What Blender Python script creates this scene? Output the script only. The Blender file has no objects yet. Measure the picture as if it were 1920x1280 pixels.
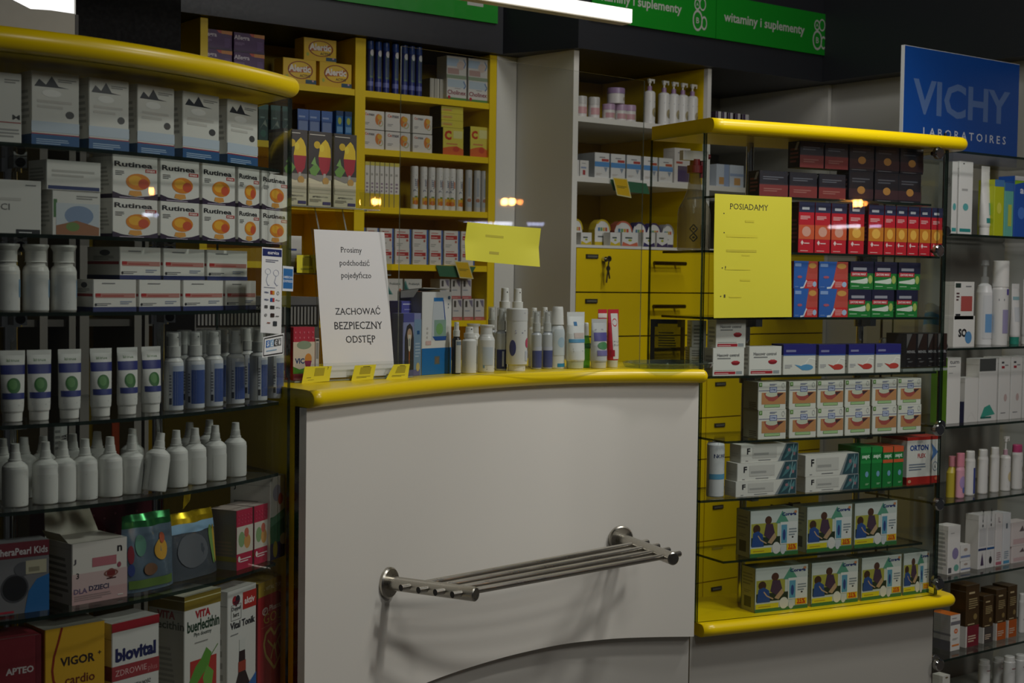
import bpy, math, random
from math import sin, cos, pi, radians, atan2, hypot
from mathutils import Matrix, Vector

random.seed(7)
SC = bpy.context.scene
COL = SC.collection

# ------------------------------------------------------------------ camera
F, H = 2700.0, 1.24                      # focal length in pixels of the 1920 px frame, eye height
YAW, PITCH, ROLL = radians(37.0), radians(2.45), radians(0.8)
def _axes():
    f = Vector((sin(YAW), cos(YAW), 0)); r = Vector((cos(YAW), -sin(YAW), 0)); u = Vector((0, 0, 1))
    f, u = f*cos(PITCH)-u*sin(PITCH), u*cos(PITCH)+f*sin(PITCH)
    r, u = r*cos(ROLL)+u*sin(ROLL), u*cos(ROLL)-r*sin(ROLL)
    return r, u, f
CR, CU, CF = _axes()
CO = Vector((0, 0, H))
cam = bpy.data.objects.new('camera', bpy.data.cameras.new('camera'))
COL.objects.link(cam)
cam.matrix_world = Matrix(((CR.x, CU.x, -CF.x, CO.x), (CR.y, CU.y, -CF.y, CO.y), (CR.z, CU.z, -CF.z, CO.z), (0, 0, 0, 1)))
cam.data.sensor_width = 36.0
cam.data.lens = F*36.0/1920.0
cam.data.clip_start = 0.05
cam.data.dof.use_dof = True
cam.data.dof.focus_distance = 3.1
cam.data.dof.aperture_fstop = 9.0
SC.camera = cam

# ------------------------------------------------------------------ world, lights, exposure
w = bpy.data.worlds.new('night_room'); SC.world = w; w.use_nodes = True
w.node_tree.nodes['Background'].inputs[0].default_value = (0.55, 0.56, 0.60, 1)
w.node_tree.nodes['Background'].inputs[1].default_value = 0.035
vs = SC.view_settings
vs.view_transform = 'Standard'; vs.look = 'None'; vs.exposure = 0.0; vs.gamma = 1.0; vs.use_curve_mapping = False
SC.cycles.transparent_max_bounces = 40
SC.cycles.max_bounces = 10
SC.cycles.use_denoising = True
SC.cycles.caustics_reflective = False
SC.cycles.caustics_refractive = False
SC.cycles.sample_clamp_indirect = 3.0
def area(name, loc, target, sx, sy, watts, col):
    l = bpy.data.lights.new(name, 'AREA'); l.shape = 'RECTANGLE'; l.size = sx; l.size_y = sy
    l.energy = watts; l.color = col
    o = bpy.data.objects.new(name, l); COL.objects.link(o)
    o.location = loc
    o.rotation_euler = (Vector(target)-Vector(loc)).to_track_quat('-Z', 'X').to_euler()
    return o
WARM = (1.0, 0.985, 0.945)
def downlight(name, loc, target, half, watts):
    l = bpy.data.lights.new(name, 'SPOT'); l.energy = watts; l.color = WARM
    l.spot_size = radians(2*half); l.spot_blend = 0.7; l.shadow_soft_size = 0.1
    o = bpy.data.objects.new(name, l); COL.objects.link(o); o.location = loc
    o.rotation_euler = (Vector(target)-Vector(loc)).to_track_quat('-Z', 'X').to_euler()
downlight('counter_downlight', (2.50, 1.35, 2.95), (2.05, 2.40, 0.60), 44, 66.0)
downlight('case_downlight', (3.15, 1.50, 2.95), (3.15, 2.50, 1.20), 34, 50.0)
area('far_side_fill', (3.1, 0.35, 2.42), (2.7, 2.4, 1.0), 0.5, 0.3, 11.5, WARM)  # added low front fill for the far case and glass shelving
area('till_side_fill', (1.6, 0.1, 2.45), (1.9, 2.5, 1.0), 0.5, 0.3, 6.5, WARM)  # unseen fill added near the camera to brighten goods under the case top
area('ceiling_strip_light', (3.0, 3.0, 2.98), (3.0, 3.9, 1.0), 1.2, 0.2, 8.0, WARM)

# ------------------------------------------------------------------ from pixel to place
def ray(px, py): return CR*((px-960)/F) + CU*((640-py)/F) + CF
def at_z(px, py, z):
    d = ray(px, py); t = (z-H)/d.z; return CO+d*t
def at_y(px, py, y):
    d = ray(px, py); return CO+d*(y/d.y)
def at_curve(px, py, g, off=0.0):
    d = ray(px, py); lo, hi = 0.8, 8.0
    for _ in range(50):
        m = (lo+hi)/2
        if m*d.y-(g(m*d.x)+off) > 0: hi = m
        else: lo = m
    return CO+d*lo
def z_over(px, py, p):
    d = ray(px, py); t = (p[0]*d.x+p[1]*d.y)/(d.x*d.x+d.y*d.y); return H+d.z*t
def depth(p): return (Vector((p[0], p[1], H))-CO).dot(CF)

def g_left(x): return 2.155+0.6*(x-0.70)**2            # nose line of the bulging display case by the till
S = 1.1
def g_right(x):                                          # nose line of the display case beyond the counter
    x = x/S; t = min(max((x-2.27)/0.76, 0), 1)
    return S*(2.287-0.165*(x-2.27)-0.012*4*t*(1-t))
_K = [(1.18, 2.112), (1.30, 2.168), (1.41, 2.220), (1.52, 2.268), (1.62, 2.304), (1.72, 2.331), (1.82, 2.350), (1.95, 2.358), (2.04, 2.342), (2.09, 2.326), (2.16, 2.291), (2.235, 2.246)]
_K = [(a*S, b*S) for a, b in _K]
def g_counter(x):                                        # nose line of the hollowed counter
    if x <= _K[0][0]: return _K[0][1]+(x-_K[0][0])*0.47
    if x >= _K[-1][0]: return _K[-1][1]-(x-_K[-1][0])*0.6
    i = next(k for k in range(len(_K)-1) if x <= _K[k+1][0]); sl = []
    for k in (i, i+1):                                   # smooth through the measured points
        p, q = _K[max(k-1, 0)], _K[min(k+1, len(_K)-1)]; sl.append((q[1]-p[1])/(q[0]-p[0]))
    (a, b), (c, d) = _K[i], _K[i+1]; t = (x-a)/(c-a); L_ = c-a
    return (2*t**3-3*t*t+1)*b+(t**3-2*t*t+t)*L_*sl[0]+(3*t*t-2*t**3)*d+(t**3-t*t)*L_*sl[1]
FL = -0.20                                               # floor level
ZC, ZCAPL, ZCAPR, ZBASE = 1.031, 1.605, 1.6415, 0.397    # counter top, case tops, case bottoms
ZL = [1.437, 1.300, 1.180, 1.008, 0.875, 0.708, 0.397]
ZR = [1.460, 1.320, 1.155, 1.008, 0.844, 0.699, 0.5415, 0.397]
ZU = [1.3951, 1.0556, 0.8224, 0.5924, 0.3592, 0.1206]
YA, YB = 4.0, 3.73
def g_A(x): return YA
def g_B(x): return YB
def g_U(x): return 2.625

# ------------------------------------------------------------------ materials
def lin(h):
    h = h.lstrip('#'); c = [int(h[i:i+2], 16)/255 for i in (0, 2, 4)]
    return [x/12.92 if x <= 0.04045 else ((x+0.055)/1.055)**2.4 for x in c]
_M = {}
KIND = dict(paper=(0.55, 0.45, 0, 60), card=(0.38, 0.5, 0, 40), plastic=(0.32, 0.5, 0, 25), lacquer=(0.30, 0.5, 0, 8), wall=(0.75, 0.3, 0, 90),
            metal=(0.28, 0.5, 1, 120), chrome=(0.10, 0.5, 1, 30), foil=(0.25, 0.6, 0.7, 20), laminate=(0.42, 0.45, 0, 150))
def M(hexcol, kind='card'):
    k = (hexcol, kind)
    if k in _M: return _M[k]
    m = bpy.data.materials.new(kind+'_'+hexcol.strip('#')); m.use_nodes = True
    nt = m.node_tree; b = nt.nodes['Principled BSDF']
    ro, sp, me, sc = KIND[kind]
    b.inputs['Base Color'].default_value = (*lin(hexcol), 1)
    b.inputs['Metallic'].default_value = me
    b.inputs['Specular IOR Level'].default_value = sp
    tc = nt.nodes.new('ShaderNodeTexCoord'); nz = nt.nodes.new('ShaderNodeTexNoise'); mr = nt.nodes.new('ShaderNodeMapRange')
    nz.inputs['Scale'].default_value = sc; nz.inputs['Detail'].default_value = 3
    mr.inputs['To Min'].default_value = ro*0.8; mr.inputs['To Max'].default_value = min(1, ro*1.25)
    nt.links.new(tc.outputs['Object'], nz.inputs['Vector']); nt.links.new(nz.outputs['Fac'], mr.inputs['Value'])
    nt.links.new(mr.outputs['Result'], b.inputs['Roughness'])
    if kind == 'metal':                                   # brushed along its length
        mp = nt.nodes.new('ShaderNodeMapping'); mp.inputs['Scale'].default_value = (0.05, 1, 1)
        nt.links.new(tc.outputs['Object'], mp.inputs['Vector']); nt.links.new(mp.outputs['Vector'], nz.inputs['Vector'])
    _M[k] = m; return m
def glow(name, hexcol, strength):
    if name in _M: return _M[name]
    m = bpy.data.materials.new(name); m.use_nodes = True
    b = m.node_tree.nodes['Principled BSDF']
    b.inputs['Base Color'].default_value = (*lin(hexcol), 1)
    b.inputs['Emission Color'].default_value = (*lin(hexcol), 1); b.inputs['Emission Strength'].default_value = strength
    _M[name] = m; return m
def clear(name, tint=(0.95, 0.975, 0.955), ior=1.45, rough=0.02, milk=0.0, milkcol='#d8dcd8'):
    """thin clear sheet: mirror at grazing angles, tinted see-through otherwise, some milkiness for frosted plastic"""
    if name in _M: return _M[name]
    m = bpy.data.materials.new(name); m.use_nodes = True; nt = m.node_tree
    for n in list(nt.nodes):
        if n.type != 'OUTPUT_MATERIAL': nt.nodes.remove(n)
    out = next(n for n in nt.nodes if n.type == 'OUTPUT_MATERIAL')
    tr = nt.nodes.new('ShaderNodeBsdfTransparent'); tr.inputs[0].default_value = (*tint, 1)
    gl = nt.nodes.new('ShaderNodeBsdfGlossy'); gl.inputs['Roughness'].default_value = rough
    lw = nt.nodes.new('ShaderNodeLayerWeight'); lw.inputs[0].default_value = 0.5
    pw = nt.nodes.new('ShaderNodeMath'); pw.operation = 'POWER'; pw.inputs[1].default_value = 5.0
    fr = nt.nodes.new('ShaderNodeMath'); fr.operation = 'MULTIPLY_ADD'; fr.inputs[1].default_value = 0.9; fr.inputs[2].default_value = ((ior-1)/(ior+1))**2
    nt.links.new(lw.outputs['Facing'], pw.inputs[0]); nt.links.new(pw.outputs[0], fr.inputs[0])
    mx = nt.nodes.new('ShaderNodeMixShader')
    src = tr.outputs[0]
    if milk:
        df = nt.nodes.new('ShaderNodeBsdfDiffuse'); df.inputs[0].default_value = (*lin(milkcol), 1)
        m2 = nt.nodes.new('ShaderNodeMixShader'); m2.inputs[0].default_value = milk
        nt.links.new(tr.outputs[0], m2.inputs[1]); nt.links.new(df.outputs[0], m2.inputs[2]); src = m2.outputs[0]
    nt.links.new(fr.outputs[0], mx.inputs[0]); nt.links.new(src, mx.inputs[1]); nt.links.new(gl.outputs[0], mx.inputs[2])
    nt.links.new(mx.outputs[0], out.inputs[0])
    _M[name] = m; return m
GLASS = clear('pane_glass', (0.965, 0.98, 0.968))
EDGE = clear('glass_edge', (0.10, 0.14, 0.12), 1.5, 0.1, 0.35, '#2c3a34')
ACRYL = clear('acrylic', (0.965, 0.975, 0.97), 1.45)
ACEDGE = clear('acrylic_edge', (0.7, 0.75, 0.72), 1.5, 0.1, 0.45, '#b9c2bd')
FROST = clear('frosted_cap', (0.86, 0.87, 0.87), 1.4, 0.12, 0.22, '#e4e6e6')
BROWNCLEAR = clear('brownish_clear_plastic', (0.74, 0.70, 0.62), 1.4, 0.1, 0.22, '#8a8474')
GREENCLEAR = clear('green_clear_plastic', (0.45, 0.85, 0.55), 1.4, 0.1, 0.3, '#6fc084')
YELLOW = '#f0cf00'

# ------------------------------------------------------------------ mesh building
class MB:
    def __init__(s): s.v = []; s.f = []; s.m = []; s.sm = []; s.mats = []
    def mi(s, mat):
        if mat not in s.mats: s.mats.append(mat)
        return s.mats.index(mat)
    def add(s, vs, fs, mat, smooth=False):
        b = len(s.v); i = s.mi(mat); s.v += [tuple(x) for x in vs]
        for f in fs: s.f.append(tuple(b+k for k in f)); s.m.append(i); s.sm.append(smooth)
    def box(s, x0, x1, y0, y1, z0, z1, mat, top=None, left=None, front=None):
        vs = [(x0, y0, z0), (x1, y0, z0), (x1, y1, z0), (x0, y1, z0), (x0, y0, z1), (x1, y0, z1), (x1, y1, z1), (x0, y1, z1)]
        for f, mm in (((3, 2, 1, 0), mat), ((4, 5, 6, 7), top or mat), ((0, 1, 5, 4), front or mat), ((1, 2, 6, 5), mat), ((2, 3, 7, 6), mat), ((3, 0, 4, 7), left or mat)):
            s.add([vs[k] for k in f], [(0, 1, 2, 3)], mm)
    def prism(s, pts, z0, z1, mat, top=None, cap=True, side=None):
        n = len(pts)
        if cap and n > 6:
            from mathutils.geometry import tessellate_polygon
            for t in tessellate_polygon([[Vector((x, y, 0)) for x, y in pts]]):
                (ax, ay), (bx, by), (cx, cy) = (pts[k] for k in t)
                if (bx-ax)*(cy-ay)-(by-ay)*(cx-ax) < 0: t = t[::-1]
                s.add([(*pts[k], z1) for k in t], [(0, 1, 2)], top or mat); s.add([(*pts[k], z0) for k in t], [(2, 1, 0)], mat)
            cap = False
        s.add([(x, y, z0) for x, y in pts]+[(x, y, z1) for x, y in pts], [(i, (i+1) % n, (i+1) % n+n, i+n) for i in range(n)], side or mat)
        if cap:
            s.add([(x, y, z0) for x, y in pts], [tuple(range(n-1, -1, -1))], mat)
            s.add([(x, y, z1) for x, y in pts], [tuple(range(n))], top or mat)
    def tube(s, p, q, r, mat, n=14, r2=None, hollow=None):
        p, q = Vector(p), Vector(q); d = (q-p).normalized()
        a = d.orthogonal().normalized(); b = d.cross(a)
        r2 = r if r2 is None else r2
        ring = lambda c, rr: [c+a*(rr*cos(2*pi*i/n))+b*(rr*sin(2*pi*i/n)) for i in range(n)]
        s.add(ring(p, r)+ring(q, r2), [(i, (i+1) % n, (i+1) % n+n, i+n) for i in range(n)], mat, True)
        s.add(ring(p, r), [tuple(range(n-1, -1, -1))], hollow or mat); s.add(ring(q, r2), [tuple(range(n))], mat)
    def loft(s, rings, mat, n=20, close=True, mats=None):
        """rings (z, rx, ry); a superellipse each"""
        for k in range(len(rings)-1):
            vs = []
            for z, rx, ry in (rings[k], rings[k+1]):
                vs += [(rx*sin(2*pi*i/n), -ry*cos(2*pi*i/n), z) for i in range(n)]
            s.add(vs, [(i, (i+1) % n, (i+1) % n+n, i+n) for i in range(n)], mats[k] if mats else mat, True)
        if close:
            for z, rx, ry, rev in ((*rings[0], True), (*rings[-1], False)):
                vs = [(rx*sin(2*pi*i/n), -ry*cos(2*pi*i/n), z) for i in range(n)]
                s.add(vs, [tuple(range(n-1, -1, -1)) if rev else tuple(range(n))], mat)
    def mesh(s, name):
        me = bpy.data.meshes.new(name); me.from_pydata(s.v, [], s.f)
        for m in s.mats: me.materials.append(m)
        me.polygons.foreach_set('material_index', s.m); me.polygons.foreach_set('use_smooth', s.sm)
        me.update(); return me

_T = {}
def text_mesh(t, bold=0.0, serif=False):
    k = (t, bold, serif)
    if k in _T: return _T[k]
    c = bpy.data.curves.new('lettering', 'FONT'); c.body = t; c.size = 1.0; c.resolution_u = 2; c.offset = bold
    c.fill_mode = 'FRONT'
    o = bpy.data.objects.new('lettering', c); me = o.to_mesh()
    vs = [(v.co.x, v.co.y) for v in me.vertices]; fs = [tuple(p.vertices) for p in me.polygons]
    if serif:                                             # little slabs on the feet and heads of the stems
        cnt = {}
        for f in fs:
            for a, b in zip(f, f[1:]+f[:1]): cnt[(min(a, b), max(a, b))] = cnt.get((min(a, b), max(a, b)), 0)+1
        ys = [0.0, 0.727, 0.546, 0.756, -0.205]
        for (a, b), n in cnt.items():
            if n == 1:
                (x0, y0), (x1, y1) = vs[a], vs[b]
                if abs(y0-y1) < 0.004 and 0.04 < abs(x0-x1) < 0.16 and min(abs(y0-y) for y in ys) < 0.03:
                    l, r = min(x0, x1)-0.055, max(x0, x1)+0.055; h = 0.03
                    yy = y0 if y0 < 0.1 else y0-h
                    q = len(vs); vs += [(l, yy), (r, yy), (r, yy+h), (l, yy+h)]; fs.append((q, q+1, q+2, q+3))
    o.to_mesh_clear(); bpy.data.objects.remove(o); bpy.data.curves.remove(c)
    x0 = min(v[0] for v in vs); x1 = max(v[0] for v in vs); y0 = min(v[1] for v in vs); y1 = max(v[1] for v in vs)
    W = max(x1-x0, 1e-6)
    _T[k] = ([((x-x0)/W-0.5, (y-(y0+y1)/2)/W) for x, y in vs], fs, (y1-y0)/W)
    return _T[k]

def art(mb, els, fm, w, h, kind='card', curved=False, lift=0.0002, step=0.00004):
    """lay printed shapes on a face: fm(u, v, lift) gives the place; u, v run 0..1 across the face"""
    L = lift
    for e in els:
        t = e[0]; L += step
        if t == 'r':
            _, u0, v0, u1, v1, c = e; n = 14 if curved else 1
            us = [u0+(u1-u0)*i/n for i in range(n+1)]
            m_ = max(1, math.ceil(abs(v1-v0)*10)) if curved else 1
            vs = [fm(u, v0+(v1-v0)*j/m_, L) for j in range(m_+1) for u in us]
            mb.add(vs, [(j*(n+1)+i, j*(n+1)+i+1, (j+1)*(n+1)+i+1, (j+1)*(n+1)+i) for j in range(m_) for i in range(n)], M(c, kind), curved)
        elif t == 'e':
            _, u, v, ru, rv, c = e; n = 20
            if curved:
                us = [(u-ru*cos(pi*i/10), rv*sin(pi*i/10)) for i in range(11)]
                mb.add([fm(a, v-b, L) for a, b in us]+[fm(a, v+b, L) for a, b in us], [(i, i+1, i+12, i+11) for i in range(10)], M(c, kind), True)
            else: mb.add([fm(u+ru*cos(2*pi*i/n), v+rv*sin(2*pi*i/n), L) for i in range(n)], [tuple(range(n))], M(c, kind))
        elif t == 'o':                                    # ring
            _, u, v, ru, rv, th, c = e; n = 24
            vs = [fm(u+ru*k*cos(2*pi*i/n), v+rv*k*sin(2*pi*i/n), L) for k in (1, 1-th) for i in range(n)]
            mb.add(vs, [(i, (i+1) % n, (i+1) % n+n, i+n) for i in range(n)], M(c, kind))
        elif t == 'p':
            mb.add([fm(u, v, L) for u, v in e[1]], [tuple(range(len(e[1])))], M(e[2], kind))
        elif t == 's':                                    # stroke along points
            _, pts, th, c = e
            for (a, b), (c2, d) in zip(pts, pts[1:]):
                dx, dy = (c2-a)*w, (d-b)*h; l = hypot(dx, dy) or 1; tk = th*w if th > .007 else th; nx, ny = -dy/l*tk/2/w, dx/l*tk/2/h
                mb.add([fm(a-nx, b-ny, L), fm(c2-nx, d-ny, L), fm(c2+nx, d+ny, L), fm(a+nx, b+ny, L)], [(0, 1, 2, 3)], M(c, kind))
        elif t == 'l':
            _, u0, v0, u1, v1, n, c = e; d = (v1-v0)/n
            for i in range(n):
                k = 0.72+0.28*((i*7919) % 10)/10
                mb.add([fm(a, b, L) for a, b in ((u0, v0+d*i), (u0+(u1-u0)*k, v0+d*i), (u0+(u1-u0)*k, v0+d*(i+.5)), (u0, v0+d*(i+.5)))], [(0, 1, 2, 3)], M(c, kind))
        elif t in 'tT':
            # ('t', text, u, v, width fraction, colour, bold=, turned=) keeps its proportions; 'T' adds a height fraction
            if t == 't': _, s, u, v, wf, c = e[:6]; bold = e[6] if len(e) > 6 else 0.012; turn = e[7] if len(e) > 7 else 0; hf = None
            else: _, s, u, v, wf, hf, c = e[:7]; bold = e[7] if len(e) > 7 else 0.012; turn = e[8] if len(e) > 8 else 0
            tv, tf, asp = text_mesh(s, 0.0 if bold == 'serif' else bold, bold == 'serif')
            vs = []
            for x, y in tv:
                if turn: X, Y = -y*wf*h, x*wf*h; X = X if hf is None else X*(hf*w)/(asp*wf*h)
                else: X, Y = x*wf*w, y*wf*w; Y = Y if hf is None else Y*(hf*h)/(asp*wf*w)
                vs.append(fm(u+X/w, v+Y/h, L))
            mb.add(vs, tf, M(c, kind))

# ------------------------------------------------------------------ things, parts, labels
def obj(name, me, parent=None, loc=(0, 0, 0), rot=0.0):
    o = bpy.data.objects.new(name, me); COL.objects.link(o); o.location = loc
    o.rotation_euler = (0, 0, rot) if not isinstance(rot, tuple) else rot
    if parent: o.parent = parent
    return o
def tag(o, label, cat, group=None, kind=None):
    if label: o['label'] = label
    if cat: o['category'] = cat
    if group: o['group'] = group
    if kind: o['kind'] = kind
    return o
def thing(name, label, cat, loc=(0, 0, 0), rot=0.0, group=None):
    return tag(obj(name, None, None, loc, rot), label, cat, group)
def struct(name, mb): return tag(obj(name, mb.mesh(name)), None, None, None, 'structure')
ORD = 'first second third fourth fifth sixth seventh eighth ninth tenth eleventh twelfth'.split()

def carton_mesh(name, w, h, d, col, front=(), side=(), top=None, sidecol=None, topart=(), kind='card'):
    mb = MB(); c = min(0.0012, w*0.04); m = M(col, kind)
    a = w/2
    pts = [(-a+c, 0), (a-c, 0), (a, c), (a, d-c), (a-c, d), (-a+c, d), (-a, d-c), (-a, c)]
    mb.prism(pts, 0, h, m, M(top, kind) if top else None)
    if sidecol:
        mb.add([(-a-.0002, d-c, 0), (-a-.0002, c, 0), (-a-.0002, c, h), (-a-.0002, d-c, h)], [(0, 1, 2, 3)], M(sidecol, kind))
    art(mb, front, lambda u, v, L: (-a+u*w, -L, v*h), w, h, kind)
    art(mb, [('r', .02, .90, .98, .903, '#8f8f8a')]+list(side), lambda u, v, L: (-a-L, d*(1-u), v*h), d, h, kind)
    art(mb, [('r', .03, .03, .97, .05, '#8f8f8a')]+list(topart), lambda u, v, L: (-a+u*w, v*d, h+L), w, d, kind)
    return mb.mesh(name)

def spot(px, py, surf, off): 
    p = at_curve(px, py, surf, off); return Vector((p.x, p.y))
def carton(name, px0, px1, pyb, pyt, surf, off, z, d, label, cat, spec, group=None, mesh=None, turn=0.0):
    """one carton whose front spans px0..px1 on the shelf at height z"""
    a, b = spot(px0, pyb, surf, off), spot(px1, pyb, surf, off)
    mid = (a+b)/2; wd = (b-a).length; ang = atan2(b.y-a.y, b.x-a.x)+turn
    h = z_over((px0+px1)/2, pyt, mid)-z
    me = mesh or carton_mesh(name, wd*0.985, h, d, **spec)
    return tag(obj(name, me, None, (mid.x, mid.y, z), ang), label, cat, group), me
def cartons(name, edges, pyb, pyt, surf, off, z, d, desc, landmark, cat, spec, group, gap=0.0, start=0, label=None):
    """a run of like cartons; edges are the pixel columns between them"""
    pr = [(e if isinstance(e, tuple) else (e, edges[i+1])) for i, e in enumerate(edges) if isinstance(e, tuple) or i+1 < len(edges)]
    n = len(pr); dims = []
    for i, (x0, x1) in enumerate(pr):
        t = i/max(n-1, 1); yb = pyb[0]+(pyb[1]-pyb[0])*t; yt = pyt[0]+(pyt[1]-pyt[0])*t
        a, b = spot(x0, yb, surf, off), spot(x1, yb, surf, off); mid = (a+b)/2
        dims.append(((b-a).length, z_over((x0+x1)/2, yt, mid)-z, mid, atan2(b.y-a.y, b.x-a.x)))
    h = sum(q[1] for q in dims)/n
    ww = sorted(q[0] for q in dims); same = ww[-1] < ww[0]*1.22
    me = None; out = []
    for i, (wd, _, mid, ang) in enumerate(dims):
        if not same or me is None: me = carton_mesh(name, (sum(ww)/n if same else wd)*0.965, h, d, **spec)
        lb = label or f'{ORD[i+start]} {desc} {landmark}'
        out.append(tag(obj(name, me, None, (mid.x, mid.y, z), ang), lb, cat, group))
    return out, h

def vessel_mesh(name, rings, col, kind='plastic', els=(), v0=0.0, v1=1.0, span=2.6, mat=None, n=24, mats=None):
    """round or oval vessel with printing wrapped on its front; v0..v1 is the printed height range"""
    mb = MB(); mb.loft(rings, mat or M(col, kind), n, mats=mats)
    z0, z1 = rings[0][0], rings[-1][0]; hh = z1-z0
    def fm(u, v, L):
        z = z0+hh*(v0+(v1-v0)*v); a = (u-.5)*span
        for (za, xa, ya), (zb, xb, yb) in zip(rings, rings[1:]):
            if z <= zb or zb == z1:
                t = 0 if zb == za else min(max((z-za)/(zb-za), 0), 1); rx, ry = xa+(xb-xa)*t+L, ya+(yb-ya)*t+L; break
        return (rx*sin(a), -ry*cos(a), z)
    R = max(r[1] for r in rings)
    art(mb, els, fm, span*R, hh*(v1-v0), 'card', True, 0.0005, 0.00006)
    return mb.mesh(name)
def place(px, pyb, pyt, surf, off, z):
    p = spot(px, pyb, surf, off); t = 0.004
    q, r = spot(px-20, pyb, surf, off), spot(px+20, pyb, surf, off)
    return p, z_over(px, pyt, p)-z, atan2(r.y-q.y, r.x-q.x), depth(p)/F
def put(name, parts, p, z, ang, label, cat, group=None, tilt=None):
    r = thing(name, label, cat, (p[0], p[1], z), ang if tilt is None else (tilt[0], tilt[1], ang), group)
    for pn, me in parts: obj(pn, me, r)
    return r

# ================================================================== the setting
def wpart(name, mb, root, label=None):
    """a part drawn in room coordinates, hung on its thing's base"""
    o = obj(name, mb.mesh(name), root, tuple(-c for c in root.location))
    if label: o['label'] = label
    return o
mb = MB(); mb.box(-2.5, 5.0, -3.0, 4.6, FL-.1, FL, M('#6d6a66', 'wall')); struct('floor', mb)
mb = MB(); mb.box(-2.5, 5.0, -3.0, 4.6, 3.05, 3.15, M('#2c2c2f', 'wall')); struct('ceiling', mb)
mb = MB(); mb.box(-2.5, 5.0, 4.36, 4.5, FL, 3.05, M('#5a5a58', 'wall')); struct('wall_back', mb)
mb = MB(); mb.prism([(4.34, 2.5), (4.5, 2.5), (4.5, 4.36), (4.34, 4.36)], FL, 3.05, M('#c9c8c3', 'wall')); struct('wall_right', mb)
FASC = M('#26282d', 'laminate')
mb = MB()                                                # dark header board over the shelving: flat, angled step, flat, return along the side wall
mb.prism([(-0.5, 3.97), (2.935, 3.97), (3.045, 3.70), (4.245, 3.70), (4.245, 2.45), (4.34, 2.45), (4.34, 4.36), (-0.5, 4.36)], 2.007, 2.62, FASC); struct('trim_1', mb)
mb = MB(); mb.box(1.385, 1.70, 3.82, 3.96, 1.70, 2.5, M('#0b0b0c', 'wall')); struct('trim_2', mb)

# ------------------------------------------------------------------ yellow shelving with open bays
Yw, YD = M(YELLOW, 'laminate'), M('#d8b800', 'laminate')
base = (2.2, 4.18, FL)
r = thing('shelving_unit', 'yellow open shelving with medicines, behind the counter under the dark header board', 'shelving', base)
def panel(x0, x1, y0, y1, z0, z1, m): q = MB(); q.box(x0, x1, y0, y1, z0, z1, m); return q
for x0, x1 in ((1.842, 1.866), (2.374, 2.412), (2.904, 2.933)): wpart('upright', panel(x0, x1, YA, 4.33, FL, 2.005, Yw), r)
for z in (1.840, 1.656, 1.470, 1.286, 1.100, 0.90):
    for x0, x1 in ((1.866, 2.374), (2.412, 2.904)): wpart('shelf', panel(x0+.0005, x1-.0005, YA+.002, 4.33, z-.020, z, Yw), r)
wpart('back_panel', panel(1.2, 2.933, 4.331, 4.345, FL, 2.005, YD), r)
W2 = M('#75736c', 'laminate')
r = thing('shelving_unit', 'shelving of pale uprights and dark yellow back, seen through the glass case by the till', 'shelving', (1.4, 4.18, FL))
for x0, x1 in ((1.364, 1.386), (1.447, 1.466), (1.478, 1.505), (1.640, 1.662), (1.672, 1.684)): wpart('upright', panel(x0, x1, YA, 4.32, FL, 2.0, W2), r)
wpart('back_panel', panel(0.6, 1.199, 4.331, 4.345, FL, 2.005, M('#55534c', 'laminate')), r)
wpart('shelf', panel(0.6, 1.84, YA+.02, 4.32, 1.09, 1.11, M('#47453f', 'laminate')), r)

# ------------------------------------------------------------------ pale infill between the two runs
mb = MB(); mb.prism([(2.934, 4.0), (3.018, 4.0), (3.018, 4.06), (2.934, 4.06)], FL, 2.006, M('#e4e2dc', 'laminate')); struct('trim_3', mb)

# ------------------------------------------------------------------ white shelving with yellow drawers
WH = M('#e6e4dd', 'laminate')
r = thing('shelving_unit', 'white shelving over yellow drawers, beyond the clear screen on the counter', 'shelving', (3.7, 3.95, FL))
q = MB(); q.prism([(3.052, YB), (3.074, YB), (3.074, 4.33), (3.020, 4.33), (3.020, 4.0)], FL, 2.006, WH); wpart('side_panel', q, r)
q = panel(3.672, 3.690, YB, 4.33, 1.362, 2.006, WH)
q.add([(3.6718, YB+.02, 1.362), (3.6718, 4.33, 1.362), (3.6718, 4.33, 2.006), (3.6718, YB+.02, 2.006)], [(0, 1, 2, 3)], Yw); wpart('partition', q, r)
wpart('side_panel', panel(4.318, 4.336, YB, 4.33, FL, 2.006, WH), r)
for x0, x1 in ((3.075, 3.671), (3.691, 4.317)):
    for z in (1.790, 1.590): wpart('shelf', panel(x0, x1, YB+.004, 4.31, z-.018, z, WH), r)
    wpart('back_panel', panel(x0, x1, 4.312, 4.33, 1.362, 2.006, M('#c8a800' if x0 < 3.5 else '#8a8778', 'laminate')), r)
wpart('worktop', panel(3.075, 4.317, YB+.001, 4.31, 1.352, 1.3615, WH), r)
DK = M('#3c3a38', 'metal')
for x0, x1 in ((3.076, 3.694), (3.698, 4.316)):
    for k in range(10):
        z1 = 1.350-k*0.1505; z0 = z1-0.146
        q = MB(); q.box(x0, x1, YB, YB+.019, z0, z1, Yw); q.box(x0+.02, x1-.02, YB+.02, 4.25, z0+.02, z1-.02, M('#b8a878', 'laminate'))
        d = wpart('drawer', q, r)
        h = MB(); xc = x0+.40; zc = z1-.045
        h.tube((xc-.075, YB-.03, zc), (xc+.075, YB-.03, zc), .007, DK)
        for s in (-.05, .05): h.tube((xc+s, YB-.03, zc), (xc+s, YB, zc), .004, DK)
        o = obj('handle', h.mesh('handle'), d)
        h = MB(); h.box(x0+.04, x0+.093, YB-.004, YB-.0002, z1-.034, z1-.02, M('#33322e', 'plastic')); h.box(x0+.045, x0+.088, YB-.005, YB-.004, z1-.031, z1-.024, M('#6c6a5c', 'paper'))
        obj('label_holder', h.mesh('label_holder'), d)

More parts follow.
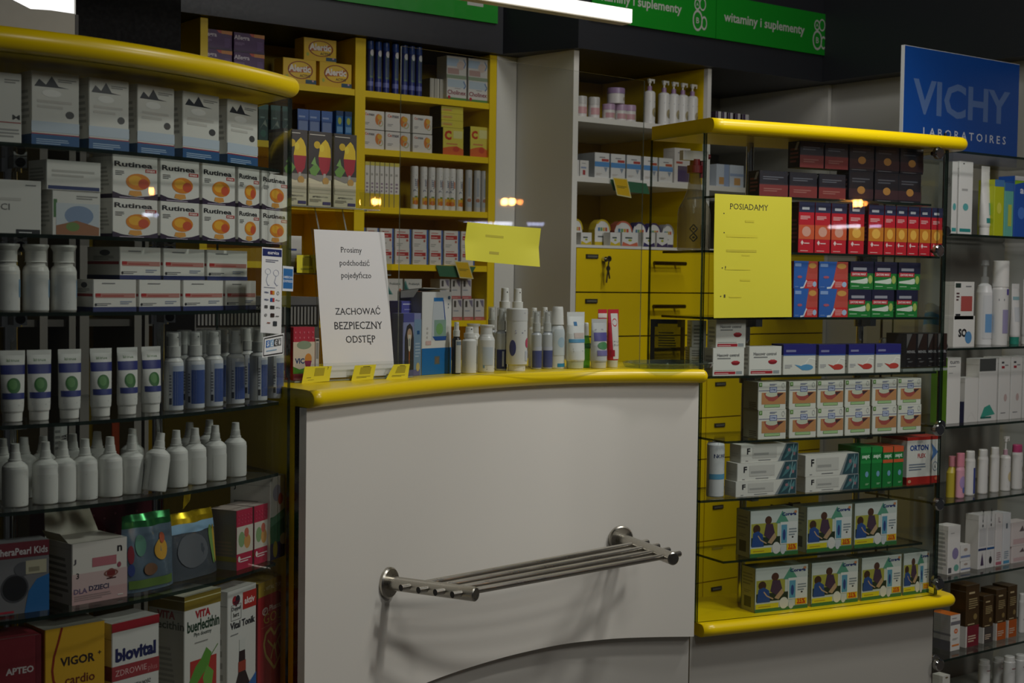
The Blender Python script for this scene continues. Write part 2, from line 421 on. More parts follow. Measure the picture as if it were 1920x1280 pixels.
# ------------------------------------------------------------------ nosed slabs (case tops, case bottoms, counter top)
def nosed(outline, z0, z1, mat):
    """outline [(x, y, rounded)] counter-clockwise; rounded points get a half-round nose, the others stay square"""
    n = len(outline); nor = []
    for i, (x, y, w_) in enumerate(outline):
        if not w_: nor.append((0, 0)); continue
        p = outline[i-1] if outline[i-1][2] else outline[i]; q = outline[(i+1) % n] if outline[(i+1) % n][2] else outline[i]
        tx, ty = q[0]-p[0], q[1]-p[1]; l = hypot(tx, ty) or 1; nor.append((ty/l, -tx/l))
    mb = MB(); rr = (z1-z0)/2; K = 10; loops = []
    for k in range(K+1):
        a = -pi/2+pi*k/K; ins = rr*(1-cos(a))
        loops.append([(x-nx*ins, y-ny*ins, (z0+z1)/2+rr*sin(a)) for (x, y, w_), (nx, ny) in zip(outline, nor)])
    for A, B in zip(loops, loops[1:]):
        for i in range(n):
            j = (i+1) % n; sm = bool(outline[i][2] and outline[j][2])
            mb.add([A[i], A[j], B[j], B[i]], [(0, 1, 2, 3)], mat, sm)
    from mathutils.geometry import tessellate_polygon
    for lp, fl in ((loops[0], True), (loops[-1], False)):
        tr = tessellate_polygon([[Vector((x, y, 0)) for x, y, z in lp]])
        tr = [t if (Vector(lp[t[1]])-Vector(lp[t[0]])).cross(Vector(lp[t[2]])-Vector(lp[t[0]])).z > 0 else t[::-1] for t in tr]
        mb.add(lp, [t[::-1] if fl else t for t in tr], mat)
    me = mb.mesh('slab')
    return me
def weld(me):
    import bmesh
    b = bmesh.new(); b.from_mesh(me); bmesh.ops.remove_doubles(b, verts=b.verts, dist=1e-5); b.to_mesh(me); b.free(); return me
def front_pts(g, x0, x1, n=24): return [(x0+(x1-x0)*i/n, g(x0+(x1-x0)*i/n)) for i in range(n+1)]
def round_end(p, q, r, n=6):
    """after the front p->q, turn a corner of radius r towards +y"""
    t = Vector((q[0]-p[0], q[1]-p[1])).normalized(); nn = Vector((-t.y, t.x)); c = Vector(q)+nn*r
    return [tuple(c-nn*(r*cos(a))+t*(r*sin(a))) for a in [pi/2*k/n for k in range(1, n+1)]]
def ribbon(pts, z0, z1, t, mat, edge=None):
    """upright sheet of thickness t following plan points"""
    mb = MB(); N = len(pts); nor = []
    for i in range(N):
        p, q = pts[max(i-1, 0)], pts[min(i+1, N-1)]; l = hypot(q[0]-p[0], q[1]-p[1]); nor.append((-(q[1]-p[1])/l, (q[0]-p[0])/l))
    f = [(x, y) for x, y in pts]; b = [(x+nx*t, y+ny*t) for (x, y), (nx, ny) in zip(pts, nor)]
    for L_, rev in ((f, 0), (b, 1)):
        qs = [(i, i+1, i+1+N, i+N) for i in range(N-1)]
        mb.add([(*p, z0) for p in L_]+[(*p, z1) for p in L_], [q[::-1] for q in qs] if rev else qs, mat, True)
    for i in range(N-1):
        for z, o in ((z0, 1), (z1, 0)): mb.add([(*f[i], z), (*f[i+1], z), (*b[i+1], z), (*b[i], z)], [(3, 2, 1, 0) if o else (0, 1, 2, 3)], edge or mat)
    for i in (0, N-1): mb.add([(*f[i], z0), (*b[i], z0), (*b[i], z1), (*f[i], z1)], [(0, 1, 2, 3)], edge or mat)
    return mb
def glass_shelf(pts, z, t=0.006): q = MB(); q.prism(pts, z-t, z, GLASS, side=EDGE); return q
LACQ = M(YELLOW, 'lacquer')
CHR = M('#c8c8c6', 'chrome')

# ------------------------------------------------------------------ display case by the till (bulging glass front)
r = thing('display_case', 'bulging glass display case with yellow top beside the till end of the counter', 'display case', (0.8, 2.45, FL))
fr = front_pts(g_left, 0.2, 1.275); ol = fr+round_end(fr[-2], fr[-1], 0.03)
ol = [(x, y, 1) for x, y in ol]+[(1.33, 2.74, 0), (0.2, 2.74, 0)]
obj('case_top', weld(nosed(ol, ZCAPL-.036, ZCAPL, LACQ)), r, (-.8, -2.45, -FL))
gf = [(x, y+.030) for x, y in front_pts(g_left, 0.2, 1.284)]
wpart('front_glass', ribbon(gf, ZL[6]-.03, ZCAPL-.036, .006, GLASS, EDGE), r)
wpart('side_glass', ribbon([(1.285, 2.4), (1.285, 2.70)], ZC+.02, ZCAPL-.036, .005, GLASS, EDGE), r)
for z in ZL[:6]:
    s0 = 1.262 if z > 0.8 else 1.255
    wpart('glass_shelf', glass_shelf([(x, y+.048) for x, y in front_pts(g_left, 0.2, s0, 14)]+[(s0, 2.70), (0.2, 2.70)], z), r)
q = MB(); q.prism([(x, y+.04) for x, y in front_pts(g_left, 0.2, 1.27, 14)]+[(1.27, 2.72), (0.2, 2.72)], ZL[6]-.03, ZL[6], Yw); wpart('case_bottom', q, r)
bf = [(x, y+.06) for x, y in front_pts(g_left, 0.2, 1.26, 14)]; wpart('plinth', ribbon(bf, FL, ZL[6]-.031, .016, M('#a9a69e', 'laminate')), r)
for px in (297, 20):
    p = at_curve(px, 700, g_left, .27); q = MB(); q.tube((p.x, p.y, ZL[6]), (p.x, p.y, ZCAPL-.036), .011, CHR, 16)
    pole = wpart('pole', q, r)
    for z in ZL[:6]:
        q = MB(); q.tube((p.x, p.y, z-.03), (p.x, p.y, z-.0065), .018, CHR, 16); q.box(p.x-.011, p.x+.011, p.y-.05, p.y-.016, z-.026, z-.0065, CHR); q.tube((p.x, p.y-.052, z-.016), (p.x, p.y-.05, z-.016), .008, M('#3a3a3a', 'metal'))
        obj('clamp', q.mesh('clamp'), pole)

# ------------------------------------------------------------------ counter
r = thing('counter', 'white fronted service counter with yellow rounded top edge and hollowed front', 'counter', (1.9, 2.75, FL))
XA, XB = 1.298, 2.458
fr = front_pts(g_counter, XA, XB-.012, 40); ol = fr+round_end(fr[-2], fr[-1], 0.012)
ol = [(x, y, 1) for x, y in ol]+[(2.47, 2.78, 0), (2.40, 3.05, 0), (1.298, 3.05, 0), (XA, g_counter(XA)+.0165, 0)]
obj('counter_top', weld(nosed(ol, ZC-.033, ZC, LACQ)), r, (-1.9, -2.75, -FL))
LAM = M('#e8e4da', 'laminate')
pf = [(x, g_counter(x)+.030) for x, _ in front_pts(g_counter, XA+.001, XB-.004, 40)]
wpart('front_panel', ribbon(pf, 0.378, ZC-.034, .016, LAM), r)
q = panel(XA+.001, XA+.02, g_counter(XA)+.048, g_counter(XA)+.075, FL, ZC-.034, M('#77777a', 'metal')); wpart('side_post', q, r)
wpart('side_panel', panel(XA+.003, XA+.021, g_counter(XA)+.076, 3.03, FL, ZC-.034, M(YELLOW, 'laminate')), r)
BASE = M('#bdbab2', 'laminate')
bf = [(x, g_counter(x)+.052) for x, _ in front_pts(g_counter, XA+.022, at_curve(1291, 1240, g_counter, .052).x, 40)]
wpart('plinth', ribbon(bf, FL, 0.60, .016, BASE), r)

# bag rail on the counter front
MET = M('#b9b5ab', 'metal')
fa, fb = at_curve(727, 1088, g_counter, .030), at_curve(1163, 1013, g_counter, .030)
ea, eb = at_z(893, 1110, fa.z), at_z(1263, 1051, fb.z)
zz = (fa.z+fb.z)/2; fa.z = fb.z = ea.z = eb.z = zz
r = thing('bag_rail', 'brushed steel bag rail of four bars on the white counter front', 'rail', tuple((fa+fb)/2))
for f, e in ((fa, ea), (fb, eb)):
    d = (e-f).normalized(); q = MB()
    q.tube(f-d*.001, f+d*.006, .032, MET, 28); q.tube(f+d*.006, f+d*.009, .032, MET, 28, .029); wpart('wall_flange', q, r)
    q = MB(); q.tube(f+d*.009, e-d*.002, .0145, MET, 22); q.tube(e-d*.002, e, .0145, MET, 22, .0125); wpart('arm', q, r)
along = (ea-fa).length
for t in (0.30, 0.50, 0.69, 0.88):
    a, b = fa+(ea-fa)*t, fb+(eb-fb)*t; d = (b-a).normalized(); up = Vector((0, 0, .001))
    q = MB(); q.tube(a-d*.034+up, b+d*.044+up, .0067, MET, 16, hollow=M('#0c0c0c', 'paper')); wpart('bar', q, r)

# ------------------------------------------------------------------ display case beyond the counter
r = thing('display_case', 'glass display case with bright yellow top, beyond the white counter front', 'display case', (2.9, 2.6, FL))
RX0, RX1 = 2.500, 3.345
e1 = Vector((cos(-.163), sin(-.163))); e2 = Vector((-e1.y, e1.x))
c0 = Vector((RX0, g_right(RX0))); bl = c0+e2*.275; br = Vector((RX1, g_right(RX1)))+e2*.232
for nm, z0, z1 in (('case_top', ZCAPR-.036, ZCAPR), ('case_bottom', ZBASE-.033, ZBASE)):
    fr = front_pts(g_right, RX0, RX1-.04); ol = fr+round_end(fr[-2], fr[-1], 0.04); rr = (z1-z0)/2
    ol = [(x, y, 1) for x, y in ol]+[(br.x+.004, br.y, 0), (bl.x, bl.y, 0), (*(c0+e2*rr), 0)]
    obj(nm, weld(nosed(ol, z0, z1, LACQ)), r, (-2.9, -2.6, -FL))
RG1 = 3.285
gf = [(x, g_right(x)+.030) for x, _ in front_pts(g_right, RX0+.006, RG1)]
wpart('front_glass', ribbon(gf, ZBASE, ZCAPR-.036, .006, GLASS, EDGE), r)
a = Vector(gf[0])+e2*.0065; wpart('side_glass', ribbon([tuple(a), tuple(a+e2*.235)], ZBASE, ZCAPR-.036, .007, GLASS, EDGE), r)
a = Vector(gf[-1])+e2*.0065; wpart('side_glass', ribbon([tuple(a), tuple(a+e2*.19)], ZBASE, ZCAPR-.036, .006, GLASS, EDGE), r)
for k, z in enumerate(ZR[:7]):
    x0, x1, o = (RX0+.018, RG1-.008, .044) if k not in (0, 4, 6) else (RX0+.09, RG1-.04, .048)
    pts = [(x, g_right(x)+o) for x, _ in front_pts(g_right, x0, x1, 8)]
    wpart('glass_shelf', glass_shelf(pts+[(pts[-1][0]+e2.x*.19, pts[-1][1]+e2.y*.19), (pts[0][0]+e2.x*.19, pts[0][1]+e2.y*.19)], z), r)
for px, py in ((1406, 300), (1613, 590), (1393, 760)):
    off = .19 if px != 1613 else .21
    p = at_curve(px, py, g_right, off)
    if px == 1393: continue
    q = MB(); q.tube((p.x, p.y, ZBASE), (p.x, p.y, ZCAPR-.036), .010, CHR, 16); pole = wpart('pole', q, r)
    for z in ZR[:7]:
        q = MB(); q.tube((p.x, p.y, z-.03), (p.x, p.y, z-.0065), .0165, M('#8b8b8a', 'metal'), 16); q.box(p.x-.012, p.x+.012, p.y-.045, p.y-.016, z-.028, z-.0065, CHR)
        obj('clamp', q.mesh('clamp'), pole)
bf = [(x, g_right(x)+.045) for x, _ in front_pts(g_right, at_curve(1293, 1240, g_right, .045).x, RX1-.055, 10)]
for py in (287, 470, 805, 945, 1094, 1245):
    p = at_curve(1757, py, g_right, .012 if py < 1200 else .030); dd = Vector((-e2.x, -e2.y, 0)); q = MB()
    q.tube(p, p+dd*.010, .0165, M('#9b9993', 'metal'), 26); q.tube(p+dd*.010, p+dd*.013, .0165, CHR, 26, .0135); q.tube(p-dd*.018, p, .006, M('#5a5955', 'metal'), 12); wpart('glass_connector', q, r)
wpart('plinth', ribbon(bf, FL, ZBASE-.034, .018, M('#a9a69e', 'laminate')), r)

# ------------------------------------------------------------------ glass shelving at the end (cosmetics)
r = thing('glass_shelving', 'tall glass shelving of skin care with round steel connectors, under the blue sign', 'shelving', (3.95, 2.77, FL))
UX0, UX1, UY = 3.60, 4.30, 2.625
for z in [1.6397]+ZU: wpart('glass_shelf', glass_shelf([(UX0, UY), (UX1, UY), (UX1, UY+.30), (UX0, UY+.30)], z, .007), r)
wpart('side_glass', panel(UX0-.008, UX0-.002, UY+.002, UY+.30, FL, 1.69, GLASS), r)
wpart('bottom_shelf', panel(UX0, UX1, UY, UY+.30, -.095, -.075, M('#8f8d86', 'laminate')), r)
for x, y in ((UX0-.018, UY+.02), (UX0+.05, UY+.29), (UX1-.02, UY+.02)):
    q = MB(); q.tube((x, y, FL), (x, y, 1.69), .004, M('#4a4a48', 'metal'), 10); pole = wpart('post', q, r)
    for z in [1.6397]+ZU:
        q = MB(); dd = Vector((-.35, -.9, 0)).normalized(); p = Vector((x, y-.006, z+.006))
        q.tube(p, p+dd*.012, .0145, M('#a5a39c', 'metal'), 22); q.tube(p+dd*.012, p+dd*.014, .0145, CHR, 22, .012)
        obj('connector', q.mesh('connector'), pole)
wpart('back_panel', panel(3.86, 4.32, UY+.31, UY+.325, FL, 1.56, M('#8f8d86', 'laminate')), r)

# ------------------------------------------------------------------ clear screen standing on the counter
A, B = at_curve(747, 700, g_counter, .075).xy, at_curve(1200, 690, g_counter, .055).xy
zt = z_over(747, 86, A)
q = ribbon([tuple(A), tuple(B)], ZC+.0006, zt, .004, ACRYL, ACEDGE)
o = obj('clear_screen', q.mesh('clear_screen')); tag(o, 'large clear acrylic screen standing upright on the counter', 'screen')
def on_plane(px, py, A=A, B=B):
    d = ray(px, py); n = Vector((-(B-A).y, (B-A).x)); t = (A.x*n.x+A.y*n.y)/(d.x*n.x+d.y*n.y); return CO+d*t
def sheet(name, corners, col, label, cat, els=(), bow=0.006, t=0.0004, kind='paper', lift=0.0012):
    """paper stuck on a pane: corners TL TR BR BL in the room"""
    tl, tr, br_, bl_ = corners; mb = MB(); N = 10
    nrm = (tr-tl).cross(bl_-tl).normalized()
    if nrm.dot(CF) > 0: nrm = -nrm
    def fm(u, v, L=0):
        a = bl_+(br_-bl_)*u; b = tl+(tr-tl)*u
        return a+(b-a)*v+nrm*(lift+L+bow*(abs(2*u-1)**3)*(0.4+0.6*abs(2*v-1)))
    for side, L in ((0, 0.0), (1, t)):
        vs = [fm(i/N, j/N, L) for j in range(N+1) for i in range(N+1)]
        fs = [(j*(N+1)+i, j*(N+1)+i+1, (j+1)*(N+1)+i+1, (j+1)*(N+1)+i) for j in range(N) for i in range(N)]
        mb.add(vs, fs, M(col, kind), True)
    w_ = (tr-tl).length; h_ = (tl-bl_).length
    art(mb, els, lambda u, v, L: fm(u, v, L+t), w_, h_, kind)
    return tag(obj(name, mb.mesh(name)), label, cat)
sheet('paper_note', [on_plane(870, 416), on_plane(1008, 428), on_plane(1006, 500), on_plane(867, 487)], '#efe94a',
      'blank looking yellow paper note stuck on the clear counter screen', 'note', [('l', .28, .66, .62, .78, 1, '#cfc640'), ('l', .34, .22, .52, .36, 1, '#c4ba45')], .010)
c4 = [at_curve(x, y, g_right, .029) for x, y in ((1338, 363), (1482, 370), (1482, 594), (1336, 596))]
els = [('t', 'POSIADAMY', .45, .905, .50, '#2c2b20', 'serif')]
els += [('e', u, v, .008, .005, '#3a3820') for u, v in ((.125, .845), (.13, .69), (.11, .405), (.09, .175))]
els += [('l', .16, .655, .72, .70, 1, '#d3c932'), ('l', .16, .535, .70, .575, 1, '#c0b630'), ('l', .36, .505, .50, .53, 1, '#cfc532'), ('l', .14, .39, .6, .415, 1, '#d6cc33'),
        ('r', .145, .39, .155, .42, '#4a4828'), ('r', .13, .165, .15, .19, '#4a4828'), ('l', .40, .78, .56, .815, 1, '#cbc12f'), ('l', .34, .30, .52, .335, 1, '#d0c630'), ('l', .2, .165, .42, .19, 1, '#d6cc33')]
sheet('paper_notice', c4, '#d6ce36', 'yellow list headed POSIADAMY taped on the display case glass', 'notice', els, .004)

# stickers on the pane near the till
def pane_sticker(px, col, label, els, lift):
    return sheet('sticker', [at_curve(x, y, g_left, .0285) for x, y in px], col, label, 'sticker', els, 0.0, .0003, 'card', lift)
pane_sticker([(487, 463), (525, 466), (523, 626), (484, 623)], '#f4f4f2', 'tall white payment sticker with navy heading on the case glass', [
    ('r', .03, .90, .97, .985, '#1d2c6b'), ('T', 'eservice', .55, .943, .55, .04, '#ffffff'), ('l', .18, .83, .82, .87, 2, '#5a5f78'),
    ('o', .30, .72, .14, .035, .12, '#9aa0b8'), ('o', .70, .71, .14, .038, .12, '#9aa0b8'), ('s', [(.30, .685), (.22, .62), (.30, .56), (.38, .56)], .02, '#9aa0b8'), ('s', [(.70, .675), (.62, .60), (.74, .56), (.8, .57)], .02, '#9aa0b8'), ('l', .12, .53, .88, .545, 1, '#8a90a0'),
    ('T', 'VISA', .24, .475, .22, .02, '#24356f', .03), ('r', .43, .455, .63, .50, '#b8402a'), ('r', .53, .455, .63, .50, '#e09a2e'), ('o', .80, .475, .06, .022, .3, '#888888'),
    ('T', 'VISA', .24, .39, .22, .02, '#24356f', .03), ('r', .43, .37, .63, .415, '#2b5fa0'), ('r', .53, .37, .63, .415, '#c03a3a'), ('T', 'Pay', .80, .39, .2, .02, '#444444'),
    ('r', .16, .29, .30, .325, '#555555'), ('r', .43, .285, .63, .325, '#2e2e30'), ('T', 'GPay', .81, .305, .22, .02, '#555555'),
    ('e', .22, .21, .06, .018, '#9a9a9a'), ('r', .45, .19, .63, .235, '#3a2a2a'), ('l', .7, .20, .92, .22, 1, '#777777'),
    ('l', .28, .115, .5, .14, 1, '#a06a5a'), ('r', .58, .09, .76, .145, '#3a3f46')], .0045)
pane_sticker([(526, 498), (546, 500), (545, 546), (525, 545)], '#e9eef2', 'small blue card sticker on the case glass edge', [('r', .06, .10, .94, .90, '#2f74b5'), ('T', 'AMERICAN', .5, .56, .84, .10, '#e6eef6', .02), ('T', 'EXPRESS', .5, .40, .84, .10, '#e6eef6', .02)], .0045)
pane_sticker([(489, 632), (528, 624), (527, 664), (487, 670)], '#f6f6f4', 'white sticker with four currency signs on the case glass', [
    ('o', .5, .5, .0, .0, .1, '#333333'), ('s', [(.05, .08), (.95, .08), (.95, .92), (.05, .92), (.05, .08)], .03, '#2a2a2a'),
    ('r', .14, .45, .31, .80, '#2a6fc0'), ('r', .33, .45, .50, .80, '#8ab4d8'), ('r', .52, .45, .68, .80, '#1c1c1e'), ('r', .70, .45, .86, .80, '#6a6a6a'),
    ('T', '$', .225, .625, .1, .28, '#ffffff', .02), ('T', '£', .415, .625, .1, .28, '#ffffff', .02), ('T', '€', .60, .625, .1, .28, '#ffffff', .02), ('T', '¥', .78, .625, .1, .28, '#ffffff', .02), ('l', .16, .26, .84, .36, 1, '#8ab0cc')], .0049)

# ------------------------------------------------------------------ hanging lamp, header signs, blue sign
l0, l1 = at_y(700, -22, 3.33), at_y(1180, 33, 3.33)
r = thing('hanging_lamp', 'long white hanging lamp bar over the aisle, in front of the green signs', 'lamp', (2.2, 3.33, l1.z))
xa, xb, zl = 0.9, l1.x, l1.z
wpart('lamp_housing', panel(xa, xb, 3.322, 3.362, zl-.020, zl+.024, M('#d8d2c4', 'plastic')), r)
wpart('diffuser', panel(xa+.001, xb-.001, 3.316, 3.322, zl-.017, zl+.023, glow('lamp_white', '#fffdf6', 0.95)), r)
wpart('cable', (lambda q: (q.tube((1.5, 3.34, zl+.024), (1.5, 3.34, 3.05), .002, M('#222222', 'plastic'), 8), q)[1])(MB()), r)
def header_sign(x0, x1, y, z0, z1, text, label, els):
    mb = MB(); mb.box(x0, x1, y-.008, y, z0, z1, M('#0f8a1e', 'card'))
    art(mb, els, lambda u, v, L: (x0+u*(x1-x0), y-.008-L, z0+v*(z1-z0)), x1-x0, z1-z0)
    tag(obj('header_sign', mb.mesh('header_sign')), label, 'sign')
def bubbles(u, c): return [('o', u, .70, .025, .13, .3, c), ('o', u+.045, .72, .028, .15, .25, c), ('o', u+.005, .34, .042, .24, .22, c), ('o', u+.06, .30, .025, .16, .3, c), ('t', 'A', u, .70, .02, c), ('t', 'B', u+.005, .34, .025, c)]
ca, cb = at_y(932, 45, 3.97), at_y(1338, 72, 3.70); cc, cd = at_y(1090, 45, 3.70), at_y(1558, 105, 3.70)
zb = at_y(1340, 73, 3.70).z; ztop = zb+.155
GR = '#b9bab4'
z_a = at_y(928, 45, 3.97).z
header_sign(2.03, at_y(930, 45, 3.97).x, 3.968, z_a, z_a+.16, '', 'green header sign cut by the picture top, over the yellow shelving', [
    ('l', .45, .40, .78, .62, 1, GR), ('r', .855, .30, .93, .62, GR), ('p', [(.86, .62), (.90, .80), (.92, .62)], GR)])
header_sign(at_y(1106, 30, 3.70).x, cb.x-.001, 3.698, zb, ztop, '', 'green vitamins sign with bubbles, nearer the hanging lamp end', [('t', 'witaminy i suplementy', .36, .50, .70, GR, .02)]+bubbles(.84, GR))
header_sign(cb.x+.002, cd.x, 3.698, zb, ztop, '', 'green vitamins sign with bubbles, at the dark corner above the end wall', [('t', 'witaminy i suplementy', .40, .50, .68, GR, .02)]+bubbles(.85, GR))
# blue sign board standing on the glass shelving
mb = MB(); sx0, sx1 = at_y(1694, 84, 2.88).x, at_y(1910, 113, 2.88).x; sz0, sz1 = 1.6402, at_y(1694, 84, 2.88).z
wS, hS = sx1-sx0, sz1-sz0
mb.box(0, wS, -.004, .008, 0, hS, M('#dfe4ea', 'card'))
art(mb, [('r', .004, .0, 1, .995, '#0f4fa8'), ('T', 'VICHY', .50, .56, .84, .32, '#5f7fb8', .025), ('T', 'L A B O R A T O I R E S', .53, .25, .72, .075, '#e6ecf4', .004)], lambda u, v, L: (u*wS, -.004-L, v*hS), wS, hS)
tag(obj('sign_board', mb.mesh('sign_board'), None, (sx0, 2.88, sz0)), 'blue laboratory sign board with pale lettering standing on the glass shelving', 'sign')
# orange glass reflection, modelled as thin upright tubes up to the ceiling
q = MB(); p0 = at_y(1862, 60, 3.0); q.tube((p0.x, 3.0, 1.66), (p0.x, 3.0, 3.05), .009, M('#c05a20', 'metal'), 14)
q.tube((p0.x+.028, 3.0, 1.66), (p0.x+.028, 3.0, 3.05), .004, M('#8a4520', 'metal'), 10)
q.box(p0.x-.03, p0.x+.05, 2.98, 3.02, 1.645, 1.66, M('#4a3020', 'metal'))
tag(obj('reflection_streak', q.mesh('reflection_streak')), 'upright orange reflection streak, modelled as a tube behind the blue sign', 'reflection')

# ------------------------------------------------------------------ white light panel and grey carton over the till case
x0, x1 = 0.86, at_y(139, 10, 3.2).x
r = thing('light_panel', 'glaring white light panel seen over the yellow top of the till case', 'lamp', ((x0+x1)/2, 3.2, 1.74))
wpart('panel_frame', panel(x0-.006, x1+.006, 3.206, 3.24, 1.74, 1.98, M('#d0d0cc', 'plastic')), r)
wpart('diffuser', panel(x0, x1, 3.20, 3.206, 1.745, 1.975, glow('panel_white', '#ffffff', 1.15)), r)
for x in (x0+.03, x1-.03): q = MB(); q.tube((x, 3.225, 1.98), (x, 3.225, 3.05), .004, M('#8a8a88', 'metal'), 10); wpart('hanging_rod', q, r)
p0, p1 = at_y(-30, 8, 2.5), at_y(141, 26, 2.5)
mb = MB(); X0, X1 = p0.x, p1.x; zt2 = p1.z; zs = ZCAPL+.0005; CG = M('#a7a6a3', 'paper')
prof = [(X0, zt2+.03), (X0+(X1-X0)*.22, zt2+.016), (X0+(X1-X0)*.5, zt2-.001), (X0+(X1-X0)*.72, zt2+.001), (X1, zt2)]
for yy, rev in ((2.5, 0), (2.62, 1)):
    vs = [(x, yy, zs) for x, z in prof]+[(x, yy, z) for x, z in prof]; n = len(prof)
    mb.add(vs, [(i, i+1, i+1+n, i+n) for i in range(n-1)], CG)
for (xa_, za), (xb_, zb_) in zip(prof, prof[1:]): mb.add([(xa_, 2.5, za), (xb_, 2.5, zb_), (xb_, 2.62, zb_-.012), (xa_, 2.62, za-.012)], [(0, 1, 2, 3)], CG)
mb.box(X1-.0005, X1+.006, 2.5, 2.62, zs, zt2-.001, M('#3d3c3c', 'paper'))
tag(obj('cardboard_box', mb.mesh('cardboard_box')), 'grey cardboard piece with ragged top, lying on the till case top', 'box')

# ================================================================== goods in the case by the till
WHT, OFFW = '#eceae4', '#d9d7cf'
def sp(col, front=(), side=(), **k): return dict(col=col, front=front, side=side, **k)
def one(name, px0, px1, pyb, pyt, surf, off, z, d, label, spec, cat='carton', group=None, turn=0.0):
    return carton(name, px0, px1, pyb, pyt, surf, off, z, d, label, cat, spec, group, None, turn)[0]

# top row: tall white cartons with a blue foot
s = sp('#dddcd6', [('p', [(.06, .80), (.16, .90), (.30, .83), (.42, .95), (.56, .82), (.80, .80)], '#2b2f38'), ('e', .42, .72, .2, .05, '#f2f1ee'), ('l', .55, .88, .95, .93, 2, '#8b8a86'),
    ('l', .12, .52, .86, .66, 2, '#c9c6c0'), ('e', .80, .45, .09, .05, '#4a4a4c'), ('r', 0, .20, 1, .34, '#c3d0de'), ('r', 0, .0, 1, .165, '#2f5c8e'), ('r', 0, .165, 1, .18, '#9c3040'), ('l', .1, .04, .8, .12, 3, '#9fb6d0')],
    [('r', 0, 0, 1, .165, '#24476e'), ('l', .1, .3, .9, .8, 6, '#aeada8')])
cartons('medicine_carton', [(57, 150), (165, 243), (256, 328), (341, 412), (425, 484)], (283, 308), (142, 184), g_left, .085, ZL[0], .055,
    'white carton with blue foot', 'on the top glass shelf, counting towards the counter', 'carton', s, 'white blue-footed cartons on the top glass shelf')
one('medicine_carton', -25, 41, 281, 136, g_left, .085, ZL[0], .055, 'plain white carton with red rule, at the frame edge of the top glass shelf', sp('#dddcd6', [('T', 'M', .84, .385, .22, .07, '#2a2a2c'), ('r', .3, .30, .98, .315, '#a04040'), ('l', .5, .86, .95, .93, 2, '#8f8e8a'), ('l', .3, .1, .95, .24, 3, '#9a9a98')]))
# second row
one('medicine_carton', -30, 78, 438, 337, g_left, .085, ZL[1], .06, 'broad white carton with small black badge at the frame edge, second shelf', sp('#dad9d3', [('T', 'CI', .36, .50, .16, .12, '#707070'), ('r', .55, .0, .98, .09, '#2c2d31'), ('l', .6, .025, .92, .06, 1, '#dddddd'), ('l', .72, .90, .98, .94, 1, '#7a7a7a'), ('l', .1, .62, .85, .72, 1, '#c4c2bc')], [('l', .1, .2, .9, .8, 6, '#aaaaa4')]))
lo, h_ = cartons('medicine_carton', [(96, 190)], (440, 440), (358, 358), g_left, .085, ZL[1], .06, 'x', 'y', 'carton', sp('#d6d5cf', [('r', .03, .40, .10, .80, '#4e7a4a'), ('r', .08, .02, .97, .72, '#c4ccd2'), ('e', .55, .45, .30, .22, '#8296b4'), ('p', [(.08, .02), (.97, .02), (.97, .2), (.5, .34), (.08, .22)], '#9a6a4c'), ('e', .42, .2, .14, .10, '#6c8a4c'), ('l', .5, .82, .95, .92, 2, '#8f8e8a')], [('l', .1, .2, .9, .8, 6, '#aaaaa4')]), None, label='small colourful carton under a white one, second glass shelf')
one('medicine_carton', 86, 190, 358, 302, g_left, .083, ZL[1]+h_+.0003, .06, 'white carton with navy edge lying on a small colourful carton', sp('#dcdbd5', [('r', .03, .02, .97, .14, '#33406e'), ('l', .1, .45, .9, .75, 2, '#b9b7b1')], [('l', .1, .2, .9, .8, 5, '#aaaaa4')]))
s = sp('#e4e2dc', [('T', 'Rutinea', .46, .83, .84, .13, '#25252b', .03), ('r', .72, .66, .97, .745, '#b02a2a'), ('T', 'max', .845, .70, .2, .05, '#f0e0d8', .03), ('l', .06, .56, .26, .68, 3, '#555555'), ('e', .56, .42, .27, .20, '#e08a2c'), ('e', .50, .45, .15, .12, '#f0b23a'), ('e', .68, .38, .12, .12, '#d0583a'),
    ('p', [(0, 0), (1, 0), (1, .16), (.8, .09), (.5, .05), (.2, .09), (0, .16)], '#33263e'), ('l', .15, .02, .9, .05, 1, '#c9bcd0'), ('p', [(.35, .1), (.5, .06), (.65, .1), (.62, .2), (.38, .2)], '#e0a050')], [('l', .1, .2, .9, .8, 6, '#b5b4ae'), ('r', 0, 0, 1, .1, '#33263e')])
ed = [(209, 297), (299, 375), (378, 442), (446, 487), (490, 541)]
o1, hh = cartons('vitamin_carton', ed, (443, 459), (374, 395), g_left, .085, ZL[1], .07, 'white fruit-picture carton', 'in the lower tier, counting towards the counter', 'carton', s, 'lower tier of fruit-picture cartons')
cartons('vitamin_carton', ed, (371, 392), (298, 326), g_left, .087, ZL[1]+hh+.0004, .07, 'white fruit-picture carton', 'in the upper tier, counting towards the counter', 'carton', s, 'upper tier of fruit-picture cartons')
